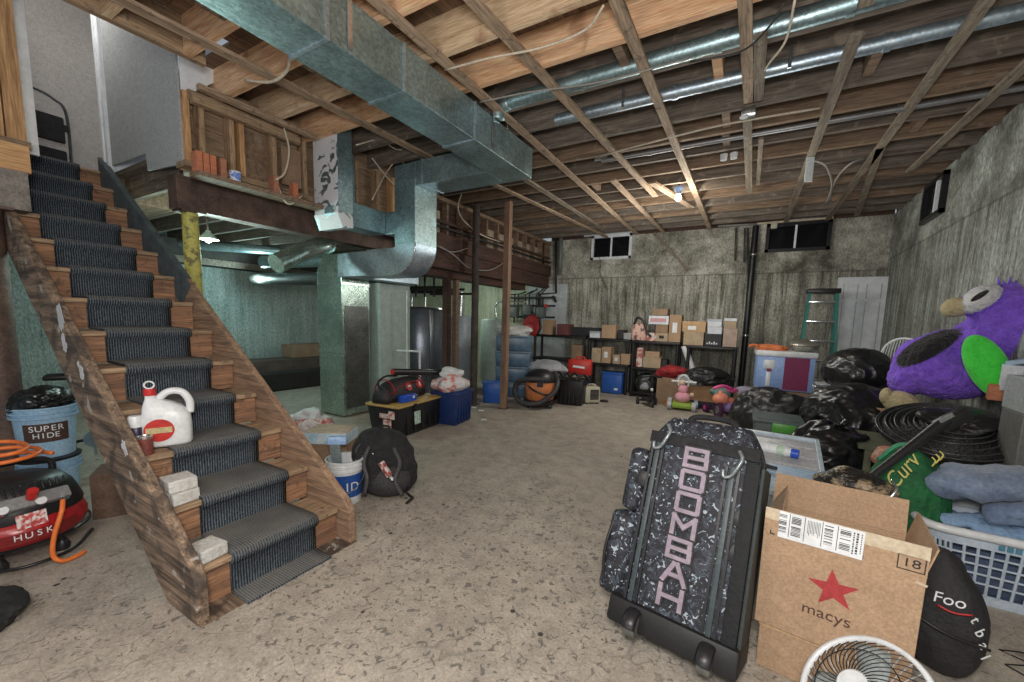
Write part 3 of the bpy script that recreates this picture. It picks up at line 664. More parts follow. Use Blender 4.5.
# ---------------------------------------------------------------- stair well
bm = BM(); bx(bm, -6.5, -6.38, .2, 2.1, 2.68, 4.9); struct('wall_stairwell_end', bm, DRYW)
bm = BM(); bx(bm, -6.38, -4.68, .84, .96, 2.68, 4.9); struct('wall_stairwell_left', bm, DRYW)
bm = BM(); bx(bm, -4.68, -4.655, .815, .965, 2.49, 4.9); struct('trim_3', bm, WHITED)
bm = BM()
outl = [(-5.42, 2.74), (-4.63, 2.72), (-4.62, 2.58), (-3.97, 2.53), (-3.97, 4.2), (-5.42, 4.2)]
prism(bm, outl, 1.585, 1.60)
struct('wall_stairwell_right', bm, DRY)
bm = BM(); bx(bm, -5.46, -5.40, 1.56, 1.60, 2.69, 4.3); bx(bm, -5.50, -5.46, 1.55, 2.1, 2.69, 4.3); struct('trim_4', bm, WHITED)
bm = BM(); prism(bm, [(1.60, 3.02), (2.02, 3.42), (2.02, 3.52), (1.60, 3.52)], 0, .012, M=Matrix.Translation((-3.96, 0, 0)) @ Matrix.Rotation(pi/2, 4, 'Z') @ Matrix.Diagonal((1, -1, 1, 1)))
struct('trim_5', bm, WHITED)
bm = BM(); bx(bm, -6.4, -5.50, .2, 2.1, 2.45, 2.66); struct('floor_landing', bm, W_BRNX)

bm = BM(); bx(bm, -6.5, -3.3, .2, 2.2, 4.7, 4.8); bx(bm, -3.5, -3.44, -1, 1.6, ZJT, 4.8); struct('ceiling_stairwell', bm, DRYW)
bm = BM(); bx(bm, -5.42, -3.97, 1.605, 1.62, 3.5, 4.75); struct('wall_stairwell_upper', bm, DRY)
bm = BM(); bx(bm, -4.62, -4.5, 1.6, YB, 2.70, ZJT+.02); struct('wall_upper_left', bm, W_BRNX)

t = thing('dark_bulkhead', 'long dark boxed beam high along the pale green wall of the left room', 'beam')
P(t, 'beam', mat('dark_board', (.05, .045, .04), .85, col2=(.03, .026, .024)), lambda b: bx(b, -7.98, -7.45, 2.0, 7.5, 2.12, 2.44))  # plain dark boards
P(t, 'edge_board', W_OLDX, lambda b: bx(b, -7.45, -7.42, 2.0, 7.5, 2.10, 2.20))
p0_, p1_ = at(654, 233, 'y', YB-.03), at(688, 270, 'y', YB-.03)
dd_ = p1_-p0_
tag(obj('wall_board', (lambda b: (box(b, (p0_+p1_)/2, (dd_.length, .03, .055), r=(0, atan2(-dd_.z, dd_.x), 0)), b)[1])(BM()), W_STRIPD), 'dusty wood strip slanting down the back wall between the two high windows', 'wood strip')
# ================================================================ staircase
NS, RUN, RISE, X0, SY0, SY1 = 13, .283, .2062, -2.0727, .79, 1.52
st = thing('staircase', 'wooden basement staircase with a grey blue carpet runner', 'staircase', (0, 0, 0))
def stringer(b, y0, y1):
    # slanted plank, foot cut level and plumb
    s = RISE/RUN; xt = -5.55
    zt = lambda x: (X0+.075-x)*s + .245
    top = [(X0+.095, .0), (X0+.095, .20), (X0+.055, .26)] + [(xt, zt(xt)), (xt, zt(xt)-.27), (X0-.20, 0)]
    prism(b, top, y0, y1)
P(st, 'stringer', W_STR, stringer, .735, .785, label='near stringer with flaking white paint', bevel=.006)
P(st, 'stringer', wood('far_stringer_wood', (.42, .27, .17), (.19, .12, .08), 'X'), stringer, 1.525, 1.57, bevel=.006)
for i in range(NS):
    x = X0-RUN*i; z = RISE*(i+1)
    P(st, 'tread', W_EDGE, lambda b: bx(b, x-RUN-.01, x, SY0, SY1, z-.032, z), bevel=.008)
    P(st, 'riser', W_RISER, lambda b: bx(b, x-.045, x-.028, SY0, SY1, z-RISE+.002, z-.034))
def runner(b):
    y0, y1 = .925, 1.375; pts = [(X0+.13, .004), (X0-.01, .006)]
    for i in range(NS):
        x = X0-RUN*i; z = RISE*(i+1)
        pts += [(x-.018, z-RISE+.015), (x-.018, z-.045), (x+.008, z-.035), (x+.016, z-.012), (x+.006, z+.008), (x-.03, z+.013), (x-RUN+.0, z+.013)]
    pts = pts[:-1] + [(X0-RUN*NS, RISE*NS+.013)]
    th = .012; nx = 8
    rows = []
    for k, (x, z) in enumerate(pts):
        rows.append([b.verts.new((x+noise.noise(Vector((k*.7, j*.9, 1)))*.004, y0+(y1-y0)*j/nx+noise.noise(Vector((k*.35, 3, 0)))*.008, z+noise.noise(Vector((k*.5, j*.6, 7)))*.003)) for j in range(nx+1)])
    for a, c in zip(rows, rows[1:]):
        for j in range(nx): b.faces.new((a[j], c[j], c[j+1], a[j+1]))
P(st, 'painted_face', mat('dark_grey_paint', (.09, .12, .13), .8, col2=(.05, .065, .075), scale=10), lambda b: prism(b, [(-3.85, 1.40), (-3.95, 1.60), (-5.53, 2.74), (-5.53, 2.52)] if False else [(-3.80, 1.58), (-5.52, (X0+.075+5.52)*RISE/RUN+.240), (-5.52, (X0+.075+5.52)*RISE/RUN-.02), (-3.98, (X0+.075+3.98)*RISE/RUN-.02)], 1.520, 1.5245), label='upper stretch painted dark grey')
P(st, 'painted_edge', mat('dark_grey_paint', (.09, .12, .13)), lambda b: prism(b, [(-3.9, (X0+.075+3.9)*RISE/RUN+.246), (-3.9, (X0+.075+3.9)*RISE/RUN+.250), (-5.52, (X0+.075+5.52)*RISE/RUN+.250), (-5.52, (X0+.075+5.52)*RISE/RUN+.246)], 1.525, 1.57))
o = P(st, 'carpet_runner', CARPET, runner, smooth=True)
so = o.modifiers.new('s', 'SOLIDIFY'); so.thickness = .014; so.offset = 0
# paint flakes on the near stringer
FL = mat('flaking_white_paint', (.66, .66, .70), .8, col2=(.5, .5, .52), scale=9)
random.seed(11)
for (u, v, ru, rv) in ((60, 318, .035, .10), (64, 345, .03, .07), (81, 372, .022, .045), (124, 448, .02, .045), (78, 365, .012, .03)):
    p = at(u, v, 'y', .733)
    def fl(b, p=p, ru=ru, rv=rv):
        pts = []
        for k in range(14):
            a = 2*pi*k/14; q = .6+.6*random.random(); X = cos(a)*ru*q*1.9; Z = sin(a)*rv*q
            pts.append((p.x + X*.8 - Z*.45*0 - Z*.35, p.z + Z*.85 + X*.2))
        prism(b, pts, .7335, .7352)
    P(st, 'paint_flake', FL, fl)
P(st, 'riser_skirt', W_STR, lambda b: bx(b, X0-.03, X0+.11, SY0-.05, SY1+.05, 0, .004))

# white bricks left on the treads
WB = mat('chalky_white_brick', (.66, .66, .64), .9, col2=(.48, .46, .43), scale=12, bump=.4)
def tread_z(i): return RISE*(i+1)
p = at(178, 492, 'y', .86); zt2 = tread_z(1)
single('brick', WB, 'chalky white brick on the second tread, under another brick', 'brick', lambda b: box(b, (0, 0, .032), (.11, .12, .062), bev=.006), loc=(X0-RUN-.07, .87, zt2+.001), rz=.1, group='white bricks on the stair')
single('brick', WB, 'chalky white brick resting on top of another brick on the second tread', 'brick', lambda b: box(b, (0, 0, .032), (.13, .12, .062), bev=.006), loc=(X0-RUN-.09, .872, zt2+.064), rz=-.05, group='white bricks on the stair')
single('brick', WB, 'long chalky white brick lying alone on the lowest tread', 'brick', lambda b: box(b, (0, 0, .034), (.13, .12, .065), bev=.008), loc=(X0-.085, .86, tread_z(0)+.001), rz=.12, group='white bricks on the stair')

# jug, spray can and brown can
JX, JY_ = X0-RUN*3-.13, .93; zj = tread_z(3)
jug = thing('plastic_jug', 'white plastic jug with red cap and red label on the fourth tread', 'jug', (X0-RUN*2-.13, .955, tread_z(2)+.016), radians(66)); jug.scale = (1.17, 1.17, 1.12)
def jugbody(b):
    for z, sx, sy, ox in ((0, .088, .06, 0),): pass
    prof = [(0, .085, .058, 0), (.012, .094, .064, 0), (.10, .094, .064, 0), (.15, .090, .060, .0), (.19, .074, .05, -.012), (.215, .05, .038, -.03), (.232, .024, .024, -.05), (.25, .018, .018, -.055)]
    n = 24; rings = []
    for z, a, c, ox in prof:
        ring = []
        for i in range(n):
            t = 2*pi*i/n; e = .55
            X = math.copysign(abs(cos(t))**e, cos(t))*a; Y = math.copysign(abs(sin(t))**e, sin(t))*c
            ring.append(b.verts.new((X+ox, Y, z)))
        rings.append(ring)
    for a, c in zip(rings, rings[1:]):
        for i in range(n): b.faces.new((a[i], a[(i+1) % n], c[(i+1) % n], c[i]))
    b.faces.new(rings[0][::-1]); b.faces.new(rings[-1])
P(jug, 'body', WHITEP, jugbody, smooth=True)
P(jug, 'handle', WHITEP, lambda b: tube(b, [(-.03, 0, .225), (.01, 0, .262), (.06, 0, .258), (.088, 0, .21), (.088, 0, .15)], .017, n=10), smooth=True)
P(jug, 'cap', REDP, lambda b: (cyl(b, (-.055, 0, .25), (-.055, 0, .282), .023), ), auto=40)
P(jug, 'pull_ring', WHITEP, lambda b: tube(b, [(-.055+.018*cos(a), 0, .30+.018*sin(a)) for a in [2*pi*i/12 for i in range(13)]], .004, n=6, k=1), smooth=True)
P(jug, 'label_sticker', REDP, lambda b: lathe(b, [(0, 0), (.055, 0), (.055, .002), (0, .002)], n=28, M=MT(-.025, -.0655, .085, 90)), label='red oval label')
P(jug, 'label_band', mat('label_gold', (.62, .50, .25), .5), lambda b: bx(b, -.072, .022, -.069, -.0675, .072, .10))
can = thing('spray_can', 'white capped dark spray can leaning by the jug', 'can', (X0-RUN*2-.15, .825, tread_z(2)+.001))
P(can, 'body', mat('dark_can', (.06, .05, .09), .35, .3), lambda b: lathe(b, [(0, 0), (.03, 0), (.032, .004), (.032, .13), (.026, .145), (0, .147)]), auto=40)
P(can, 'cap', WHITEP, lambda b: lathe(b, [(0, .135), (.031, .135), (.031, .185), (.026, .195), (0, .196)]), auto=50)
can = thing('paint_can', 'small maroon can beside the red-labelled jug', 'can', (X0-RUN*2-.06, .828, tread_z(2)+.001))
P(can, 'body', mat('maroon_label', (.22, .06, .05), .4), lambda b: lathe(b, [(0, 0), (.036, 0), (.036, .09), (0, .092)]), auto=40)
P(can, 'lid', SCREWM, lambda b: lathe(b, [(.030, .088), (.037, .088), (.037, .098), (.028, .099), (.026, .094), (0, .094)]), auto=40)
# folding step stool on the landing
s = thing('step_stool', 'folded black step stool leaning on the stairwell wall', 'step stool', (-5.95, 1.22, 2.665), radians(90))
P(s, 'frame', mat('grey_tube', (.10, .11, .12), .35, .6), lambda b: (tube(b, [(-.2, 0, 0), (-.2, 0, .62), (-.14, 0, .70), (0, 0, .74), (.14, 0, .70), (.22, 0, .58), (.22, 0, 0)], .012, n=8)), smooth=True)
P(s, 'step', FABK, lambda b: box(b, (0, -.02, .42), (.38, .04, .24), bev=.012))
P(s, 'step', FABK, lambda b: box(b, (0, -.02, .12), (.38, .04, .22), bev=.012))
P(s, 'latch', BLACKP, lambda b: box(b, (.2, -.015, .45), (.04, .03, .06), bev=.004))
# bricks and cup on the ledge of the framed wall
for i, (u, v, lab) in enumerate(((197, 172, 'left of three set together'), (204, 174, 'middle of three set together'), (211, 177, 'right of three set together'))):
    p = at(u, v, 'x', -3.82)
    single('brick', BRICK, 'orange brick standing on the ledge, '+lab, 'brick', lambda b: box(b, (0, 0, .075), (.09, .042, .15), bev=.004), loc=(-3.81, p.y, 2.456), group='orange bricks on the ledge')
for u, lab in ((221, 'orange brick standing alone just left of the blue and white cup'), (273, 'orange brick standing alone right of the blue and white cup')):
    p = at(u, 178, 'x', -3.82)
    single('brick', mat('dull_brick', (.44, .20, .12), .9, col2=(.32, .13, .08), scale=10), lab, 'brick', lambda b: box(b, (0, 0, .075), (.09, .045, .15), bev=.004), loc=(-3.81, p.y, 2.456), group='orange bricks on the ledge')
p = at(317, 205, 'x', -3.75)
single('brick', BRICK, 'orange brick beside the whitewashed duct', 'brick', lambda b: box(b, (0, 0, .07), (.07, .05, .14), bev=.004), loc=(-3.81, 2.40, 2.456), group='orange bricks on the ledge')
p = at(232, 190, 'x', -3.82)
cup = thing('cup', 'blue and white patterned cup on the ledge below the studs', 'cup', (-3.80, p.y+.02, 2.456))
P(cup, 'body', mat('blue_white_glaze', (.72, .78, .92), .3, col2=(.12, .22, .62), scale=34, lo=.48, hi=.52), lambda b: lathe(b, [(0, 0), (.036, 0), (.044, .075), (.041, .075), (.034, .006), (0, .006)], n=28), auto=50)
P(cup, 'rim', WHITEP, lambda b: lathe(b, [(.041, .074), (.045, .074), (.045, .082), (.041, .082), (.041, .074)], n=28), auto=50)
# ================================================================ helpers for everyday things
def carton(name, label, w, d, h, loc, rz, m=CARD, tape=True, lab=None, group=None, cat='box', opened=False, mark=None):
    """closed or open cardboard box with tape, flaps and a stuck-on label"""
    t = thing(name, label, cat, loc, rz, group)
    if opened:
        def sh(b):
            e = .006
            bx(b, -w/2, w/2, -d/2, d/2, .001, e); bx(b, -w/2, w/2, -d/2, -d/2+e, e, h); bx(b, -w/2, w/2, d/2-e, d/2, e, h)
            bx(b, -w/2, -w/2+e, -d/2+e, d/2-e, e, h); bx(b, w/2-e, w/2, -d/2+e, d/2-e, e, h)
        P(t, 'body', m, sh)
    else: P(t, 'body', m, lambda b: bx(b, -w/2, w/2, -d/2, d/2, .001, h), bevel=.003)
    if tape and not opened: P(t, 'tape', TAPE, lambda b: (bx(b, -w/2-.001, w/2+.001, -.025, .025, h-.06, h+.001)))
    if not opened: P(t, 'lid_flaps', m, lambda b: (bx(b, -w/2+.003, w/2-.003, -d/2+.003, -.003, h, h+.004), bx(b, -w/2+.003, w/2-.003, .003, d/2-.003, h, h+.004)))
    if lab: P(t, 'label_sticker', lab, lambda b: bx(b, -w*.22, w*.18, -d/2-.003, -d/2-.0005, h*.35, h*.72))
    return t
def shoebox(label, w, d, h, loc, rz, mb, ml, group='boxes on the black shelves', lab=None):
    t = thing('shoe_box', label, 'box', loc, rz, group)
    P(t, 'body', mb, lambda b: bx(b, -w/2, w/2, -d/2, d/2, .001, h*.8))
    P(t, 'lid', ml, lambda b: bx(b, -w/2-.006, w/2+.006, -d/2-.006, d/2+.006, h*.7, h), bevel=.003)
    if lab: P(t, 'label_sticker', lab, lambda b: bx(b, -w*.25, w*.1, -d/2-.004, -d/2-.0005, h*.2, h*.55))
    return t
def tote(name, label, w, d, h, loc, rz, mb, ml, cat='storage box', tap=.88, rim=.03, handles=True, sticker=None, group=None):
    t = thing(name, label, cat, loc, rz, group)
    def body(b):
        vs = box(b, (0, 0, h/2), (w, d, h), bev=.012)
        for v in vs:
            k = tap+(1-tap)*(v.co.z/h); v.co.x *= k; v.co.y *= k
        for i in range(1, 6):
            x = -w/2+w*i/6; box(b, (x*.95, -d/2*.965, h*.45), (.02, .02, h*.75), r=(radians(-(1-tap)*40*d/h*.5), 0, 0))
    P(t, 'body', mb, body, auto=40)
    P(t, 'lid', ml, lambda b: (box(b, (0, 0, h+.010), (w+.03, d+.03, rim), bev=.008), box(b, (0, 0, h+.028), (w*.86, d*.84, .012), bev=.005)), auto=40)
    if handles:
        for s in (-1, 1): P(t, 'handle', mb, lambda b: box(b, (s*(w/2+.004), 0, h*.84), (.03, d*.36, .03), bev=.006), auto=40)
    if sticker: P(t, 'label_sticker', sticker, lambda b: box(b, (-w*.12, -d/2*.985-.012, h*.55), (w*.13, .004, h*.42), r=(radians(-3), 0, 0)))
    return t
def bucket(name, label, r, h, loc, rz, mb, mr=None, cat='bucket', group=None, bail=True, lid=None):
    t = thing(name, label, cat, loc, rz, group)
    P(t, 'body', mb, lambda b: lathe(b, [(0, 0), (r*.84, 0), (r*.86, .01), (r*.98, h*.86), (r, h), (r-.006, h), (r*.84, .012), (0, .012)], n=36), auto=45)
    P(t, 'rim', mr or mb, lambda b: [lathe(b, [(r*.96, h-q), (r+.012, h-q), (r+.012, h-q+.012), (r*.96, h-q+.012), (r*.96, h-q)], n=36) for q in (.012, .045, .075)], auto=45)
    if bail: P(t, 'bail_handle', SCREWM, lambda b: tube(b, [(-r-.01, 0, h-.06), (-r*.9, -r*.6, h-.16), (0, -r-.03, h-.22), (r*.9, -r*.6, h-.16), (r+.01, 0, h-.06)], .004, n=6), smooth=True)
    if lid: P(t, 'lid', lid, lambda b: lathe(b, [(0, h+.003), (r+.012, h+.003), (r+.014, h+.02), (r-.01, h+.024), (0, h+.018)], n=36), auto=45)
    return t
def garbage_bag(label, s, loc, rz, seed, m=BAGM, knot=True, group='black garbage bags', amp=.22, flat=-.55, tip=(0, 0, 1)):
    t = thing('garbage_bag', label, 'garbage bag', loc, rz, group)
    P(t, 'bag', m, lambda b: blob(b, (0, 0, 0), s, seed, amp=amp, fr=1.7, ridge=1.0, n=6, flat=flat), smooth=True)
    if knot:
        def kn(b):
            c = Vector((tip[0]*s[0]*.7, tip[1]*s[1]*.7, s[2]*.96*tip[2]))
            random.seed(seed)
            for k in range(5):
                a = 2*pi*k/5+random.random(); q = c+Vector((cos(a)*.07, sin(a)*.07, .05+.03*random.random()))
                tube(b, [c-Vector((0, 0, .05)), c+Vector((cos(a)*.02, sin(a)*.02, .02)), q], .012, n=6, r2=.4, radii=[.03, .014, .022])
        P(t, 'knot', m, kn, smooth=True)
    return t

# ================================================================ near left
# ---- air compressor
cp = Vector((-3.45, .48, 0)); comp = thing('air_compressor', 'red and black pancake air compressor at the left edge of the photo', 'air compressor', (cp.x, cp.y, 0), radians(97))
REDT = plain('red_enamel', (.42, .02, .025), .28)
P(comp, 'tank', REDT, lambda b: lathe(b, [(0, .075), (.17, .08), (.245, .105), (.275, .15), (.28, .19), (.265, .235), (.22, .27), (0, .285)], n=40), smooth=True)
P(comp, 'tank_band', BLACKM, lambda b: lathe(b, [(.282, .118), (.290, .122), (.290, .132), (.282, .136), (.282, .118)], n=40), auto=40)
def shroud(b):
    lathe(b, [(.262, .232), (.27, .26), (.25, .32), (.23, .37), (.19, .42), (.13, .445), (0, .45)], n=36, sx=1, sy=.92)
P(comp, 'shroud', BLACKP, shroud, smooth=True)
P(comp, 'vent_louvres', BLACKM, lambda b: [tube(b, [(-.16+.028*i, -.205+abs(i-5)*.006, .385), (-.16+.028*i, -.16, .43)], .005, n=6) for i in range(12)], smooth=True)
PANEL = mat('grey_control_panel', (.28, .28, .28), .5, col2=(.18, .18, .18))
P(comp, 'control_panel', PANEL, lambda b: box(b, (0, -.215, .345), (.30, .05, .07), r=(radians(-38), 0, 0), bev=.012), auto=40)
P(comp, 'regulator_knob', REDP, lambda b: (cyl(b, (.0, -.235, .37), (.0, -.262, .415), .022, n=14), cyl(b, (.0, -.22, .355), (0, -.24, .38), .014, n=12)), auto=40)
for sx_ in (-.085, .05):
    g = P(comp, 'pressure_gauge', SCREWM, lambda b: cyl(b, (sx_-.02, -.222, .325), (sx_-.02, -.245, .345), .027, n=20), auto=40)
    P(g, 'dial', PAPER, lambda b: cyl(b, (sx_-.02, -.2452, .3452), (sx_-.02, -.2465, .3463), .022, n=20))
P(comp, 'hose_coupler', SCREWM, lambda b: cyl(b, (.115, -.225, .33), (.12, -.27, .33), .012, n=12), auto=40)
for a in (-2.2, -.95, .6, 2.4):
    P(comp, 'foot', BLACKP, lambda b: (lathe(b, [(0, 0), (.032, 0), (.034, .03), (.022, .055), (0, .055)], n=18, c=(cos(a)*.2, sin(a)*.2, 0)), cyl(b, (cos(a)*.2, sin(a)*.2, .05), (cos(a)*.19, sin(a)*.19, .1), .018, n=10)), auto=40)
P(comp, 'carry_handle', BLACKP, lambda b: tube(b, [(-.17, .02, .40), (-.15, .02, .49), (0, .02, .515), (.15, .02, .49), (.17, .02, .40)], .016, n=10), smooth=True)
P(comp, 'warning_label', mat('red_white_sticker', (.75, .70, .68), .5, col2=(.5, .06, .06), scale=40, lo=.45, hi=.55), lambda b: box(b, (-.015, -.262, .26), (.11, .006, .075), r=(radians(-12), 0, 0)))
# name band on the tank front
P(comp, 'name_plate', plain('dark_red_band', (.22, .02, .02), .4), lambda b: [box(b, (.283*sin(a), -.283*cos(a), .178), (.035, .005, .055), r=(0, 0, a)) for a in [radians(x) for x in range(-32, 33, 7)]])
for i, ch in enumerate('HUSKY'):
    a = radians(-15+i*7.5); text(comp, ch, .045, MT(.288*sin(a), -.288*cos(a), .186) if False else Matrix.Translation((.2875*sin(a), -.2875*cos(a), .186)) @ Matrix.Rotation(a, 4, 'Z') @ Matrix.Rotation(pi/2, 4, 'X'), PAPER, bold=0)
P(comp, 'wheel_tube', BLACKM, lambda b: tube(b, [(-.24, -.10, .05), (-.1, -.30, .04), (.1, -.31, .04), (.25, -.15, .05)], .009, n=8), smooth=True)
t = thing('air_hose', 'bright orange air hose coiled over the compressor and hanging down its front', 'hose', (cp.x, cp.y, 0), radians(92))
HOSE = plain('orange_hose', (.85, .20, .04), .45)
P(t, 'hose', HOSE, lambda b: tube(b, [(.12, -.285, .33), (.10, -.33, .28), (.06, -.345, .16), (.05, -.345, .06), (.08, -.36, .018), (.14, -.35, .016), (.17, -.33, .016)], .011, n=10), smooth=True)
P(t, 'coil', HOSE, lambda b: tube(b, [((.17-.02*k*.3)*cos(.75*k), .02+(.13)*sin(.75*k), .525+.012*k*.4) for k in range(20)], .011, n=10), smooth=True)
# ---- black bag at the bottom left corner
p = G(8, 637); single('cloth_bag', FABK, 'crumpled black cloth bag on the floor at the lower left corner', 'bag', lambda b: blob(b, (0, 0, 0), (.17, .12, .13), 3, amp=.25, n=5), loc=(p.x-.22, p.y-.05, .001), rz=.4, smooth=True)
# ---- bucket stack under the stair
bp_ = Vector((-4.28, .78, 0))
BB = mat('pale_blue_bucket', (.36, .55, .72), .4, col2=(.28, .45, .62), scale=5)
bucket('bucket', 'dark-lidded pale blue bucket standing below another bucket behind the compressor', .15, .30, (bp_.x, bp_.y, 0), face(bp_), BB, group='blue buckets by the stair', lid=BLACKP, bail=False)
b1 = bucket('bucket', 'pale blue plastic bucket with a dark brown label, stacked on top under the stair', .158, .36, (bp_.x, bp_.y, .327), face(bp_), BB, group='blue buckets by the stair', bail=False)
def curved(b, r0, r1, z0, z1, a0, a1, n=12, th=.003):
    prev = None
    for i in range(n+1):
        a = a0+(a1-a0)*i/n
        q = [b.verts.new((r*sin(a), -r*cos(a), z)) for r, z in ((r0+.0005, z0), (r1+.0005, z1), (r1+th, z1), (r0+th, z0))]
        if prev:
            for k in range(4): b.faces.new((prev[k], prev[(k+1) % 4], q[(k+1) % 4], q[k]))
        else: b.faces.new(q)
        prev = q
    b.faces.new(prev)
P(b1, 'label_sticker', mat('brown_label', (.07, .035, .025), .6), curved, .146, .151, .12, .25, -.75, .75)
for i, ch in enumerate('SUPER'):
    a = -.46+i*.23; text(b1, ch, .056, Matrix.Translation((.1535*sin(a), -.1535*cos(a), .215)) @ Matrix.Rotation(a, 4, 'Z') @ Matrix.Rotation(pi/2, 4, 'X'), PAPER, bold=0)
for i, ch in enumerate('HIDE'):
    a = -.33+i*.22; text(b1, ch, .052, Matrix.Translation((.1515*sin(a), -.1515*cos(a), .165)) @ Matrix.Rotation(a, 4, 'Z') @ Matrix.Rotation(pi/2, 4, 'X'), PAPER, bold=0)
garbage_bag('black plastic bag bulging out of the blue bucket with the brown label', (.15, .15, .14), (bp_.x, bp_.y, .66), 0, 8, group=None, knot=False)
# ---- folded bicycle standing behind the buckets
bk = thing('bicycle', 'small black bicycle standing under the stairs behind the blue buckets', 'bicycle', (-4.62, 1.16, 0), radians(70))
def wheel(x): 
    wp = P(bk, 'wheel', BLACKP, lambda b: tube(b, [(x+.24*cos(a), 0, .26+.24*sin(a)) for a in [2*pi*i/28 for i in range(29)]], .02, n=8, k=1), smooth=True)
    P(wp, 'spokes', SCREWM, lambda b: [cyl(b, (x, 0, .26), (x+.235*cos(a), 0, .26+.235*sin(a)), .002, n=5) for a in [2*pi*i/14 for i in range(14)]])
wheel(-.42); wheel(.42)
P(bk, 'frame', BLACKM, lambda b: (cyl(b, (-.42, 0, .26), (-.05, 0, .30), .012), cyl(b, (-.05, 0, .30), (-.16, 0, .78), .015), cyl(b, (-.42, 0, .26), (-.13, 0, .66), .010), cyl(b, (-.13, 0, .64), (.28, 0, .70), .016), cyl(b, (-.05, 0, .30), (.29, 0, .64), .016), cyl(b, (.42, 0, .26), (.27, 0, .82), .014)), auto=50)
P(bk, 'saddle', BLACKP, lambda b: box(b, (-.18, 0, .83), (.26, .12, .05), bev=.02, taper=.9), smooth=True)
P(bk, 'handlebar', BLACKP, lambda b: tube(b, [(.22, -.28, .92), (.27, -.12, .90), (.27, .12, .90), (.22, .28, .92)], .013), smooth=True)
P(bk, 'crank', SCREWM, lambda b: (cyl(b, (-.05, -.03, .30), (-.05, -.02, .30), .07, n=20), cyl(b, (-.05, -.05, .30), (-.05, .05, .30), .012), bx(b, -.06, -.04, -.06, -.05, .17, .30)), auto=40)
# ---- dark carton under the stair
p = G(122, 523); carton('cardboard_box', 'dark brown cardboard box on the floor under the stairs', .34, .24, .30, (-3.62, 1.02, 0), radians(62), m=mat('dark_brown_board', (.17, .11, .075), .9, col2=(.11, .07, .05), scale=8), tape=False)  # card in its own dark brown, slightly mottled

# ================================================================ behind the stair foot
p = Vector((-2.50, 1.90, 0)); bk2 = bucket('bucket', 'white bucket with a blue label beside the stair foot, tools inside', .125, .33, (p.x, p.y, 0), face(p), WHITEP)
P(bk2, 'label_sticker', plain('blue_label', (.02, .09, .36), .4), curved, .112, .121, .06, .23, -1.4, 1.4)
for i, ch in enumerate('ID'):
    a = .1+i*.42; text(bk2, ch, .09, Matrix.Translation((.1225*sin(a), -.1225*cos(a), .14)) @ Matrix.Rotation(a, 4, 'Z') @ Matrix.Rotation(pi/2, 4, 'X'), PAPER, bold=0)
t = thing('paint_scraper', 'grey steel trowel with a light blue handle standing in the white bucket', 'tool', (p.x-.0, p.y-.02, .02), face(p))
P(t, 'blade', mat('trowel_steel', (.35, .42, .45), .35, .8), lambda b: box(b, (-.04, 0, .27), (.07, .004, .30), r=(0, radians(-4), 0)))
P(t, 'handle', LBLUE, lambda b: box(b, (-.035, 0, .45), (.13, .05, .06), r=(0, radians(4), 0), bev=.01), auto=40)
t = carton('cardboard_box', 'light blue and tan flat box behind the near stair stringer, left of the white bucket', .34, .24, .10, (-2.90, 2.08, .345), radians(30), m=mat('pale_tan_card', (.55, .44, .33), .8), tape=False)
P(t, 'printed_side', mat('light_blue_print', (.38, .56, .66), .5, col2=(.62, .70, .74), scale=14), lambda b: (bx(b, -.172, .172, -.1225, -.1205, .005, .095), bx(b, .1705, .1725, -.12, .12, .005, .095)))
carton('cardboard_box', 'brown cardboard box under the light blue flat box by the stringer', .30, .26, .34, (-2.90, 2.10, 0), radians(34), m=CARD2, tape=False)
t = thing('plastic_bag', 'white and red plastic shopping bag behind the stairs near the tall shiny duct', 'bag', (-4.05, 2.62, .001), .6)
P(t, 'bag', mat('white_red_film', (.75, .70, .70), .4, col2=(.55, .12, .10), scale=5, lo=.38, hi=.46, bump=.6), lambda b: blob(b, (0, 0, 0), (.24, .18, .30), 12, amp=.3, n=5), smooth=True)
P(t, 'bag_top', WHITEP, lambda b: blob(b, (.02, 0, .22), (.12, .10, .14), 14, amp=.4, n=4), smooth=True)

# ---- backpack
p = Vector((-2.34, 2.12, 0)); bp2 = thing('backpack', 'black backpack with pale logo lying against nothing on the open floor by the stairs', 'backpack', (p.x, p.y, 0), face(p)-.1)
bp2['label'] = 'black backpack slumped on the open floor beside the white bucket'
def pack(b):
    g = bmesh.ops.create_icosphere(b, subdivisions=5, radius=1)['verts']
    for v in g:
        q = v.co; X = math.copysign(abs(q.x)**.7, q.x)*.235; Y = math.copysign(abs(q.y)**.75, q.y)*.14; Z = math.copysign(abs(q.z)**.7, q.z)*.25
        X -= .045*(Z/.25); X *= 1-.22*max(0, Z/.25)**2; X += .03*noise.noise(Vector((Z*11, Y*6, 2)))
        n_ = noise.noise(Vector((X*9, Y*9, Z*9)))*.022
        Y2 = Y+(Z+.25)*.30; v.co = Vector((X*(1+n_*3)+Z*.0, Y2+n_, max(.0, Z+.245-Y*.2)))
P(bp2, 'body', FABK, pack, smooth=True)
def pock(b):
    g = bmesh.ops.create_icosphere(b, subdivisions=4, radius=1)['verts']
    for v in g:
        q = v.co; v.co = Vector((.04+q.x*.17, -.11+q.y*.06+(q.z*.12+.17)*.30, .145+q.z*.12+noise.noise(q*3)*.008))
P(bp2, 'front_pocket', mat('black_ripstop', (.03, .03, .033), .6, bump=.3), pock, smooth=True)
P(bp2, 'front_straps', mat('grey_black_web', (.07, .07, .075), .6), lambda b: (tube(b, [(-.10, -.02, .40), (-.13, -.10, .30), (-.10, -.16, .2), (-.12, -.17, .08)], .016, n=6, r2=.4), tube(b, [(.08, -.02, .38), (.13, -.10, .28), (.10, -.17, .18), (.15, -.17, .06)], .016, n=6, r2=.4)), smooth=True)
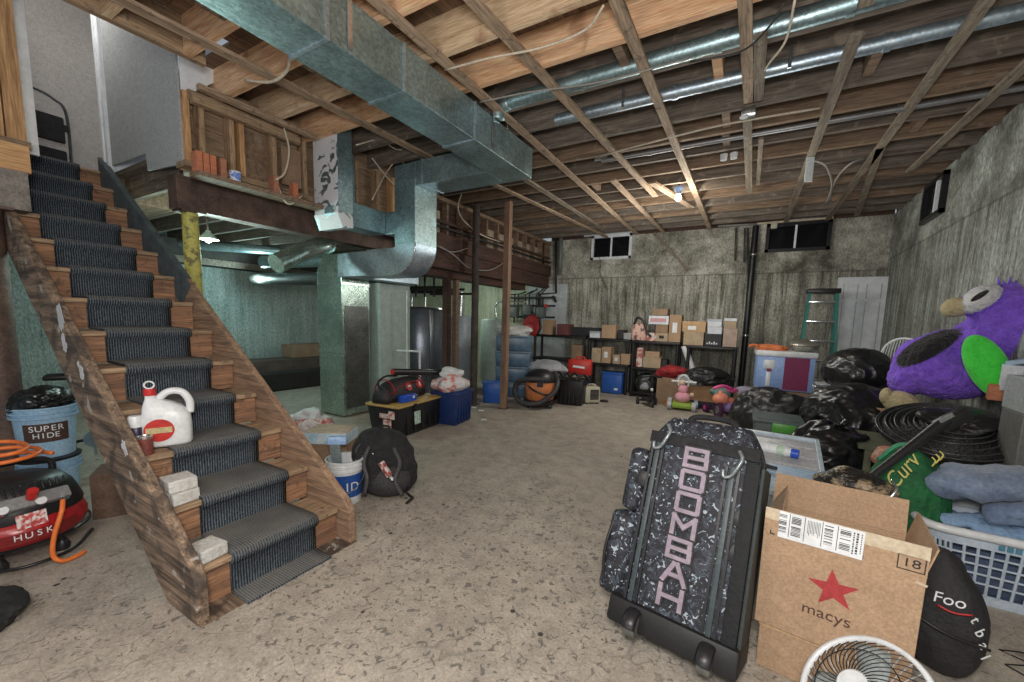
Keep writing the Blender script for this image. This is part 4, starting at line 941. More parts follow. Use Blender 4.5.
P(bp2, 'side_pocket', FABK, lambda b: blob(b, (-.15, -.0, .05), (.05, .07, .09), 4, amp=.1, n=4, flat=-1), smooth=True)
P(bp2, 'zip', mat('grey_zip', (.12, .12, .13), .4, .5), lambda b: tube(b, [(-.14, -.06, .08), (-.19, -.03, .24), (-.19, .0, .38), (-.09, .015, .43), (.05, .0, .38), (.14, -.04, .24), (.2, -.06, .08)], .006, n=6), smooth=True)
P(bp2, 'shoulder_strap', FABK, lambda b: tube(b, [(.13, -.02, .06), (.2, -.09, .02), (.22, -.14, .02), (.18, -.2, .008)], .014, n=6, r2=.4), smooth=True)
P(bp2, 'carry_loop', FABK, lambda b: tube(b, [(-.04, .12, .46), (-.03, .12, .51), (.03, .12, .51), (.04, .12, .46)], .009, n=6), smooth=True)
P(bp2, 'logo', SCREWM, lambda b: (box(b, (-.05, -.03, .335), (.05, .012, .02), r=(radians(-20), radians(35), 0)), box(b, (-.03, -.032, .345), (.045, .012, .012), r=(radians(-20), radians(-25), 0))))
t = thing('drink_bottle', 'small red-labelled bottle tucked on the front of the black backpack', 'bottle', (p.x+.13, p.y-.10, .26), face(p))
P(t, 'body', mat('bottle_label', (.6, .5, .48), .35, col2=(.3, .06, .05), scale=30, lo=.45, hi=.55), lambda b: cyl(b, (-.03, .0, .06), (.03, -.03, -.04), .024), auto=50)
P(t, 'cap', SCREWM, lambda b: cyl(b, (.032, -.031, -.044), (.05, -.04, -.07), .014), auto=50)

# ---- black tote with yellow lid, sports bag and things on it
YLW = mat('dull_yellow_lid', (.55, .38, .13), .5, col2=(.45, .30, .10))
A = G(372, 432); B_ = G(407, 441); Cc = G(450, 424)
td = (Cc-B_).normalized(); tn = (A-B_).normalized()
cen = (B_+Cc)/2 + Vector((-.10, -.04, 0)) + Vector((-td.y, td.x, 0))*.22
rz_t = atan2(td.y, td.x)
TW = (Cc-B_).length
tt = tote('storage_tote', 'large black plastic tote with dull yellow lid left of the blue tote', TW, .46, .36, (cen.x, cen.y, 0), rz_t, BLACKP, YLW, sticker=mat('white_green_sticker', (.7, .75, .72), .5, col2=(.2, .4, .3), scale=25))
P(tt, 'picture_sticker', mat('colour_print', (.75, .65, .6), .5, col2=(.5, .15, .12), scale=22, lo=.45, hi=.55), lambda b: (box(b, (-TW/2*.965-.008, -.06, .27), (.004, .22, .09)), box(b, (-TW/2*.95-.012, -.06, .16), (.004, .12, .10))))
P(tt, 'latch', BLACKM, lambda b: box(b, (-TW*.18, -.245, .33), (.05, .02, .09), bev=.004), auto=40)
def onto(t0, x, y, z):
    r = t0.rotation_euler.z; return Vector((t0.location.x+x*cos(r)-y*sin(r), t0.location.y+x*sin(r)+y*cos(r), t0.location.z+z))
ZT = .397
sb = thing('sports_bag', 'black and red sports bag with round red badges on the yellow lid', 'bag', onto(tt, -.05, .06, ZT), rz_t+.08)
def sbag(b):
    n = 16; rows = []
    for k in range(13):
        x = -.40+.8*k/12; e = 1-.35*abs(k-6)**3/216
        rows.append([b.verts.new((x, .15*cos(pi*i/n)*1.0*e, max(0, .25*sin(pi*i/n)**.7*e))) for i in range(n+1)])
    for a, c in zip(rows, rows[1:]):
        for i in range(n): b.faces.new((a[i], a[i+1], c[i+1], c[i]))
        b.faces.new((a[0], c[0], c[n], a[n]))
    b.faces.new(rows[0][::-1]); b.faces.new(rows[-1])
P(sb, 'body', mat('black_nylon', (.03, .026, .03), .55, bump=.4), sbag, smooth=True)
P(sb, 'red_panel', REDF, lambda b: [tube(b, [(x, .152*cos(a), .255*sin(a)**.7) for a in [pi*i/12 for i in range(1, 12)]], .012, n=6, r2=.5) for x in (-.30, .28)], smooth=True)
P(sb, 'piping', REDF, lambda b: tube(b, [(-.38, -.12, .10), (-.1, -.13, .19), (.1, -.13, .19), (.38, -.12, .10)], .006), smooth=True)
P(sb, 'round_badge', REDP, lambda b: [lathe(b, [(0, 0), (.055, 0), (.055, .006), (0, .006)], n=24, M=Matrix.Translation((x, -.128, .15)) @ rotm((radians(62), 0, 0))) for x in (-.02,)], label='round red badge')
P(sb, 'round_badge', REDP, lambda b: lathe(b, [(0, 0), (.055, 0), (.055, .006), (0, .006)], n=24, M=Matrix.Translation((.2, -.128, .15)) @ rotm((radians(62), 0, 0))), label='round red badge')
P(sb, 'logo', PAPER, lambda b: (box(b, (-.02, -.14, .155), (.05, .006, .018), r=(radians(-28), 0, 0)), box(b, (.2, -.14, .155), (.018, .006, .05), r=(radians(-28), 0, 0)), box(b, (.2, -.14, .155), (.045, .006, .014), r=(radians(-28), .6, 0))))
P(sb, 'handle', FABK, lambda b: tube(b, [(-.36, -.02, .12), (-.44, -.02, .24), (-.30, -.02, .30), (-.1, -.02, .28)], .012), smooth=True)
bb = thing('plastic_box', 'small bright blue plastic case at the left end of the yellow lid', 'case', onto(tt, -.20, -.17, ZT), rz_t-.05)
BRB = plain('bright_blue', (.02, .10, .62), .35)
P(bb, 'body', BRB, lambda b: box(b, (0, 0, .045), (.24, .09, .085), bev=.015, taper=.9), auto=40)
P(bb, 'lid_edge', BRB, lambda b: box(b, (0, 0, .062), (.25, .10, .012), bev=.004), auto=40)
P(bb, 'clasp', PAPER, lambda b: box(b, (.05, -.05, .055), (.03, .008, .03)))
tb = thing('poster_tube', 'long black tube lying slanted over the sports bag', 'tube', onto(tt, .12, -.02, ZT+.235), rz_t)
P(tb, 'tube', BLACKP, lambda b: cyl(b, (-.34, .05, .10), (.46, -.10, .02), .040, n=18), auto=40)
P(tb, 'end_cap', REDP, lambda b: (cyl(b, (-.345, .051, .1005), (-.338, .0495, .0999), .034, n=18)), auto=40)
# blue tote behind and bags on it
p = G(459, 431); 
t2 = tote('storage_tote', 'dark blue plastic tote right behind the black tote with yellow lid', .46, .36, .40, (cen.x+.22, cen.y+.62, 0), rz_t+.05, plain('navy_plastic', (.015, .04, .16), .4), plain('navy_lid', (.02, .05, .20), .4), handles=False)
q = onto(t2, -.05, 0, .435)
t = thing('plastic_bag', 'pink and white plastic shopping bag piled on the navy tote', 'bag', q, 1.0)
P(t, 'bag', mat('pink_white_film', (.8, .76, .76), .4, col2=(.72, .22, .20), scale=7, lo=.42, hi=.5, bump=.5), lambda b: blob(b, (0, 0, 0), (.22, .18, .24), 21, amp=.3, n=5), smooth=True)
P(t, 'bag_top', WHITEP, lambda b: blob(b, (0, 0, .18), (.13, .10, .10), 5, amp=.5, n=4), smooth=True)
single('ornament', REDP, 'small red knobbly ornament behind the black tube', 'ornament', lambda b: [ball(b, (.03*cos(a), .02*sin(a), .12+.03*sin(a*2)), .03, n=2) for a in [k*1.05 for k in range(6)]] + [cyl(b, (0, 0, 0), (0, 0, .1), .03)], loc=onto(tt, .08, .18, ZT), smooth=True)
# scraps on the floor
for i, (u, v, lab) in enumerate(((484, 420, 'white paper scrap on the floor right of the blue tote'), (474, 408, 'small grey scrap of paper by the dark steel post'), (481, 411, 'small pale scrap nearest the dark steel post'))):
    p = G(u, v); single('paper_scrap', PAPER, lab, 'paper', lambda b: box(b, (0, 0, .008), (.08, .045, .014), bev=.004), loc=(p.x, p.y, .001), rz=.5, group='scraps on the floor')
p = G(158, 604+5)
# ================================================================ boiler corner
TANK = mat('dark_tank_steel', (.30, .34, .40), .32, .7, col2=(.20, .23, .28), scale=3)
t = thing('water_tank', 'large dark steel cylindrical tank behind the furnace with bright vertical glint', 'tank', (-4.98, 5.38, 0))
P(t, 'shell', TANK, lambda b: lathe(b, [(0, .08), (.38, .08), (.40, .10), (.40, 1.50), (.36, 1.54), (0, 1.56)], n=48), auto=45)
P(t, 'seam', SCREWM, lambda b: bx(b, .36, .372, -.19, -.165, .1, 1.5))  # bright strip laid on as the shell's vertical glint
P(t, 'pipe_fitting', SCREWM, lambda b: (cyl(b, (-.1, -.1, 1.55), (-.1, -.1, 1.72), .02), cyl(b, (.12, 0, 1.55), (.12, 0, 1.75), .02)), auto=40)
for a in (.5, 2.6, 4.7): P(t, 'leg', BLACKM, lambda b: cyl(b, (cos(a)*.3, sin(a)*.3, 0), (cos(a)*.3, sin(a)*.3, .09), .02))
t = thing('pipe_rail', 'white pipe frame standing in front of the dark tank', 'pipe', (-4.1, 4.42, 0), radians(20))
P(t, 'upright', WHITEP, lambda b: cyl(b, (0, 0, 0), (0, 0, .88), .016), auto=40)
P(t, 'crossbar', WHITEP, lambda b: cyl(b, (-.36, .0, .88), (.016, 0, .88), .016), auto=40)
P(t, 'upright', WHITEP, lambda b: cyl(b, (-.2, 0, 0), (-.2, 0, 1.75), .009), auto=40)
t = thing('water_heater', 'pale grey slim water heater between the dark posts', 'water heater', (-4.98, 6.55, 0))
HTR = plain('pale_heater_enamel', (.45, .52, .58), .4)
P(t, 'jacket', HTR, lambda b: lathe(b, [(0, .05), (.2, .05), (.22, .07), (.22, 1.38), (.19, 1.42), (0, 1.43)], n=36), auto=45)
P(t, 'flue', SCREWM, lambda b: cyl(b, (0, 0, 1.42), (0, 0, 1.9), .045), auto=40)
P(t, 'base', BLACKM, lambda b: cyl(b, (0, 0, 0), (0, 0, .06), .17, n=30), auto=40)
P(t, 'control_box', BLACKP, lambda b: box(b, (.05, -.22, .3), (.1, .05, .14)))
P(t, 'vent_hole', INK, lambda b: cyl(b, (.06, -.218, 1.28), (.062, -.222, 1.28), .025))
t = thing('water_heater', 'grey green water heater with white piping behind the slim rust brown post', 'water heater', (-4.75, 7.45, 0))
P(t, 'jacket', plain('green_grey_enamel', (.36, .45, .42), .45), lambda b: lathe(b, [(0, .05), (.27, .05), (.29, .07), (.29, 1.34), (.26, 1.38), (0, 1.39)], n=36), auto=45)
P(t, 'base', BLACKM, lambda b: cyl(b, (0, 0, 0), (0, 0, .06), .23, n=30), auto=40)
P(t, 'inlet_pipe', SCREWM, lambda b: tube(b, [(.1, -.1, 1.38), (.1, -.1, 1.7), (.4, -.1, 1.75), (.8, -.1, 1.75)], .015), smooth=True)
P(t, 'side_pipe', WHITEP, lambda b: tube(b, [(.22, -.24, .95), (.26, -.3, .95), (.40, -.3, .90), (.45, -.3, .86)], .018), smooth=True)
# wall pipes in the far left corner
def pipe(label, pts, r, m, k=1, name='wall_pipe', group=None):
    t = single(name, m, label, 'pipe' if 'pipe' in name else 'cable', lambda b: tube(b, pts, r, n=8, k=k), smooth=True, group=group); return t
YW = YB-.06
BP = mat('blackened_pipe', (.05, .05, .05), .5, .3)
def vp(u, v): q = at(u, v, 'y', YW); return (q.x, YW, q.z)
pipe('black elbowed pipe on the white wall patch, leading down from the wooden girder', [vp(556, 240), vp(556, 293), vp(539, 294), vp(538, 318)], .028, BP)
pipe('thinner black pipe on the white wall patch, inside the elbowed pipe', [vp(545, 298), vp(543, 298), vp(543, 318)], .016, BP)
pipe('dark gauge pipe stub hanging on the white wall patch', [vp(553, 296), vp(556, 302)], .03, BP)
pipe('grey downpipe on the back wall at the end of the girder', [vp(561, 232), vp(560, 275)], .05, mat('grey_downpipe', (.20, .22, .22), .5))
t = thing('meter_manifold', 'tangle of dark gas pipes and meters on the pale wall', 'gas meter', (-4.35, YB-.25, 0))
random.seed(5)
P(t, 'pipework', BP, lambda b: [tube(b, [(-.5+.14*i, .08*(i % 2), 1.2+.1*(i % 3)), (-.5+.14*i, .08*(i % 2), 1.95), (-.3+.14*i, .08*(i % 2), 1.95+.03*i)], .018, n=8, k=1) for i in range(7)] + [cyl(b, (-.6, 0, z), (.7, 0, z), .022) for z in (1.45, 1.7, 1.88)], auto=50)
for i in range(3): P(t, 'meter', mat('meter_grey', (.13, .15, .15), .5), lambda b: box(b, (-.28+.34*i, -.06, 1.55+.05*(i % 2)), (.2, .16, .24), bev=.03), auto=40)
P(t, 'valve', REDP, lambda b: cyl(b, (.5, -.02, 1.7), (.5, -.05, 1.7), .04))
pipe('thin dark pipe running along the low framed wall to the back corner', [(-3.86, 4.0, 2.66), (-3.86, 8.3, 2.64)], .018, BP)
t = thing('corner_pipes', 'dark pipes clustered below the red brown girder above the dark tank', 'pipe', (-4.7, 5.6, 0))
P(t, 'pipework', BP, lambda b: [cyl(b, (-.6, -.6+.25*i, 1.82+.06*(i % 2)), (.35, -.55+.25*i, 1.82+.06*(i % 2)), .022) for i in range(5)] + [cyl(b, (-.3+.2*i, -.3, 1.72), (-.3+.2*i, -.3, 2.4), .02) for i in range(4)], auto=50)
# dark crates against the green wall
t = thing('wooden_crate', 'long dark brown board box against the pale green wall', 'crate', (-7.55, 4.2, 0), radians(88))
DKB = mat('dark_crate_board', (.12, .09, .075), .9, col2=(.07, .05, .045), scale=5)
P(t, 'body', DKB, lambda b: box(b, (0, 0, .27), (2.6, .5, .53), bev=.006), label='dark brown board body')
P(t, 'lid', mat('black_cover', (.03, .026, .026), .9), lambda b: box(b, (.2, -.30, .17), (3.0, .35, .33), bev=.03))
carton('cardboard_box', 'brown cardboard box on top of the long dark crate by the green wall', .9, .4, .24, (-7.6, 5.0, .54), radians(88), m=CARD2, tape=False)
# shiny rail and fixtures on the far left ceiling, green bulb
t = thing('bulb_light', 'lit bulb in a clamp shade under the joists of the left room', 'light', (-4.62, 2.02, 2.06))
P(t, 'shade', plain('pale_green_enamel', (.55, .75, .68), .3), lambda b: lathe(b, [(.02, .10), (.025, .08), (.085, .02), (.088, .015), (.080, .018), (.02, .075)], n=24), auto=50)
P(t, 'bulb', mat('lit_bulb', (1, 1, 1), .3, emit=((.85, 1.0, .92), 14)), lambda b: ball(b, (0, 0, .018), .035, n=3), smooth=True)
P(t, 'stem', SCREWM, lambda b: cyl(b, (0, 0, .09), (0, 0, .40), .008))
t = thing('bulb_light', 'lit warm ceiling bulb in a blue white porcelain socket near the far end', 'light', (-.89, 5.65, 2.98))
P(t, 'socket', plain('porcelain_blue', (.35, .5, .85), .3), lambda b: lathe(b, [(0, .12), (.055, .12), (.055, .09), (.03, .06), (.028, .03), (0, .03)], n=24), auto=50)
P(t, 'bulb', mat('lit_warm_bulb', (1, 1, 1), .3, emit=((1.0, .80, .45), 18)), lambda b: ball(b, (0, 0, -.01), .038, (1, 1, 1.15)), smooth=True)
P(t, 'stem', BLACKM, lambda b: cyl(b, (0, 0, .11), (0, 0, .345), .012))
t = thing('lamp_socket', 'white porcelain double socket under the dark joists, right of the bulb', 'socket', (-.30, 4.78, 3.04))
P(t, 'socket', WHITEP, lambda b: [lathe(b, [(0, .055), (.035, .055), (.03, 0), (.018, 0), (.018, .02), (0, .02)], n=20, c=(x, 0, 0)) for x in (-.045, .045)], auto=50)
t = thing('junction_box', 'small white junction box where two furring strips meet', 'electrical box', (-.13, 3.86, 3.05))
P(t, 'box', SCREWM, lambda b: box(b, (0, 0, 0), (.10, .09, .05), bev=.005), auto=40)
P(t, 'cover', WHITEP, lambda b: cyl(b, (-.03, -.02, -.028), (-.03, -.02, -.036), .03), auto=40)
single('paper_tag', plain('pale_tag', (.66, .72, .74), .7), 'white paper tag hanging from a furring strip near the far end', 'tag', lambda b: box(b, (0, 0, -.12), (.07, .012, .24), bev=.003), loc=(.41, 5.15, ZJ-.026), rz=.3)
single('ceiling_tag', plain('pale_blue_tag', (.60, .68, .74), .7), 'small pale blue tag on a joist left of the bulb', 'tag', lambda b: box(b, (0, 0, 0), (.14, .01, .11)), loc=tuple(at(601, 155, 'y', 4.62)), rz=0)
# cables
WCAB = plain('pale_cable', (.62, .55, .44), .6); GCAB = plain('grey_cable', (.30, .28, .26), .6)
def cz(pts): return [tuple(at(u, v, 'z', z)) for u, v, z in pts]
pipe('pale cable sagging across the bright joists right of the large duct', cz([(445, 70, 3.08), (490, 58, 3.05), (540, 48, 3.04), (585, 30, 3.05), (604, 5, 3.08)]), .007, WCAB, 5, 'cable')
pipe('grey cable following the first silver pipe', cz([(480, 102, 3.05), (530, 92, 3.04), (600, 82, 3.05), (690, 58, 3.06)]), .006, GCAB, 5, 'cable')
pipe('black cable curving from the top edge across the first silver pipe', cz([(785, 2, 3.08), (768, 28, 3.02), (740, 52, 3.0), (690, 62, 3.03)]), .006, BP, 5, 'cable')
pipe('pale cable dropping between the two silver pipes', cz([(795, 0, 3.08), (786, 40, 3.0), (770, 62, 2.98), (765, 70, 3.06)]), .007, WCAB, 5, 'cable')
pipe('looped grey cable hanging beside the white paper tag', cz([(812, 160, 3.06), (826, 166, 2.98), (832, 186, 2.94), (826, 204, 3.0)]), .010, GCAB, 5, 'cable')
pipe('grey cable looping right of the white paper tag', cz([(866, 158, 3.06), (850, 164, 3.0), (836, 180, 2.98), (830, 200, 3.05)]), .010, GCAB, 5, 'cable')
pipe('long grey cable along the thin conduit', cz([(600, 156, 3.08), (700, 130, 3.05), (760, 118, 3.05), (820, 108, 3.07)]), .008, WCAB, 5, 'cable')
pipe('thin white hanger rod from the joists to the end of the large duct', [tuple(at(508, 66, 'y', 3.3)), tuple(at(507, 157, 'y', 3.3))], .006, SCREWM, 1, 'hanger_pipe')
pipe('pale looped cable on the joists left of the large duct', cz([(290, 58, 3.08), (286, 72, 3.02), (270, 82, 3.0), (245, 80, 3.05)]), .010, WCAB, 5, 'cable')
def cx(pts, X=-3.72): return [tuple(at(u, v, 'x', X)) for u, v in pts]
pipe('pale cable hanging in a loop on the framed wall left of the whitewashed duct', cx([(284, 128), (289, 150), (285, 172), (276, 180)]), .008, WCAB, 5, 'cable')
pipe('thin pale cable dropping from the ledge beside the orange brick', cx([(278, 186), (284, 200), (291, 204), (302, 196)], -3.8), .008, WCAB, 5, 'cable')
for i, (pts, lab) in enumerate(((((356, 145), (380, 140), (400, 150), (425, 138)), 'tangled pale cable at the top of the gap between the two ducts'),
    (((372, 200), (385, 175), (395, 160), (400, 148)), 'cable rising diagonally between the painted duct and the duct drop'),
    (((372, 158), (385, 175), (398, 190), (404, 206)), 'cable falling diagonally between the painted duct and the duct drop'),
    (((404, 150), (402, 175), (396, 195), (402, 208)), 'cable hanging in a bow beside the duct drop'),
    (((400, 138), (415, 130), (430, 140), (445, 150)), 'pale cable bundle under the left edge of the large duct'))):
    pipe(lab, cx(pts, -3.45 if i in (0, 4) else -3.66), .007, WCAB, 5, 'cable', 'cables behind the ducts')
for i, (pts, lab) in enumerate(((((462, 192), (458, 208), (465, 222), (482, 235), (500, 242)), 'pale cable draped on the wooden wall beyond the duct'),
    (((440, 246), (455, 256), (470, 268), (490, 270), (505, 262)), 'grey cable drooping over the dark red girder'),
    (((436, 245), (452, 252), (468, 248)), 'short cable over the red girder next to the elbow'))):
    pipe(lab, cx(pts, -3.80), .009, GCAB if i else WCAB, 5, 'cable', 'cables on the far wooden wall')

# black drain pole and conduits on the back wall
a, b_ = at(756, 226, 'y', YB-.05), at(753, 345, 'y', YB-.05)
t = thing('drain_pipe', 'black drain pipe running down the back wall between shelf and cooler', 'pipe')
P(t, 'pipe_run', BLACKM, lambda b: cyl(b, (a.x, YB-.07, 3.1), (a.x, YB-.07, .0), .05, n=18), auto=40)
P(t, 'clamp', SCREWM, lambda b: [cyl(b, (a.x, YB-.07, z), (a.x, YB-.07, z+.03), .056, n=18) for z in (2.6,)], auto=40)
P(t, 'clamp', SCREWM, lambda b: cyl(b, (a.x, YB-.07, 1.2), (a.x, YB-.07, 1.23), .056, n=18), auto=40)
for u, v0, v1, lab in ((748, 228, 340, 'thin grey conduit just left of the black drain pipe'), (745, 228, 262, 'short thin conduit on the back wall, second left of the black drain pipe'), (736, 228, 261, 'short thin conduit on the back wall, third left of the black drain pipe')):
    pipe(lab, [vp(u, v0), vp(u-1, v1)], .014, mat('dark_conduit', (.10, .10, .10), .5, .4), 1)
pipe('horizontal grey conduit along the top of the back wall', [vp(718, 226), vp(757, 224)], .02, GCAB, 1)
t = thing('wall_socket', 'small cream electrical box beside the right basement window', 'electrical box', tuple(at(774, 226, 'y', YB-.02)))
P(t, 'box', CREAM, lambda b: box(b, (0, -.03, 0), (.09, .05, .10), bev=.006), auto=40)
P(t, 'conduit', SCREWM, lambda b: tube(b, [(.03, -.03, .02), (.1, -.03, .07), (.7, -.03, .09)], .012), smooth=True)
# crack line
single('wall_crack', INK, 'jagged dark crack on the back wall below the left window', 'crack', lambda b: tube(b, [vp(594, 247), vp(601, 262), vp(600, 272), vp(608, 290)], .012, n=5, k=3, r2=.3))

# ---------------------------------------------------------------- white door and ladder
a = at(838, 277, 'y', YB-.12); c = at(889, 277, 'y', YB-.12); dw = c.x-a.x; dh = a.z-.06
t = thing('door', 'white six panel door leaning on the back wall', 'door', ((a.x+c.x)/2, YB-.26, 0)); t.rotation_euler = (radians(-2.2), 0, 0)
P(t, 'slab', WHITED, lambda b: bx(b, -dw/2, dw/2, 0, .035, .05, dh+.05), bevel=.004)
for sx_ in (-1, 1):
    for z0_, z1_ in ((.87, .97), (.50, .84), (.12, .42)):
        P(t, 'raised_panel', WHITED, lambda b: (bx(b, sx_*dw*.23-dw*.13, sx_*dw*.23+dw*.13, -.006, .0, z0_*dh, z1_*dh)), bevel=.004)
        P(t, 'panel_groove', plain('groove_grey', (.48, .52, .58), .6), lambda b: [bx(b, sx_*dw*.23+s*dw*.14-.006, sx_*dw*.23+s*dw*.14+.006, -.0015, 0, z0_*dh-.01, z1_*dh+.01) for s in (-1, 1)])
P(t, 'foot_block', W_Y, lambda b: bx(b, -.2, .2, .0, .05, 0, .05))
LGR = plain('green_ladder_rail', (.03, .22, .19), .4)
a = at(808, 293, 'y', YB-.3); c = at(834, 293, 'y', YB-.3); lw = (c.x-a.x)/2; lh = a.z
t = thing('step_ladder', 'green stepladder with aluminium steps beside the white door', 'ladder', ((a.x+c.x)/2, YB-.60, 0))
def rail(b, s, y0, y1): 
    prism(b, [(s*(lw+.09)-.02, 0), (s*(lw+.09)+.02, 0), (s*lw+.02, lh), (s*lw-.02, lh)], 0, .07, M=Matrix(((1, 0, 0, 0), (0, 1, (y1-y0)/lh, y0), (0, 0, 1, 0), (0, 0, 0, 1))))
for s in (-1, 1):
    P(t, 'front_rail', LGR, rail, s, -.2, .0)
    P(t, 'rear_rail', LGR, rail, s*.98, .16, .08)
for i in range(6):
    z = .28+.30*i; f = 1-z/lh; P(t, 'step', SCREWM, lambda b: box(b, (0, -.2*f+.035, z), (2*(lw+.09*f), .08, .03), bev=.004), auto=40)
P(t, 'top_cap', BLACKP, lambda b: box(b, (0, .08, lh+.01), (2*lw+.08, .24, .07), bev=.01), auto=40)

# ---------------------------------------------------------------- black shelving along the back wall
def shelf(label, x0, x1, y, h=1.05, d=.42, zs=(.10, .62, 1.02), rz=0, group='black plastic shelf units along the back wall'):
    w_ = x1-x0; t = thing('shelf_unit', label, 'shelf', ((x0+x1)/2, y, 0), rz, group)
    for sx_ in (-1, 1):
        for sy_ in (-1, 1): P(t, 'leg', BLACKP, lambda b: cyl(b, (sx_*(w_/2-.04), sy_*(d/2-.04), 0), (sx_*(w_/2-.04), sy_*(d/2-.04), max(zs)), .028, n=12), auto=40)
    for z in zs: P(t, 'shelf_board', BLACKP, lambda b: (box(b, (0, 0, z), (w_, d, .045), bev=.008), [bx(b, -w_/2+.02, w_/2-.02, y0_, y0_+.008, z+.02, z+.026) for y0_ in (-.12, 0, .12)]), auto=40)
    return t
YS = 7.85
def sx_at(u, z): return at(u, 340, 'y', YS-.2).x
ZT1, ZT2 = 1.06, .58
A0, A1 = at(536, 340, 'y', YS).x, at(588, 340, 'y', YS).x
s1 = shelf('leftmost black shelf unit, with the red backpack at its corner', A0, A1, YS+.05, zs=(.12, ZT2, ZT1))
B0, B1 = at(590, 340, 'y', YS).x, at(632, 340, 'y', YS).x
s2 = shelf('black shelf unit second from left with blue bin beneath', B0, B1, YS+.05, zs=(ZT2-.02, ZT1-.02))
C0, C1 = at(634, 340, 'y', YS).x, at(682, 340, 'y', YS).x
s3 = shelf('black shelf unit third from left, holding most of the shoe boxes', C0, C1, YS, zs=(.08, ZT2-.04, ZT1-.03))
D0, D1 = at(687, 340, 'y', YS-.3).x, at(739, 340, 'y', YS-.3).x
s4 = shelf('rightmost black shelf unit next to the black drain pipe', D0, D1, YS-.15, zs=(.10, ZT2-.08, ZT1-.06))
Ytop = YS-.05
def on(u0, u1, vt, z, y=None, d=.26):
    """width, height and centre of a box that spans u0..u1 with top vt, standing on height z"""
    y = y or Ytop; a = at(u0, vt, 'y', y-d/2); c = at(u1, vt, 'y', y-d/2); return c.x-a.x, a.z-z, ((a.x+c.x)/2, y, z)
GRC = plain('grey_card', (.40, .40, .42), .7); WHC = plain('white_card', (.70, .74, .80), .6); BKC = plain('black_card', (.03, .03, .035), .6); TANC = mat('tan_card', (.50, .38, .26), .8); REDC = mat('red_white_card', (.68, .58, .55), .6, col2=(.45, .12, .09), scale=12, lo=.45, hi=.52)
za, zb = ZT1+.004, ZT1+.004
def sb_(label, u0, u1, vt, z, m, ml, y=None, d=.28, lab=None, rz=0):
    w_, h_, c = on(u0, u1, vt, z, y, d); return shoebox(label, w_, d, h_, c, rz, m, ml, lab=lab)
def cb_(label, u0, u1, vt, z, m=CARD, y=None, d=.28, lab=None, rz=0):
    w_, h_, c = on(u0, u1, vt, z, y, d); return carton('cardboard_box', label, w_, d, h_, c, rz, m=m, tape=False, lab=lab, group='boxes on the black shelves')
T1 = ZT1+.03; T2 = ZT1+.01; T3 = ZT1; T4 = ZT1-.03
cb_('light brown carton on the leftmost shelf, beside the red backpack', 543, 551, 320, T1)
cb_('flat dark red box on the leftmost shelf under the pale wall patch', 557, 569, 324, T1, plain('maroon_card', (.16, .05, .05), .6))
cb_('long black case lying on the leftmost shelf', 570, 601, 327, T1, BKC, d=.2, y=YS+.05)
cb_('brown carton in the middle of the shelf top, left of the basketball shirt bag', 602, 616, 325, T2)
sb_('low white box in front of the black case, on the shelf top', 590, 600, 331, T2, WHC, GRC, y=YS-.08, d=.2)
cb_('flat black box on the shelf top right of the brown carton', 618, 624, 330, T2, BKC)
sb_('low grey box on the shelf top left of the striped bag', 624, 631, 333, T2, GRC, GRC)
t = thing('gym_bag', 'pink and black striped drawstring bag on the shelf top', 'bag', on(631, 646, 318, T3)[2])
P(t, 'bag', mat('pink_black_stripes', (.72, .45, .38), .8, col2=(.15, .10, .10), scale=14, stretch=(1, 1, .6), lo=.44, hi=.48), lambda b: blob(b, (0, 0, 0), (.17, .12, .34), 31, amp=.12, n=5), smooth=True)
P(t, 'strap', BLACKP, lambda b: tube(b, [(-.08, -.08, .30), (-.02, -.1, .42), (.1, -.1, .34), (.17, -.14, .16), (.25, -.14, .08)], .022, n=8), smooth=True)
cb_('flat orange and tan box on the shelf top right of the striped bag', 647, 656, 333, T3, REDC)
cb_('flat tan box under the tall white-labelled stack', 656, 668, 333, T3, TANC, lab=INK)
w_, h_, c = on(656, 668, 325, T3); h1 = on(656, 668, 333, T3)[1]
carton('cardboard_box', 'grey brown box in the middle of the stack with the red-lettered box', w_, .28, h_-h1, (c[0], c[1], T3+h1+.006), 0, m=CARD2, tape=False, group='boxes on the black shelves')
w2, h2, c2 = on(649, 669, 316, T3); 
rb = carton('cardboard_box', 'white box with red lettering on the stack', w2, .28, h2-h_-.01, (c2[0], c2[1], T3+h_+.012), 0, m=WHC, tape=False, group='boxes on the black shelves')
P(rb, 'red_lettering', REDP, lambda b: [bx(b, -w2*.4+i*w2*.1, -w2*.4+i*w2*.1+w2*.055, -.144, -.1405, (h2-h_)*.25, (h2-h_)*.7) for i in range(8)])
w3, h3, c3 = on(653, 668, 309, T3)
carton('cardboard_box', 'brown carton topmost above the red-lettered box', w3, .28, h3-h2-.012, (c3[0], c3[1], T3+h2+.014), 0, m=CARD2, tape=False, group='boxes on the black shelves')
cb_('tall brown carton right of the red-lettered stack', 670, 682, 315, T3, CARD, lab=PAPER)
wq, hq, cq = on(684, 705, 332, T4, YS-.2); cb_('lower tan shoe box at the left end of the right shelf', 684, 704, 332, T4, TANC, y=YS-.2)
w3, h3, c3 = on(683, 706, 321, T4, YS-.2)
shoebox('upper orange brown shoe box at the left end of the right shelf', w3, .28, h3-hq-.008, (c3[0], c3[1], T4+hq+.006), 0, mat('orange_card', (.55, .36, .20), .7), mat('orange_card2', (.60, .38, .20), .7), lab=PAPER)
wq, hq, cq = on(706, 721, 334, T4, YS-.2); b0 = cb_('black shoe box with pale lettering, bottom of the white stack', 706, 722, 334, T4, BKC, y=YS-.2, d=.27)
P(b0, 'pale_lettering', PAPER, lambda b: [bx(b, -.10+i*.035, -.08+i*.035, -.1395, -.1355, .03, .055+.02*(i % 2)) for i in range(5)])
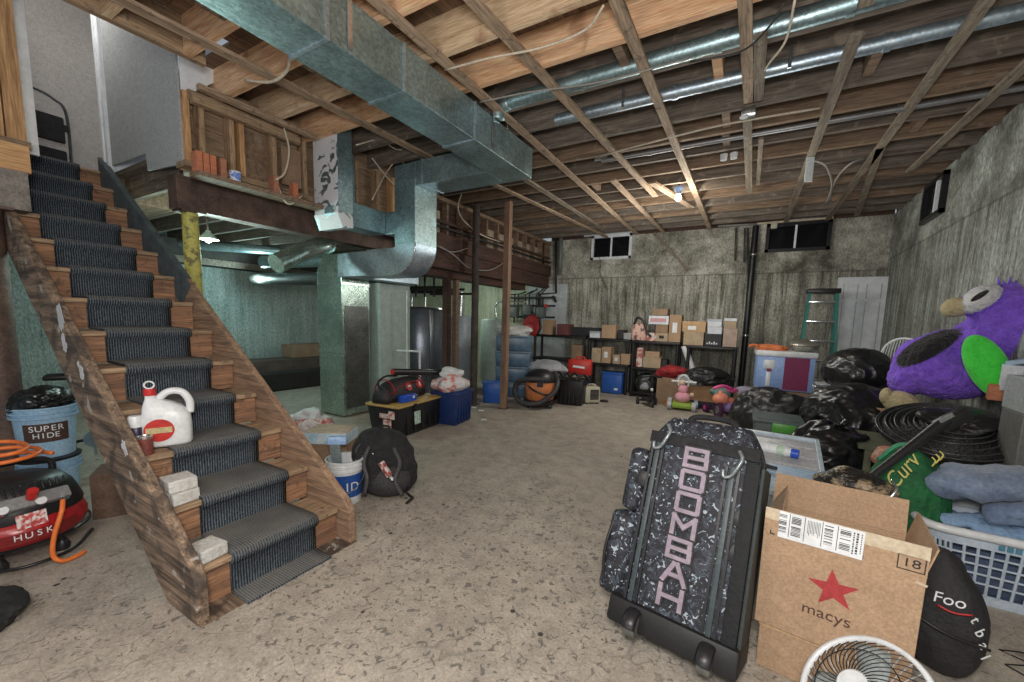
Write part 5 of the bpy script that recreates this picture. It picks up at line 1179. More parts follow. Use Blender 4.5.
wr, hr, cr = on(708, 722, 327, T4, YS-.2); shoebox('white shoe box in the middle of the white stack', wr, .26, hr-hq-.006, (cr[0], cr[1], T4+hq+.006), 0, WHC, WHC)
ws, hs, cs = on(708, 722, 319, T4, YS-.2); shoebox('white shoe box on top of the white stack', ws, .26, hs-hr-.006, (cs[0], cs[1], T4+hr+.006), 0, WHC, plain('grey_lid', (.5, .53, .58), .6))
wq, hq, cq = on(724, 737, 328, T4, YS-.2); cb_('tan box at the right end of the right shelf, lower one', 724, 738, 328, T4, mat('pinkish_tan', (.50, .38, .32), .8), y=YS-.2)
ws, hs, cs = on(725, 737, 318, T4, YS-.2); shoebox('pale topped tan box at the right end of the right shelf, upper one', ws, .28, hs-hq-.008, (cs[0], cs[1], T4+hq+.006), 0, TANC, WHC)
# middle shelf level
M2 = ZT2+.01; M3 = ZT2-.012
cb_('tan carton on the middle level of the second shelf unit, left', 592, 601, 348, M2, TANC)
cb_('printed brown carton on the middle level of the second shelf unit', 602, 611, 347, M2, CARD, lab=PAPER)
cb_('low white and cream carton on the middle level, right', 613, 620, 355, M2, TANC, lab=PAPER)
cb_('low tan carton on the middle level, at the right end', 621, 630, 354, M2, CARD)
cb_('red and tan printed box at the left of the third shelf unit middle level', 637, 643, 348, M3, REDC)
cb_('flat tan box on the third shelf unit middle level, lower of a pile', 643, 661, 357, M3, TANC)
w_, h_, c = on(643, 661, 357, M3)
carton('cardboard_box', 'flat brown box on the third shelf unit middle level, upper of a pile', w_*.8, .24, .10, (c[0], c[1], M3+h_+.006), 0, m=CARD, tape=False, group='boxes on the black shelves')
cb_('small dark box beside the pile on the third shelf unit', 662, 667, 360, M3, BKC)
cb_('brown carton on the middle level of the leftmost shelf', 572, 582, 345, M2+.02, CARD2)
# red backpack hanging at the shelf corner
q = at(532, 325, 'y', YS-.28)
t = thing('backpack', 'small red backpack hanging at the left end of the shelves', 'backpack', (q.x, YS-.30, q.z-.22))
P(t, 'body', REDF, lambda b: blob(b, (0, 0, 0), (.20, .12, .42), 41, amp=.08, n=5, flat=-.8), smooth=True)
P(t, 'front_pocket', mat('pale_red', (.55, .12, .12), .7), lambda b: blob(b, (-.02, -.1, .05), (.12, .06, .18), 42, amp=.08, n=4, flat=-.8), smooth=True)
P(t, 'strap', BLACKP, lambda b: (tube(b, [(.12, .0, .38), (.22, -.02, .2), (.16, -.04, .02)], .025, n=6), tube(b, [(-.05, 0, .42), (0, 0, .5), (.05, 0, .42)], .012, n=6)), smooth=True)
# blue bin under the second shelf
q = G(621, 389); t = thing('plastic_bin', 'blue plastic bin on the floor under the second shelf unit', 'bin', ((B0+B1)/2+.12, YS-.02, 0))
BBN = plain('bin_blue', (.03, .12, .48), .4)
P(t, 'body', BBN, lambda b: box(b, (0, 0, .20), (.40, .32, .39), bev=.03), auto=40)
P(t, 'rim', BBN, lambda b: box(b, (0, 0, .40), (.42, .34, .03), bev=.008), auto=40)
P(t, 'label_sticker', PAPER, lambda b: box(b, (.09, -.161, .10), (.07, .004, .04)))
t = thing('garbage_bag', 'dark bag on the floor level of the third shelf unit', 'garbage bag', (C0+.28, YS-.1, .105))
P(t, 'bag', BAGD, lambda b: blob(b, (0, 0, 0), (.22, .15, .34), 44, n=5), smooth=True)
P(t, 'bag_label', GREYF, lambda b: blob(b, (.02, -.10, .06), (.09, .06, .14), 45, n=4), smooth=True)

# ---------------------------------------------------------------- blue drawers, cloth, shop vacuum and black boxes
BCL = mat('translucent_blue', (.11, .19, .28), .25, col2=(.05, .09, .15), scale=6)
RIMB = mat('pale_blue_rim', (.17, .25, .33), .35)
for i, w_ in enumerate(('bottom one', 'second from the bottom', 'second from the top', 'topmost')):
    t = thing('storage_box', 'translucent blue box in the stack behind the slim rust brown post, '+w_, 'storage box', (-3.62, 6.35, .276*i), radians(25+2*(i % 2)), 'stacked translucent blue boxes')
    P(t, 'body', BCL, lambda b: box(b, (0, 0, .125), (.60, .45, .245), bev=.02, taper=1.04), auto=40)
    P(t, 'lid', RIMB, lambda b: box(b, (0, 0, .260), (.64, .48, .028), bev=.006), auto=40)
single('cloth_bundle', mat('white_cloth', (.68, .68, .66), .9, bump=.4), 'white cloth heaped on the blue storage boxes', 'cloth', lambda b: blob(b, (0, 0, 0), (.34, .22, .17), 51, amp=.25, n=5), loc=(-3.62, 6.32, 1.106), smooth=True)
t = thing('plastic_bin', 'bright blue bin on the floor in front of the blue storage boxes', 'bin', (-3.58, 5.62, 0), radians(25))
P(t, 'body', BBN, lambda b: box(b, (0, 0, .17), (.30, .26, .34), bev=.02, taper=1.1), auto=40)
P(t, 'rim', BBN, lambda b: box(b, (0, 0, .34), (.35, .31, .025), bev=.006), auto=40)
p = G(537, 408); vc = thing('shop_vacuum', 'orange and black wet dry vacuum with its hose wrapped round', 'vacuum cleaner', (p.x-.04, p.y+.16, 0), face(p)); vc.scale = (1.15, 1.15, 1.08)
ORV = plain('vacuum_orange', (.72, .24, .09), .4)
P(vc, 'drum', ORV, lambda b: lathe(b, [(0, .10), (.17, .10), (.20, .14), (.215, .38), (.20, .40), (0, .40)], n=32), auto=45)
P(vc, 'motor_head', BLACKP, lambda b: lathe(b, [(.22, .38), (.22, .42), (.18, .50), (.10, .55), (0, .56)], n=32), auto=45)
P(vc, 'base_dolly', BLACKP, lambda b: lathe(b, [(0, .05), (.22, .05), (.23, .09), (.19, .11), (0, .11)], n=32), auto=45)
for a in (.8, 2.3, 3.9, 5.5): P(vc, 'caster', BLACKP, lambda b: (cyl(b, (cos(a)*.21-.02, sin(a)*.21, .035), (cos(a)*.21+.02, sin(a)*.21, .035), .035, n=14), cyl(b, (cos(a)*.21, sin(a)*.21, .03), (cos(a)*.2, sin(a)*.2, .08), .012)), auto=40)
P(vc, 'hose', plain('hose_grey_black', (.05, .05, .055), .5), lambda b: tube(b, [(.05, -.24, .44), (-.14, -.24, .44), (-.30, -.16, .38), (-.34, -.16, .22), (-.24, -.25, .10), (-.02, -.28, .10), (.18, -.20, .24), (.24, -.1, .38), (.2, .1, .5)], .034, n=12), smooth=True)
P(vc, 'drum_stripe', BLACKP, lambda b: tube(b, [(-.2, -.05, .36), (-.10, -.2, .28), (.06, -.22, .22), (.2, -.08, .20)], .014, n=8), smooth=True)
P(vc, 'lid_latch', BLACKP, lambda b: box(b, (0, -.22, .37), (.08, .02, .09)))
t = tote('storage_tote', 'black plastic tote behind the orange vacuum, left one', .50, .46, .42, (-3.02, 6.45, 0), radians(8), BLACKP, BLACKP, group='black totes by the vacuum')
t3 = tote('storage_tote', 'black plastic tote right of the orange vacuum, beside the cream heater', .44, .60, .42, (-2.47, 6.44, 0), radians(8), BLACKP, BLACKP, group='black totes by the vacuum')
single('cloth_bundle', GREYF, 'grey cloth bag heaped on the left black tote', 'cloth', lambda b: blob(b, (0, 0, 0), (.36, .22, .22), 53, amp=.18, n=5), loc=(-3.0, 6.42, .462), smooth=True)
t = thing('tool_case', 'bright red case with white lettering standing on the right black tote', 'case', (-2.42, 6.55, .462), radians(12))
P(t, 'body', REDP, lambda b: box(b, (0, 0, .14), (.40, .16, .27), bev=.03), auto=40)
P(t, 'label_mark', PAPER, lambda b: box(b, (-.01, -.082, .15), (.20, .004, .035), r=(0, .08, 0)))
P(t, 'handle', REDP, lambda b: tube(b, [(-.07, 0, .27), (-.06, 0, .31), (.06, 0, .31), (.07, 0, .27)], .012), smooth=True)
single('tool_pile', BLACKP, 'pile of dark tools and hoses along the front of the black totes', 'tools', lambda b: [tube(b, [(-.5+.14*i, -.1+.05*(i % 3), .03), (-.4+.14*i, .02, .10+.02*(i % 2)), (-.28+.14*i, -.05, .04)], .022, n=8) for i in range(7)] + [box(b, (-.1, 0, .04), (.5, .12, .06), r=(0, 0, .2))], loc=(-2.62, 6.02, .43), rz=.1)
sb2 = single('board', mat('brownish_board', (.34, .25, .19), .7), 'flat brown board lying on the right black tote', 'board', lambda b: box(b, (0, 0, .012), (.5, .22, .022), bev=.003), loc=(-2.45, 6.28, .463), rz=.3)
p = G(590, 403); t = thing('space_heater', 'small cream space heater with dark grille on the floor', 'heater', (p.x-.0, p.y+.02, 0), face(p)+.35)
P(t, 'case', CREAM, lambda b: box(b, (0, 0, .155), (.26, .20, .27), bev=.02), auto=40)
P(t, 'grille', BLACKP, lambda b: box(b, (.03, -.102, .16), (.15, .008, .17), bev=.003))
P(t, 'grille_bars', GCAB, lambda b: [bx(b, -.045, .105, -.109, -.106, .09+.022*i, .094+.022*i) for i in range(7)])
P(t, 'handle', CREAM, lambda b: tube(b, [(-.07, 0, .285), (-.06, 0, .32), (.06, 0, .32), (.07, 0, .285)], .009), smooth=True)
for s in (-1, 1): P(t, 'foot', BLACKP, lambda b: bx(b, s*.1-.015, s*.1+.015, -.09, .09, 0, .025))
p = G(604, 402); single('rubber_scrap', BLACKP, 'small black scrap on the floor right of the cream heater', 'scrap', lambda b: blob(b, (0, 0, 0), (.07, .05, .04), 61, n=3), loc=(p.x, p.y, .001))

# ---------------------------------------------------------------- toys before the shelves
def wheelp(t, x, y, r, w_, m, hub, name='wheel', ax='x'):
    d = Vector((w_/2, 0, 0)) if ax == 'x' else Vector((0, w_/2, 0)); c = Vector((x, y, r))
    q = P(t, name, m, lambda b: cyl(b, c-d, c+d, r, n=20), auto=40)
    P(q, 'hub', hub, lambda b: cyl(b, c-d*1.1, c+d*1.1, r*.5, n=16), auto=40)
p = G(650, 408); t = thing('scooter', 'black toy scooter with small wheels left of the pink doll toy', 'scooter', (p.x, p.y+.05, 0), face(p)+.3)
wheelp(t, .02, 0, .06, .035, BLACKP, SCREWM); wheelp(t, -.15, .25, .06, .03, BLACKP, BLACKP); wheelp(t, .15, .25, .06, .03, BLACKP, BLACKP)
P(t, 'deck', BLACKP, lambda b: (box(b, (0, .2, .09), (.12, .34, .025), bev=.008), box(b, (0, .26, .075), (.3, .04, .03))), auto=40)
P(t, 'steering_post', BLACKM, lambda b: (cyl(b, (.02, 0, .05), (0, .04, .50), .022), cyl(b, (-.035, 0, .06), (-.035, 0, .22), .012), cyl(b, (.06, 0, .06), (.06, 0, .22), .012)), auto=40)
P(t, 'handlebar', BLACKP, lambda b: tube(b, [(-.17, .06, .50), (0, .04, .52), (.17, .06, .50)], .018), smooth=True)
P(t, 'light', PAPER, lambda b: ball(b, (.0, -.0, .30), .025), smooth=True)
p = G(681, 410); t = thing('toy_ride_on', 'green toy cart with white wheels carrying a pink doll seat', 'toy', (p.x, p.y+.06, 0), face(p)-.05)
PINK = mat('pink_plush', (.80, .42, .50), .8, col2=(.70, .28, .36), scale=10, bump=.2)
GRN = plain('lime_green_plastic', (.30, .45, .06), .4)
for sx_ in (-1, 1):
    wheelp(t, sx_*.18, -.10, .075, .06, plain('pale_grey_wheel', (.45, .48, .52), .5), SCREWM)
    wheelp(t, sx_*.20, .18, .075, .06, plain('pale_grey_wheel', (.45, .48, .52), .5), SCREWM)
P(t, 'chassis', GRN, lambda b: box(b, (0, .02, .08), (.30, .34, .09), bev=.03), auto=40)
P(t, 'doll_body', PINK, lambda b: (ball(b, (0, 0, .20), .11, (1.1, .9, .85)), ball(b, (0, 0, .33), .075, (1, .8, 1.1))), smooth=True)
P(t, 'doll_arms', plain('doll_cream', (.75, .55, .42), .5), lambda b: (ball(b, (.14, -.05, .26), .035), ball(b, (-.02, 0, .44), .05)), smooth=True)
P(t, 'white_frame', WHITEP, lambda b: tube(b, [(-.07, 0, .38), (-.075, 0, .50), (0, 0, .56), (.075, 0, .50), (.07, 0, .38)], .014), smooth=True)
P(t, 'handlebar', WHITEP, lambda b: cyl(b, (-.18, 0, .455), (.19, 0, .455), .017), auto=40)
# boxes behind the toys
p = G(706, 400); carton('cardboard_box', 'low orange brown carton on a dark base behind the pink toys', .62, .40, .26, (at(705, 390, 'y', 7.2).x, 7.42, .13), 0, m=mat('orange_carton', (.50, .30, .16), .8))
tote('storage_tote', 'low dark blue base bin under the orange brown carton', .64, .36, .09, (at(706, 395, 'y', 7.2).x, 7.42, 0), 0, plain('midnight_plastic', (.02, .03, .07), .5), plain('midnight_lid', (.02, .03, .07), .5), handles=False)
qx = at(672, 375, 'y', 7.35).x
carton('cardboard_box', 'brown carton with white tape standing behind the black scooter', .40, .36, .46, (qx-.02, 7.42, 0), 0, m=CARD2)
single('cloth_bundle', REDF, 'crumpled dark red jacket lying on the brown carton by the scooter', 'cloth', lambda b: blob(b, (0, 0, 0), (.27, .18, .20), 63, amp=.25, n=5), loc=(qx, 7.42, .468), smooth=True)
single('plastic_tub', mat('orange_tub', (.62, .30, .14), .5), 'small orange tub in front of the dark red jacket', 'tub', lambda b: lathe(b, [(0, 0), (.08, 0), (.10, .1), (.095, .1), (.078, .008), (0, .008)], n=24), loc=(qx+.03, 7.13, 0))
q = at(694, 353, 'y', 7.55); t = thing('paper_roll', 'white rolled tube leaning inside the rightmost shelf unit', 'roll', (q.x, 7.6, .58)); t.rotation_euler = (0, radians(-22), 0)
P(t, 'roll', WHITEP, lambda b: cyl(b, (0, 0, 0), (0, 0, .46), .055, n=20), auto=40)
P(t, 'core', INK, lambda b: cyl(b, (0, 0, .455), (0, 0, .463), .03, n=16))
garbage_bag('black bag with pale lettering sagging in the rightmost shelf unit', (.36, .2, .26), (at(716, 370, 'y', 7.25).x-.12, 7.28, .41), .2, 65, m=BAGD, knot=False)
single('cloth_bundle', GREYF, 'light grey cloth lying over the left part of the orange brown carton', 'cloth', lambda b: blob(b, (0, 0, 0), (.20, .12, .16), 66, amp=.2, n=5), loc=(at(691, 375, 'y', 7.2).x, 7.2, .40), smooth=True)
single('cloth_bundle', mat('teal_cloth', (.18, .36, .34), .9, bump=.4), 'teal cloth hanging over the right end of the orange brown carton', 'cloth', lambda b: blob(b, (0, 0, 0), (.15, .12, .13), 67, amp=.25, n=4), loc=(at(722, 385, 'y', 7.0).x, 7.0, .30), smooth=True)
# toy tricycle
p = G(722, 416); t = thing('toy_tricycle', 'pink and purple toy tricycle beside the black tarp', 'tricycle', (p.x+.01, p.y+.03, 0), face(p)+.5)
PK = plain('hot_pink', (.75, .10, .32), .4); SAL = plain('salmon_orange', (.85, .30, .20), .4); PUR = plain('lilac_plastic', (.45, .30, .72), .4)
wheelp(t, -.14, -.12, .12, .05, plain('dark_purple_wheel', (.06, .02, .06), .4), SCREWM)
wheelp(t, .12, .16, .08, .05, plain('dark_purple_wheel', (.06, .02, .06), .4), PK); wheelp(t, -.16, .22, .08, .05, plain('dark_purple_wheel', (.06, .02, .06), .4), PK)
P(t, 'body', SAL, lambda b: (ball(b, (-.10, -.08, .28), .10, (1.2, 1, .9)), ball(b, (.04, .02, .24), .10, (1.4, 1, .6)), cyl(b, (-.12, -.1, .12), (-.10, -.06, .4), .03)), smooth=True)
P(t, 'seat', PUR, lambda b: ball(b, (.07, -.02, .15), .09, (1.2, 1, 1)), smooth=True)
P(t, 'handlebar', PK, lambda b: (tube(b, [(-.20, -.02, .42), (-.08, -.06, .47), (.08, -.04, .43)], .025), ball(b, (.10, 0, .40), .06, (1.6, 1, .7))), smooth=True)
t = thing('plush_toy', 'small lilac grey cloth toy behind the pink tricycle', 'toy', (at(748, 388, 'y', 7.2).x, 7.2, 0.33))
P(t, 'body', mat('lilac_plush', (.45, .42, .55), .9, bump=.3), lambda b: blob(b, (0, 0, 0), (.16, .1, .12), 71, n=4), smooth=True)
P(t, 'stand_box', CARD2, lambda b: bx(b, -.16, .16, -.12, .12, -.33, 0))
# ================================================================ pile on the right
def spanb(u0, u1, vt, vb, y):
    a = at(u0, (vt+vb)/2, 'y', y); c = at(u1, (vt+vb)/2, 'y', y); um = (u0+u1)/2
    return a.x, c.x, at(um, vb, 'y', y).z, at(um, vt, 'y', y).z
# ---- blue and white tote (cooler-like) on a hidden box
x0, x1, z0, z1 = spanb(754, 816, 352, 392, 6.2); z0 = .56
carton('cardboard_box', 'dark brown carton on the floor under the light blue and white tote', x1-x0-.04, .40, z0-.01, ((x0+x1)/2, 6.42, 0), .05, m=CARD2, tape=False)
t = thing('storage_tote', 'light blue tote with white lid and maroon front panel, left of the round garbage bag', 'storage box', ((x0+x1)/2, 6.42, z0), .05)
W_, H_ = x1-x0, z1-z0
LB2 = plain('periwinkle_plastic', (.30, .45, .80), .35)
P(t, 'body', LB2, lambda b: box(b, (0, 0, H_*.46), (W_*.95, .42, H_*.92), bev=.015), auto=40)
P(t, 'lid', WHITEP, lambda b: box(b, (0, 0, H_*.94), (W_, .46, .07), bev=.015), auto=40)
P(t, 'front_panel', plain('maroon_panel', (.22, .02, .09), .5), lambda b: bx(b, W_*-.02, W_*.38, -.218, -.211, .02, H_*.86))
P(t, 'latch', WHITEP, lambda b: (box(b, (-W_*.27, -.22, H_*.66), (.12, .02, .12), bev=.01), box(b, (-W_*.27, -.222, H_*.3), (.05, .02, .2), bev=.006)), auto=40)
P(t, 'latch_mark', plain('maroon_panel', (.22, .02, .09), .5), lambda b: box(b, (-W_*.27, -.234, H_*.52), (.05, .006, .04)))
P(t, 'side_handle', WHITEP, lambda b: box(b, (W_*.5, 0, H_*.7), (.03, .16, .05), bev=.008), auto=40)
zt_ = z0+H_*.94+.036
single('cloth_bundle', mat('orange_cloth', (.75, .22, .08), .8, bump=.4), 'crumpled orange cloth on the white lid of the light blue tote', 'cloth', lambda b: (blob(b, (0, 0, 0), (.18, .12, .075), 81, amp=.3, n=5), tube(b, [(-.1, -.05, .04), (-.22, -.08, .06), (-.27, -.1, .04)], .02, n=6)), loc=((x0+x1)/2-.14, 6.40, zt_), smooth=True)
t = thing('covered_bowl', 'silver covered bowl on the right end of the white tote lid', 'bowl', ((x0+x1)/2+.20, 6.40, zt_))
SILV = mat('dull_silver', (.45, .43, .38), .35, .7)
P(t, 'bowl', SILV, lambda b: lathe(b, [(0, .0), (.08, 0), (.15, .05), (.165, .085), (0, .085)], n=32), auto=50)
P(t, 'lid', SILV, lambda b: lathe(b, [(.17, .085), (.165, .10), (.11, .135), (.05, .15), (.03, .165), (0, .167)], n=32), auto=50)
# ---- dark bag, garbage bags
x0, x1, z0, z1 = spanb(736, 817, 380, 420, 5.75)
garbage_bag('wide dull black bag heaped in front of the light blue tote', ((x1-x0)/2+.02, .34, z1-.09), ((x0+x1)/2, 5.72, .001), .05, 7, m=BAGD, knot=False, amp=.16)
x0, x1, z0, z1 = spanb(826, 896, 346, 388, 5.4)
tote('storage_tote', 'black tote under the round glossy garbage bag by the white door', .66, .46, .38, ((x0+x1)/2+.02, 5.50, 0), .1, BLACKP, BLACKP, group='black totes under the garbage bags')
tote('storage_tote', 'grey lidded upper tote under the round glossy garbage bag by the white door', .62, .44, .33, ((x0+x1)/2+.02, 5.50, .42), .12, BLACKP, GREYF, group='black totes under the garbage bags')
garbage_bag('round glossy black garbage bag in front of the leaning white door', ((x1-x0)/2+.02, .30, z1-.83), ((x0+x1)/2, 5.45, .795), .1, 9, knot=False, amp=.09)
x0, x1, z0, z1 = spanb(813, 897, 384, 432, 4.6)
carton('cardboard_box', 'brown carton below the long middle garbage bag', .62, .42, .40, ((x0+x1)/2, 4.72, 0), 0, m=CARD2, tape=False)
garbage_bag('long black garbage bag in the middle of the heap, under the purple plush', ((x1-x0)/2+.06, .32, z1-.44), ((x0+x1)/2, 4.68, .41), -.05, 13, knot=False, amp=.13)
x0, x1, z0, z1 = spanb(797, 880, 424, 476, 3.7)
carton('cardboard_box', 'brown carton below the wrinkled front garbage bag', .44, .34, .28, ((x0+x1)/2+.02, 3.80, 0), .2, m=CARD, tape=False)
garbage_bag('wrinkled shiny black garbage bag nearest the open cardboard box', ((x1-x0)/2+.05, .23, z1-.33), ((x0+x1)/2, 3.76, .29), .2, 17, knot=True, amp=.22)
# grey sheet edge behind the middle bag
t = thing('folding_chair', 'grey metal folding chair half buried between the garbage bags', 'chair', (at(845, 385, 'y', 5.0).x, 5.02, 0), .1)
P(t, 'frame', SCREWM, lambda b: (tube(b, [(-.24, 0, 0), (-.24, 0, .72), (-.20, 0, .80), (.20, 0, .80), (.24, 0, .72), (.24, 0, 0)], .013, n=8)), smooth=True)
P(t, 'backrest', mat('grey_vinyl', (.30, .30, .31), .6), lambda b: box(b, (0, 0, .70), (.46, .03, .16), bev=.01), auto=40)
P(t, 'seat', mat('grey_vinyl', (.30, .30, .31), .6), lambda b: box(b, (0, -.0, .44), (.44, .10, .04), bev=.01), auto=40)
single('wood_stick', W_Z, 'reddish brown stick standing between the light blue tote and the garbage bag', 'stick', lambda b: box(b, (0, 0, .5), (.03, .02, 1.0), r=(0, radians(-6), 0)), loc=(at(828, 378, 'y', 6.0).x-.0, 5.95, 0))
t = thing('plush_toy', 'pale round stuffed toy squeezed right of the light blue tote', 'toy', (at(822, 384, 'y', 6.05).x, 5.8, .52))
P(t, 'body', mat('beige_plush', (.42, .36, .30), .9, bump=.3), lambda b: blob(b, (0, 0, 0), (.10, .10, .2), 84, n=4, amp=.1), smooth=True)
P(t, 'stand_box', CARD2, lambda b: bx(b, -.1, .1, -.1, .1, -.52, 0))
# ---- dark tote with green handle
x0, x1, z0, z1 = spanb(752, 802, 420, 440, 4.25)
t = tote('storage_tote', 'dark grey green tote with a bright green handle behind the clear tote', x1-x0, .42, z1-.03, ((x0+x1)/2+.01, 4.42, 0), 0, mat('dark_grey_green', (.08, .11, .11), .5), mat('dark_grey_green', (.08, .11, .11), .5), handles=False)
P(t, 'green_handle', plain('bright_green_plastic', (.10, .38, .06), .4), lambda b: box(b, (.04, -.222, z1-.06), (.18, .025, .08), bev=.008), auto=40)
# ---- clear tote lid with spray can
sup = carton('cardboard_box', 'brown carton on the floor under the flat clear tote', .46, .50, .33, (.20, 3.0, 0), -.03, m=CARD2, tape=False)
t = thing('underbed_tote', 'wide flat cloudy clear tote behind the camouflage bag, tilted towards the camera', 'storage box', (.185, 2.93, .50), -.04); t.rotation_euler = (radians(12), radians(0), -.04)
def utote(b):
    box(b, (0, 0, -.02), (.50, .70, .13), bev=.02)
P(t, 'body', CLEARP, utote, auto=40)
P(t, 'rim', plain('pale_blue_grey_rim', (.48, .58, .66), .35), lambda b: [bx(b, *q, .045, .075) for q in ((-.275, .275, -.38, -.355), (-.275, .275, .355, .38), (-.275, -.25, -.38, .38), (.25, .275, -.38, .38))], bevel=.004)
P(t, 'lid', mat('cloudy_lid', (.48, .48, .50), .3, col2=(.38, .38, .40), scale=5), lambda b: bx(b, -.25, .25, -.355, .355, .045, .055))
P(t, 'lid_ribs', mat('cloudy_lid', (.36, .36, .37), .3), lambda b: [bx(b, -.24, .24, y, y+.02, .055, .066) for y in (-.02, .10, .24)])
P(t, 'front_band', LBLUE if False else plain('pale_blue_band', (.38, .52, .68), .35), lambda b: bx(b, -.265, .265, -.37, -.06, .052, .07), bevel=.004)
P(t, 'maker_mark', INK, lambda b: [bx(b, -.16+.026*i, -.142+.026*i, -.12, -.09, .0702, .0712) for i in range(5)])
t2_ = thing('spray_can', 'white spray can with a blue cap lying on the flat clear tote', 'can', (.20, 3.02, .612), -.22)
P(t2_, 'body', PAPER, lambda b: cyl(b, (-.16, 0, 0), (.08, 0, -.008), .033, n=24), auto=40)
P(t2_, 'shoulder', WHITEP, lambda b: cyl(b, (.08, 0, -.008), (.115, 0, -.01), .033, .024, n=24), auto=40)
P(t2_, 'cap', BRB, lambda b: cyl(b, (.105, 0, -.01), (.145, 0, -.011), .028, n=24), auto=40)
P(t2_, 'label_print', mat('green_print', (.35, .55, .35), .5, col2=(.75, .8, .8), scale=40), lambda b: cyl(b, (.03, 0, -.006), (.075, 0, -.0075), .0335, n=24), auto=40)
t = thing('feather', 'brown and black feather lying on the flat clear tote', 'feather', (.08, 2.86, .556), -.5); t.rotation_euler = (radians(12), 0, -.45)
P(t, 'vane', mat('brown_feather', (.42, .24, .12), .8, col2=(.10, .06, .04), scale=10), lambda b: prism(b, [(-.16, -.01), (-.08, .04), (.04, .03), (.16, -.01), (.05, -.04), (-.1, -.045)], 0, .006, M=Matrix.Rotation(-pi/2, 4, 'X')), bevel=.002)
P(t, 'dark_edge', INK, lambda b: tube(b, [(-.16, -.01, .008), (0, -.04, .01), (.17, -.03, .008)], .010, n=6), smooth=True)
single('cloth_bundle', mat('cream_rag', (.50, .47, .42), .9, bump=.4), 'cream rag behind the camouflage bag at the corner of the clear tote', 'cloth', lambda b: blob(b, (0, 0, 0), (.13, .08, .06), 87, amp=.3, n=4), loc=(-.10, 3.18, .62), smooth=True)

# ---------------------------------------------------------------- camouflage bat bag
bb_ = thing('bat_bag', 'tall dark camouflage wheeled sports bag with mauve lettering', 'sports bag', (-.155, 1.715, .0), -.16); bb_.rotation_euler = (radians(-21), radians(-.5), -.16); bb_.scale = (1.03, 1, .965); bb_.location.z = .035
DW, DD, DH = .46, .27, .985
def bagbody(b):
    n = 9; rows = []
    zs = [0.03, .06, .12, .3, .5, .7, .84, .91, .955, .98]
    for z in zs:
        k = 1.0 if z < .8 else 1-((z-.8)/.2)**2*.34
        kd = 1.0 if z < .8 else 1-((z-.8)/.2)**2*.5
        ring = []
        m_ = 32
        for i in range(m_):
            a = 2*pi*i/m_; e = .38
            X = math.copysign(abs(cos(a))**e, cos(a))*DW/2*k*(1.05-.09*z); Y = math.copysign(abs(sin(a))**e, sin(a))*DD/2*kd
            w_ = noise.noise(Vector((X*8, Y*8, z*7)))*.008
            ring.append(b.verts.new((X+w_+(.02*(z-.5)), Y+w_, z)))
        rows.append(ring)
    for a, c in zip(rows, rows[1:]):
        for i in range(len(a)): b.faces.new((a[i], a[(i+1) % 32], c[(i+1) % 32], c[i]))
    b.faces.new(rows[0][::-1]); b.faces.new(rows[-1])
P(bb_, 'body', CAMO, bagbody, smooth=True)
FY = -DD/2
def spocket(b, z0_, z1_, w_=.06):
    vs = box(b, (-DW/2-.02, -.01, (z0_+z1_)/2), (.085, .24, z1_-z0_), bev=.028)
P(bb_, 'side_pocket', CAMO, spocket, .50, .80, auto=50); P(bb_, 'side_pocket', CAMO, lambda b: box(b, (-DW/2-.035, -.01, .30), (.12, .25, .38), bev=.035), auto=50)
P(bb_, 'pocket_zip', BLACKP, lambda b: tube(b, [(-DW/2-.07, -.12, .14), (-DW/2-.085, -.135, .3), (-DW/2-.07, -.12, .47)], .007, n=6), smooth=True)
P(bb_, 'side_panel', mat('dark_green_side', (.035, .045, .045), .7), lambda b: box(b, (DW/2+.004, .0, .45), (.014, .24, .74), bev=.004))
P(bb_, 'top_band', FABK, lambda b: box(b, (.008, FY-.004, .865), (DW*.93, .012, .055), bev=.004), auto=40)
GRT = mat('grey_green_webbing', (.055, .075, .082), .5, bump=.1)
for x, z0_, z1_ in ((-.165, .12, .84), (.135, .12, .80)):
    P(bb_, 'front_strap', GRT, lambda b: box(b, (x, FY-.008, (z0_+z1_)/2), (.020, .012, z1_-z0_), bev=.003), auto=40)
    P(bb_, 'strap_edge', BLACKP, lambda b: (box(b, (x-.022, FY-.004, (z0_+z1_)/2), (.010, .012, z1_-z0_)), box(b, (x+.022, FY-.004, (z0_+z1_)/2), (.010, .012, z1_-z0_))))
for x, zz in ((-.15, .86), (.135, .80)):
    P(bb_, 'hook', mat('hook_grey', (.26, .29, .31), .35, .5), lambda b: tube(b, [(x+.015, FY-.02, zz+.07), (x+.03, FY-.03, zz+.04), (x+.02, FY-.035, zz), (x+.0, FY-.03, zz-.04), (x-.025, FY-.03, zz-.05), (x-.03, FY-.028, zz-.02)], .008, n=8), smooth=True)
MAUVE = plain('mauve_lettering', (.31, .25, .31), .6)
STROKES = {'B': [((-.5, -.5), (-.5, .5)), ((-.5, .5), (.42, .5)), ((-.5, 0), (.45, 0)), ((-.5, -.5), (.42, -.5)), ((.47, .47), (.47, .06)), ((.5, -.03), (.5, -.47))],
 'O': [((-.5, -.42), (-.5, .42)), ((.5, -.42), (.5, .42)), ((-.42, .5), (.42, .5)), ((-.42, -.5), (.42, -.5))],
 'M': [((-.5, -.5), (-.5, .5)), ((.5, -.5), (.5, .5)), ((-.5, .5), (0, -.1)), ((0, -.1), (.5, .5))],
 'A': [((-.5, -.5), (-.08, .5)), ((.08, .5), (.5, -.5)), ((-.08, .5), (.08, .5)), ((-.3, -.12), (.3, -.12))],
 'H': [((-.5, -.5), (-.5, .5)), ((.5, -.5), (.5, .5)), ((-.5, 0), (.5, 0))]}
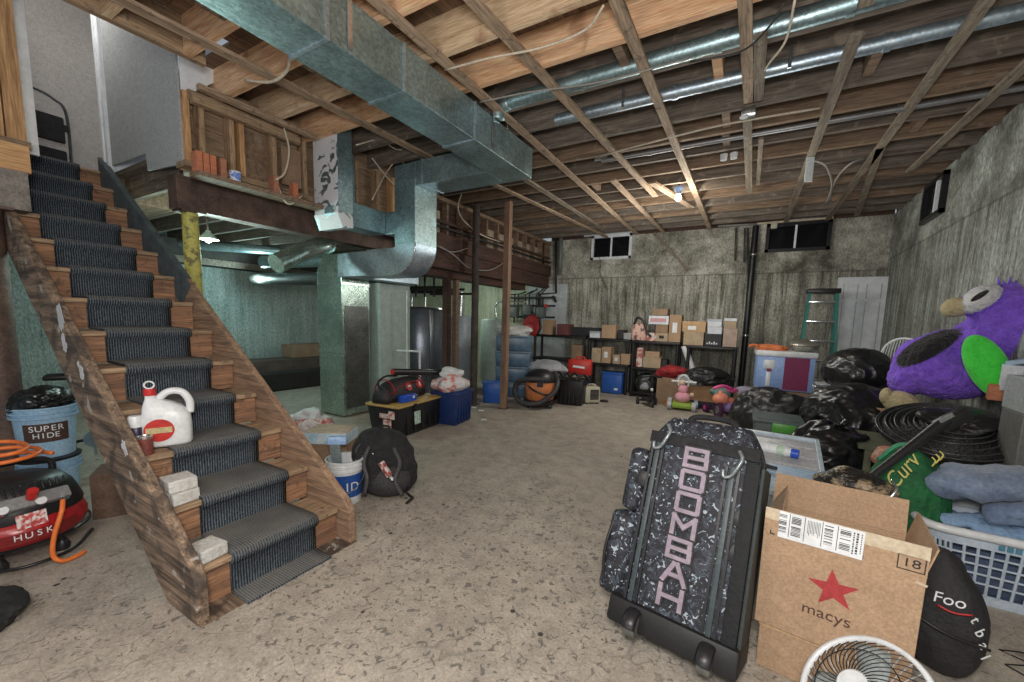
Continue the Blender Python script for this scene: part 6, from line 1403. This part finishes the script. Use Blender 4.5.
def block(b, ch, cx2, cz2, w_, h_, th, y, d_):
    for kk_, (p0, p1) in enumerate(STROKES[ch]):
        P0 = Vector((cx2+p0[0]*w_, 0, cz2+p0[1]*h_)); P1 = Vector((cx2+p1[0]*w_, 0, cz2+p1[1]*h_)); D = P1-P0
        box(b, ((P0.x+P1.x)/2, y-.0004*kk_, (P0.z+P1.z)/2), (D.length+th, d_, th), r=(0, -atan2(D.z, D.x), 0))
for i, ch in enumerate('BOOMBAH'):
    z = .80-i*.098
    P(bb_, 'letter_outline', INK, block, ch, -.000-.002*i, z, .082, .074, .028, FY-.017, .006)
    P(bb_, 'letter', MAUVE, block, ch, -.000-.002*i, z, .082, .074, .0165, FY-.0205, .006)
P(bb_, 'wheel_base', plain('matt_black_base', (.010, .010, .011), .6), lambda b: box(b, (0, -.03, .075), (DW+.03, DD+.0, .11), bev=.015), auto=40)
for x in (-.13, .145):
    wq_ = P(bb_, 'wheel', mat('grey_tyre', (.14, .14, .13), .6), lambda b: cyl(b, (x-.022, FY-.03, .045), (x+.022, FY-.03, .045), .045, n=24), auto=40)
    P(wq_, 'wheel_guard', BLACKP, lambda b: tube(b, [(x, FY-.03+.06*cos(a), .045+.06*sin(a)) for a in [pi*.05+pi*.95*i/8 for i in range(9)]], .028, n=8, r2=.4), smooth=True)
P(bb_, 'side_buckle', BLACKP, lambda b: box(b, (DW/2-.045, FY+.0, .60), (.05, .016, .07), r=(0, .3, 0), bev=.003), auto=40)
P(bb_, 'side_buckle', BLACKP, lambda b: box(b, (DW/2-.045, FY+.0, .46), (.05, .016, .07), r=(0, .3, 0), bev=.003), auto=40)
P(bb_, 'side_buckle', BLACKP, lambda b: box(b, (-DW/2+.02, FY+.0, .66), (.05, .016, .07), r=(0, .3, 0), bev=.003), auto=40)
P(bb_, 'side_gusset', mat('black_gusset', (.012, .013, .015), .8, bump=.3), lambda b: box(b, (DW/2-.028, FY-.002, .47), (.050, .014, .72), bev=.004), auto=40)
P(bb_, 'grab_handle', FABK, lambda b: tube(b, [(-.10, .0, .965), (-.06, 0, 1.01), (.08, 0, 1.01), (.12, 0, .965)], .014, n=8), smooth=True)

# ---------------------------------------------------------------- cartons by the camera
RZC = -.12; cx_, cy_ = .375, 1.98
lowb = thing('cardboard_box', 'plain cardboard box on the floor underneath the box with the red star', 'box', (cx_+.01, cy_, 0), RZC)
P(lowb, 'body', CARD, lambda b: bx(b, -.222, .225, -.18, .18, .001, .185), bevel=.004)
P(lowb, 'tape', mat('tan_tape', (.62, .42, .24), .35), lambda b: bx(b, -.224, .227, -.183, .03, .183, .187))
bigb = thing('cardboard_box', 'large open cardboard box with a red star, a shipping label and a boxed 18', 'box', (cx_, cy_, .19), RZC)
BW, BD, BH, BF = .462, .36, .375, .108
def bbx(b):
    e = .006
    bx(b, -BW/2, BW/2, -BD/2, BD/2, .0, e); bx(b, -BW/2, BW/2, -BD/2, -BD/2+e, e, BH); bx(b, -BW/2, BW/2, BD/2-e, BD/2, e, BH)
    bx(b, -BW/2, -BW/2+e, -BD/2+e, BD/2-e, e, BH); bx(b, BW/2-e, BW/2, -BD/2+e, BD/2-e, e, BH)
P(bigb, 'body', CARD, bbx, bevel=.002)
def flap(b, tilt, y, w_=BW, h=BF):
    vs = bx(b, -w_/2, w_/2, -.0025, .0025, 0, h); _xf(vs, Matrix.Translation((0, y, BH+.001)) @ Matrix.Rotation(tilt, 4, 'X'))
P(bigb, 'front_flap', CARD, flap, radians(0), -BD/2+.003)
P(bigb, 'rear_flap', CARD, flap, radians(-14), BD/2-.004, BW-.01, BF+.03)
def sflap(b, s):
    vs = bx(b, -.0025, .0025, -BD/2+.012, BD/2-.012, 0, BF); _xf(vs, Matrix.Translation((s*(BW/2-.004), 0, BH+.001)) @ Matrix.Rotation(radians(12*s if s > 0 else 28), 4, 'Y'))
P(bigb, 'side_flap', CARD, sflap, 1); P(bigb, 'side_flap', CARD, sflap, -1)
FM = Matrix.Translation((0, -BD/2+.003, BH+.001)) @ Matrix.Rotation(radians(0), 4, 'X')
P(bigb, 'tape', TAPE, lambda b: _xf(bx(b, -BW/2, BW/2, -.0045, -.0028, BF-.045, BF+.001), FM))
P(bigb, 'shipping_label', PAPER, lambda b: _xf(bx(b, -BW*.40, BW*.145, -.0062, -.0047, BF-.106, BF-.001), FM))
def lab_ink(b):
    random.seed(3)
    for blk, (xa, xb) in enumerate(((-.185, -.16), (-.145, -.115), (-.045, -.02), (.0, .03))):
        for k in range(14):
            z = BF-.012-k*.0055
            if random.random() > .2: _xf(bx(b, xa, xb, -.0068, -.0063, z-.003*random.random()-.001, z), FM)
    for x in (-.152, -.105, -.052, -.008): _xf(bx(b, x, x+.002, -.0068, -.0063, BF-.097, BF-.003), FM)
    for k in range(9): _xf(bx(b, -.095+.0045*k, -.0935+.0045*k, -.0068, -.0063, BF-.05-.02*random.random(), BF-.01), FM)
    for x, w_ in ((.036, .004), (.045, .006), (.058, .0025)):
        z = BF-.012
        while z > BF-.088:
            h = .003+.006*random.random(); _xf(bx(b, x, x+w_, -.0068, -.0063, z-h, z), FM); z -= h+.003
P(bigb, 'label_print', INK, lab_ink)
P(bigb, 'corner_marks', INK, lambda b: (_xf(bx(b, -BW*.455, -BW*.42, -.0045, -.003, .004, .008), FM), _xf(bx(b, -BW*.455, -BW*.447, -.0045, -.003, .004, .020), FM), _xf(bx(b, BW*.10, BW*.15, -.0045, -.003, .006, .010), FM), _xf(bx(b, BW*.142, BW*.15, -.0045, -.003, .006, .022), FM)))
P(bigb, 'number_frame', INK, lambda b: [_xf(bx(b, x0_, x1_, -.0045, -.003, z0_, z1_), FM) for x0_, x1_, z0_, z1_ in ((.155, .225, .012, .015), (.155, .225, .062, .065), (.155, .158, .012, .065), (.222, .225, .012, .065))])
text(bigb, '18', .042, FM @ Matrix.Translation((.19, -.004, .0385)) @ Matrix.Rotation(pi/2, 4, 'X') @ Matrix.Diagonal((1.15, 1, 1, 1)), INK, ext=.0006)
def star(b):
    pts = []
    for k in range(10):
        a = pi/2+k*pi/5+.12; r = .078 if k % 2 == 0 else .031; pts.append((.0+r*cos(a), .235+r*sin(a)))
    prism(b, pts, -BD/2-.0016, -BD/2-.0002)
P(bigb, 'red_star', plain('printed_red', (.42, .045, .05), .7), star)
text(bigb, 'macys', .060, Matrix.Translation((-.012, -BD/2-.001, .128)) @ Matrix.Rotation(pi/2, 4, 'X'), plain('brown_print', (.10, .05, .04), .7), ext=.0006)
P(bigb, 'torn_corner', TAPE, lambda b: box(b, (BW/2-.012, -BD/2-.002, BH-.02), (.03, .004, .008), r=(0, .2, 0)))

# ---------------------------------------------------------------- fan at the lower right corner
fc = Vector((.40, 1.50, .275)); fan = thing('desk_fan', 'white desk fan with a dark wire grille in front of the red star box', 'fan', (fc.x, fc.y+.05, 0), .0)
nrm = Vector((-.66, -.30, .70)).normalized(); Q = nrm.to_track_quat('Z', 'Y').to_matrix().to_4x4()
FMx = Matrix.Translation((0, -.05, fc.z)) @ Q; R_ = .178
def ring(b, r, z, th, n=48, seg=8): vs = tube(b, [(r*cos(2*pi*i/n), r*sin(2*pi*i/n), z) for i in range(n+1)], th, n=seg, k=1); _xf(vs, FMx)
P(fan, 'rim', WHITEP, lambda b: _xf(lathe(b, [(R_-.006, .0), (R_+.006, -.012), (R_+.010, .0), (R_+.006, .014), (R_-.006, .010), (R_-.006, 0)], n=56), FMx), smooth=True)
def bars(b, z_sign, n=40):
    for k in range(n):
        a = 2*pi*k/n; pts = []
        for j in range(7):
            f = j/6; r = .045+(R_-.005-.045)*f; aa = a+.55*(1-f); z = z_sign*.055*cos(f*pi/2)**.8+.002
            pts.append((r*cos(aa), r*sin(aa), z))
        _xf(tube(b, pts, .0016, n=5, k=1), FMx)
P(fan, 'front_grille', BLACKM, bars, 1)
P(fan, 'grille_ring', BLACKM, lambda b: ring(b, .12, .038, .0017))
P(fan, 'rear_grille', plain('grey_wire', (.55, .57, .58), .4), bars, -1, 32)
P(fan, 'centre_badge', WHITEP, lambda b: _xf(lathe(b, [(0, .062), (.04, .06), (.048, .052), (.048, .048), (0, .048)], n=32), FMx), auto=40)
def blade(b, a0):
    n = 8; rows = []
    for j in range(n+1):
        f = j/n; r = .03+.13*f; wd = .035+.075*f*(1.1-f*.35)
        rows.append([(r*cos(a0+s*wd/r*.5+f*.3), r*sin(a0+s*wd/r*.5+f*.3), s*.016*(1-.4*f)) for s in (-1, -.33, .33, 1)])
    V = [[b.verts.new(FMx @ Vector(p)) for p in r_] for r_ in rows]
    for a, c in zip(V, V[1:]):
        for j in range(3): b.faces.new((a[j], a[j+1], c[j+1], c[j]))
for k in range(4):
    o = P(fan, 'blade', mat('translucent_grey_blade', (.42, .47, .47), .3), blade, k*pi/2+.4, smooth=True); so = o.modifiers.new('s', 'SOLIDIFY'); so.thickness = .003
P(fan, 'motor', WHITEP, lambda b: _xf(lathe(b, [(0, -.14), (.05, -.13), (.058, -.06), (.03, -.02), (0, -.02)], n=28), FMx), smooth=True)
P(fan, 'stand', WHITEP, lambda b: (tube(b, [(0, .0, .24), (0, .02, .16), (0, .0, .03)], .018, n=12), cyl(b, (0, .0, .23), FMx @ Vector((0, 0, -.09)), .02)), smooth=True)
P(fan, 'base', WHITEP, lambda b: lathe(b, [(0, 0), (.11, 0), (.115, .01), (.09, .03), (.03, .04), (0, .04)], n=36), auto=45)

# ---------------------------------------------------------------- black bag with white lettering beside the boxes
kb = thing('gym_bag', 'black bag with white lettering standing right of the red star box', 'bag', (.80, 2.22, 0), -.35); kb.scale = (.86, .86, .88)
def kbag(b):
    g = bmesh.ops.create_icosphere(b, subdivisions=5, radius=1)['verts']
    for v in g:
        q = v.co.copy(); e = .7
        X = math.copysign(abs(q.x)**e, q.x); Y = math.copysign(abs(q.y)**e, q.y); Z = math.copysign(abs(q.z)**e, q.z)
        k = 1-.45*max(0, Z)**1.3; n_ = noise.noise(q*2.5)*.05
        v.co = Vector((X*.135*k+n_*.15-.05*max(0, Z), Y*.14*k+n_*.2, (Z+1)*.285+n_*.1))
P(kb, 'body', mat('black_grey_fabric', (.030, .028, .032), .75, col2=(.016, .015, .017), scale=8, bump=.35), kbag, smooth=True)
P(kb, 'seam', BLACKP, lambda b: tube(b, [(-.16, -.14, .30), (0, -.165, .26), (.14, -.12, .24)], .006, n=6), smooth=True)
text(kb, 'Foo', .066, Matrix.Translation((.0, -.142, .40)) @ rotm((radians(80), 0, 0)) @ Matrix.Rotation(radians(8), 4, 'Z'), PAPER, shear=.2)
P(kb, 'red_stroke', REDP, lambda b: tube(b, [(-.03, -.152, .365), (.02, -.154, .358), (.075, -.14, .372)], .004, n=6), smooth=True)
for i, (x, z) in enumerate(((.085, .35), (.105, .30), (.12, .25), (.13, .20))):
    text(kb, 'tbal'[i], .06, Matrix.Translation((x, -.128+i*.004, z)) @ rotm((radians(84), 0, radians(38))) @ Matrix.Rotation(radians(-55), 4, 'Z'), PAPER)
P(kb, 'carry_strap', BLACKP, lambda b: tube(b, [(-.08, -.05, .54), (-.12, -.08, .45), (-.17, -.12, .2), (-.17, -.13, .05)], .014, n=6, r2=.4), smooth=True)
t = single('wire_hanger', BLACKM, 'bent black wire hanger on the floor at the lower right edge', 'hanger', lambda b: tube(b, [(0, 0, .005), (.10, .06, .005), (.02, .10, .006), (.16, .14, .006), (.08, .02, .006), (.2, .0, .005), (.1, -.08, .005), (0, 0, .005)], .003, n=5, k=2), loc=(1.05, 2.38, 0), smooth=True)

# ---------------------------------------------------------------- laundry basket with jeans
BKX, BKY = 1.235, 3.08
lb = thing('laundry_basket', 'white plastic laundry basket full of blue jeans at the right edge', 'basket', (BKX, BKY, 0), -.04)
WB_ = plain('basket_white_blue', (.62, .72, .84), .4)
hw, hd, hh = .33, .24, .37
def rrect(w_, d_, r_, n=6):
    pts = []
    for cx2, cy2, a0 in ((w_-r_, d_-r_, 0), (-w_+r_, d_-r_, pi/2), (-w_+r_, -d_+r_, pi), (w_-r_, -d_+r_, 1.5*pi)):
        for i in range(n+1):
            a = a0+pi/2*i/n; pts.append((cx2+r_*cos(a), cy2+r_*sin(a)))
    return pts
def bwall(b):
    levels = [(0, .84), (.05, .86), (.30, .97), (hh, 1.0)]
    rows = [[b.verts.new((x*k, y*k, z)) for x, y in rrect(hw, hd, .10)] for z, k in levels]
    n = len(rows[0])
    for li in (0, 2):
        a, c = rows[li], rows[li+1]
        for i in range(n): b.faces.new((a[i], a[(i+1) % n], c[(i+1) % n], c[i]))
    b.faces.new(rows[0])
o = P(lb, 'body', WB_, bwall); s_ = o.modifiers.new('s', 'SOLIDIFY'); s_.thickness = .005
def lattice(b):
    base = rrect(hw, hd, .10, 8); n = len(base)
    # resample by length
    pts = []
    for i in range(n):
        a = Vector(base[i]); c = Vector(base[(i+1) % n]); L = (c-a).length; m_ = max(1, round(L/.052))
        for j in range(m_): pts.append(a+(c-a)*j/m_)
    for q in pts:
        k0, k1 = .86, .97; box_pts = [(q.x*k0, q.y*k0, .045), (q.x*k1, q.y*k1, .305)]
        cyl(b, box_pts[0], box_pts[1], .0065, n=6)
    for z in (.11, .16, .21, .26):
        k = .86+.11*(z-.05)/.25
        tube(b, [(q.x*k, q.y*k, z) for q in pts]+[(pts[0].x*k, pts[0].y*k, z)], .0055, n=6, k=1)
P(lb, 'lattice', WB_, lattice)
P(lb, 'rim', plain('rim_white', (.84, .87, .90), .35), lambda b: tube(b, [(x*1.03, y*1.03, hh) for x, y in rrect(hw, hd, .10)]+[(rrect(hw, hd, .10)[0][0]*1.03, rrect(hw, hd, .10)[0][1]*1.03, hh)], .022, n=10, k=1), smooth=True)
P(lb, 'handle', WHITEP, lambda b: tube(b, [(-hw*.98, -.08, hh+.005), (-hw*1.1, -.08, hh+.015), (-hw*1.1, .08, hh+.015), (-hw*.98, .08, hh+.005)], .012, n=8), smooth=True)
P(lb, 'basket_mark', plain('teal_print', (.10, .30, .42), .5), lambda b: [bx(b, -.06+.028*i, -.04+.028*i, -hd*.985-.006, -hd*.985, .315, .34) for i in range(5)])
def garment(name, label, m, pts, radii, r2, seed, loc=(BKX, BKY, 0)):
    bm = BM(); vs = tube(bm, pts, .1, n=20, k=8, radii=radii, r2=r2)
    for v in vs: 
        n_ = (1-abs(noise.noise(Vector((v.co.x*7, v.co.y*16, v.co.z*12))+Vector((seed, 0, 0))))*2.4)*.026+noise.noise(v.co*34)*.007; v.co += Vector((n_*.6, n_*.6, n_))
    o = obj(name, bm, m, None, smooth=True); o.location = loc; return tag(o, label, 'clothing', 'clothes in the laundry basket')
garment('jeans', 'pale grey blue jeans lying folded across the top of the laundry basket', mat('faded_denim', (.25, .31, .43), .9, col2=(.13, .18, .29), scale=9, bump=.35, sheen=.2), [(-.36, -.02, .53), (-.18, -.03, .56), (.06, .03, .58), (.20, .05, .56)], [.06, .17, .17, .13], .5, 1)
garment('jeans', 'bluer rolled jeans in front, on the right of the laundry basket', DENIM, [(-.10, -.13, .44), (.04, -.14, .475), (.16, -.14, .475), (.24, -.1, .46)], [.05, .095, .095, .08], .75, 5)
garment('shirt', 'light blue shirt hanging inside the front of the laundry basket', mat('light_blue_cotton', (.28, .42, .62), .9, col2=(.20, .32, .50), scale=7, bump=.3), [(-.24, -.06, .36), (-.05, -.1, .37), (.12, -.1, .36), (.24, -.08, .34)], [.06, .10, .10, .06], .5, 9)
single('cloth_bundle', mat('dark_blue_laundry', (.10, .14, .24), .9, col2=(.05, .06, .10), scale=9, bump=.3), 'dark blue laundry filling the bottom of the white basket', 'clothing', lambda b: blob(b, (0, 0, 0), (.26, .17, .28), 91, amp=.12, n=5), loc=(BKX, BKY, .012), smooth=True)
single('towel', plain('white_towel', (.70, .72, .75), .9), 'white sheet edge behind the jeans at the back of the basket', 'cloth', lambda b: box(b, (0, 0, .25), (.5, .05, .50), r=(radians(-4), 0, 0), bev=.015), loc=(BKX+.1, BKY+.37, 0))

# ---------------------------------------------------------------- green bag, tool strap, small clutter
gb = thing('green_bag', 'green fabric bag with yellow cursive lettering behind the white basket', 'bag', (.875, 3.10, 0), -.32)
GF = mat('green_fabric', (.02, .17, .055), .75, col2=(.008, .07, .022), scale=7, bump=.35)
P(gb, 'body', GF, lambda b: blob(b, (0, 0, 0), (.19, .13, .72), 93, amp=.10, n=6, flat=-.8), smooth=True)
P(gb, 'fold', mat('light_green_lining', (.05, .30, .16), .7), lambda b: tube(b, [(-.13, -.05, .62), (-.06, -.04, .72), (.02, -.02, .74)], .028, n=8, r2=.4), smooth=True)
YT = plain('yellow_stitch', (.70, .62, .18), .6)
text(gb, 'Curv', .10, Matrix.Translation((-.02, -.158, .60)) @ rotm((radians(84), 0, 0)) @ Matrix.Rotation(radians(66), 4, 'Z'), YT, shear=.4)
P(gb, 'yellow_scroll', YT, lambda b: [tube(b, [(.09+.012*k, -.13, .66+.02*k), (.10+.012*k, -.13, .69+.02*k), (.085+.012*k, -.13, .71+.02*k)], .004, n=5) for k in range(3)], smooth=True)
t = thing('carrying_pole', 'long black handle with grey tag lying slanted across the green bag', 'tool')
aa, bb2 = at(862, 484, 'y', 2.78), at(946, 420, 'y', 3.0)
P(t, 'handle', BLACKP, lambda b: cyl(b, aa, bb2, .018, .028, n=14), auto=40)
P(t, 'head', BLACKP, lambda b: box(b, bb2+Vector((.03, .02, .0)), (.16, .06, .07), r=(0, radians(-38), .3), bev=.015), auto=40)
P(t, 'grey_tag', SCREWM, lambda b: box(b, bb2+Vector((-.01, -.03, .015)), (.07, .006, .022), r=(0, radians(-38), .3)))
# olive folding table with hooped black hamper
ft = thing('low_table', 'low olive green board table under the coiled black hamper', 'table', (1.17, 3.86, 0), -.05)
OLV = mat('olive_board', (.13, .14, .08), .7, col2=(.07, .08, .05), scale=5, stretch=(.2, 1, 1))
P(ft, 'table_top', OLV, lambda b: [bx(b, -.42, .42, y, y+.085, .56, .585) for y in (-.32, -.23, -.14, -.05, .04, .13)], label='olive boards')
for sx_ in (-1, 1):
    for sy_ in (-.28, .17): P(ft, 'leg', OLV, lambda b: bx(b, sx_*.36-.02, sx_*.36+.02, sy_-.02, sy_+.02, 0, .56))
hp = thing('pop_up_hamper', 'flattened black mesh hamper with wire hoops in front of the purple plush', 'hamper', (1.20, 3.72, .587), -.3)
MESH = mat('black_mesh', (.020, .020, .022), .5, col2=(.008, .008, .009), scale=20, bump=.5)
hp.rotation_euler = (radians(24), 0, -.3); hp.location.z = .73
def hoops(b):
    prof = [(0, -.04), (.30, -.04), (.345, -.02)]
    for k in range(9):
        r0 = .345-.030*k; prof += [(r0, .0+.006*k), (r0-.012, .022+.006*k), (r0-.028, .004+.006*k)]
    lathe(b, prof+[(0, .05)], n=56, sy=.92)
P(hp, 'mesh_body', MESH, hoops, auto=50)
for k in range(6):
    r0 = .348-.042*k; z = .012+.01*k
    P(hp, 'wire_hoop', mat('hoop_wire', (.13, .13, .13), .35, .6), lambda b: tube(b, [(r0*cos(2*pi*i/40)+.006*k, r0*.92*sin(2*pi*i/40), z+.008*sin(4*pi*i/40+k)) for i in range(41)], .005, n=6, k=1), smooth=True)
P(hp, 'crumpled_net', BAGD, lambda b: blob(b, (.05, .04, .03), (.15, .12, .09), 96, amp=.35, n=5), smooth=True)
# purple plush bird, lying on its back on two cartons
pb = at(957, 350, 'y', 4.45); FZ = face(pb)
carton('cardboard_box', 'brown carton on the floor under the purple plush bird', .56, .42, .38, (pb.x-.16, pb.y+.10, 0), FZ, m=CARD2, tape=False)
carton('cardboard_box', 'second brown carton directly under the purple plush bird', .60, .42, .34, (pb.x-.16, pb.y+.10, .386), FZ, m=CARD, tape=False)
dist = 3.2*pb.y/4.1; KX, KZ = .0053*dist/3.2, .0079*dist/3.2
plush = thing('plush_bird', 'large purple plush bird with green wing lying on its back atop the pile', 'plush toy', (pb.x, pb.y, 0), FZ)
zc = at(957, 350, 'y', pb.y).z
def L(u, v, dy=0): return Vector(((u-957)*KX, dy, zc-(v-350)*KZ))
PURP = mat('purple_fur', (.33, .15, .95), .95, col2=(.20, .08, .66), scale=14, bump=.9, fine=90, sheen=.15)
def bird(b):
    ball(b, L(1008, 324, .05), 1, (.265, .26, .30), n=4)
    ball(b, L(978, 345, .05), 1, (.19, .24, .22), n=4)
    ball(b, L(945, 372, .04), 1, (.30, .28, .20), n=4, rot=(0, radians(10), 0))
    ball(b, L(930, 362, .04), 1, (.20, .25, .20), n=4)
    ball(b, L(932, 352, .02), 1, (.21, .24, .125), n=4, rot=(0, radians(-44), 0))
    ball(b, L(971, 306, -.06), 1, (.13, .16, .095), n=4, rot=(0, radians(-50), 0))
    ball(b, L(912, 380, .03), 1, (.12, .20, .15), n=3)
o = P(plush, 'body', PURP, bird, smooth=True)
rm = o.modifiers.new('r', 'REMESH'); rm.mode = 'VOXEL'; rm.voxel_size = .012; rm.use_smooth_shade = True
sm = o.modifiers.new('s', 'SMOOTH'); sm.iterations = 8; sm.factor = .8
tx = bpy.data.textures.new('fur', 'CLOUDS'); tx.noise_scale = .025; dm_ = o.modifiers.new('d', 'DISPLACE'); dm_.texture = tx; dm_.strength = .03; dm_.texture_coords = 'LOCAL'
def fur_patch(m, c, r, ang, col, edge=.06):
    t = m.node_tree; n, l = t.nodes, t.links; b = n['Principled BSDF']; src = b.inputs['Base Color'].links[0].from_socket
    tc = n.new('ShaderNodeTexCoord'); mp = n.new('ShaderNodeMapping'); mp.vector_type = 'TEXTURE'
    mp.inputs['Location'].default_value = c; mp.inputs['Rotation'].default_value = (0, ang, 0); mp.inputs['Scale'].default_value = r
    l.new(tc.outputs['Object'], mp.inputs[0]); nz = n.new('ShaderNodeTexNoise'); nz.inputs['Scale'].default_value = 40; l.new(tc.outputs['Object'], nz.inputs['Vector'])
    ln = n.new('ShaderNodeVectorMath'); ln.operation = 'LENGTH'; l.new(mp.outputs[0], ln.inputs[0])
    ad = n.new('ShaderNodeMath'); ad.operation = 'MULTIPLY_ADD'; ad.inputs[1].default_value = .18; l.new(nz.outputs['Fac'], ad.inputs[0]); l.new(ln.outputs['Value'], ad.inputs[2])
    mr = n.new('ShaderNodeMapRange'); mr.inputs[1].default_value = 1.09-edge; mr.inputs[2].default_value = 1.09+edge; mr.inputs[3].default_value = 1; mr.inputs[4].default_value = 0; l.new(ad.outputs[0], mr.inputs[0])
    q = n.new('ShaderNodeMixRGB'); l.new(mr.outputs[0], q.inputs[0]); l.new(src, q.inputs[1]); q.inputs[2].default_value = C4(col); l.new(q.outputs[0], b.inputs['Base Color'])
fur_patch(PURP, L(929, 348, -.25), (.24, .42, .085), radians(-44), (.015, .013, .017))
fur_patch(PURP, L(969, 304, -.25), (.145, .35, .085), radians(-50), (.74, .74, .76), .03)
fur_patch(PURP, L(969, 303, -.25), (.055, .35, .018), radians(-46), (.02, .02, .02), .02)
CRF = mat('cream_fur', (.60, .50, .30), .95, bump=.5)
P(plush, 'beak', CRF, lambda b: ball(b, L(950, 312, -.08), 1, (.085, .08, .075), n=3, rot=(0, radians(-20), 0)), smooth=True)
WGN = mat('bright_green_fur', (.08, .85, .08), .9, col2=(.04, .60, .04), scale=10, bump=.6, fine=90, sheen=.4)
P(plush, 'wing', WGN, lambda b: (ball(b, L(984, 361, -.27), 1, (.105, .05, .235), n=4, rot=(radians(-6), radians(-24), 0))), smooth=True)
P(plush, 'foot', CRF, lambda b: (ball(b, L(912, 402, -.16), 1, (.12, .10, .095), n=4, rot=(0, .3, 0)), ball(b, L(896, 397, -.16), 1, (.045, .08, .07), n=3)), smooth=True)
P(plush, 'hair_tuft', PURP, lambda b: [cyl(b, L(985+4*i, 294, 0), L(982+5*i, 286+(i % 2)*3, -.02), .012, .002, n=6) for i in range(6)], smooth=True)
# fan at the back
q = at(902, 357, 'y', 5.6)
t = thing('pedestal_fan', 'white pedestal fan seen edge-on behind the purple plush bird', 'fan', (q.x+.02, 5.65, 0), radians(-40))
P(t, 'rim', WHITEP, lambda b: tube(b, [(.19*cos(2*pi*i/32), 0, q.z+.19*sin(2*pi*i/32)) for i in range(33)], .012, n=8, k=1), smooth=True)
P(t, 'grille', plain('grey_wire', (.55, .57, .58), .4), lambda b: [tube(b, [(-.18+.024*i, -.0, q.z-sqrt(max(.0001, .19**2-(-.18+.024*i)**2))), (-.18+.024*i, -.04, q.z), (-.18+.024*i, 0, q.z+sqrt(max(.0001, .19**2-(-.18+.024*i)**2)))], .005, n=5) for i in range(16)], smooth=True)
P(t, 'motor', WHITEP, lambda b: cyl(b, (0, .01, q.z), (0, .12, q.z), .06), auto=40)
P(t, 'pole', WHITEP, lambda b: cyl(b, (0, .08, .02), (0, .08, q.z), .014), auto=40)
P(t, 'base', WHITEP, lambda b: lathe(b, [(0, 0), (.18, 0), (.18, .015), (.03, .035), (0, .035)], n=30, c=(0, .08, 0)), auto=40)
# clutter right of the plush
q = at(1003, 385, 'y', 3.95)
t = carton('shoe_box', 'orange brown printed box just below the green wing', .22, .18, .10, (q.x+.075, 4.02, q.z-.11), -.3, m=mat('orange_print_card', (.55, .20, .09), .6, col2=(.35, .12, .06), scale=10), tape=False)
q2 = at(1018, 372, 'y', 3.9)
t = thing('toy_box', 'purple and white toy package at the right edge beside the green wing', 'toy', (q2.x+.05, 3.97, q2.z-.13), -.3)
P(t, 'body', WHC, lambda b: bx(b, -.09, .0, -.06, .06, .0, .17), bevel=.004)
P(t, 'purple_side', plain('purple_card', (.28, .03, .22), .5), lambda b: bx(b, .0, .12, -.065, .06, .0, .18), bevel=.004)
P(t, 'top_scarf', plain('light_blue_scrap', (.4, .55, .72), .6), lambda b: box(b, (-.03, -.0, .19), (.10, .1, .03), r=(0, -.3, 0), bev=.008), auto=40)
tw = at(1020, 410, 'y', 3.25)
t = thing('metal_cabinet', 'grey metal cabinet corner at the right edge behind the basket', 'cabinet', (tw.x+.245, 3.45, 0), -.05)
zc2 = at(1018, 377, 'y', 3.4).z
P(t, 'body', plain('pale_grey_enamel', (.40, .43, .43), .5), lambda b: bx(b, -.19, .10, -.14, .14, zc2-.20, zc2), bevel=.006)
P(t, 'lower_body', plain('dark_grey_enamel', (.15, .15, .14), .5), lambda b: bx(b, -.19, .10, -.13, .13, 0, zc2-.20), bevel=.006)
P(t, 'handle', BLACKP, lambda b: tube(b, [(-.15, -.14, zc2-.08), (-.15, -.165, zc2-.1), (-.08, -.165, zc2-.1), (-.08, -.14, zc2-.08)], .007), smooth=True)
# dark odds and ends between the clear tote and green bag
q = at(858, 486, 'y', 2.6)
carton('cardboard_box', 'brown carton behind the open star box, holding dark odds and ends', .36, .28, q.z-.07, (q.x+.0, 2.75, 0), -.1, m=CARD2, tape=False)
t = thing('engine_part', 'dark glossy oblong part with brown streaks between clear tote and green bag', 'part', (q.x, 2.68, q.z-.058), -.15)
P(t, 'body', mat('streaky_dark_plastic', (.35, .26, .16), .25, col2=(.02, .018, .016), scale=13, lo=.5, hi=.6, bump=.5), lambda b: blob(b, (0, 0, 0), (.16, .09, .12), 97, amp=.25, n=5), smooth=True)
P(t, 'rim_bar', SCREWM, lambda b: tube(b, [(.13, -.07, .02), (.155, -.05, .07), (.14, 0, .10)], .008), smooth=True)
single('cloth_bundle', mat('tan_red_cloth', (.50, .36, .26), .9, col2=(.40, .10, .08), scale=18, bump=.3), 'tan and red scrap of cloth beside the long black handle', 'cloth', lambda b: blob(b, (0, 0, 0), (.06, .05, .10), 98, amp=.3, n=4), loc=(at(893, 455, 'y', 3.2).x-.02, 3.25, at(893, 455, 'y', 3.2).z-.08), smooth=True)
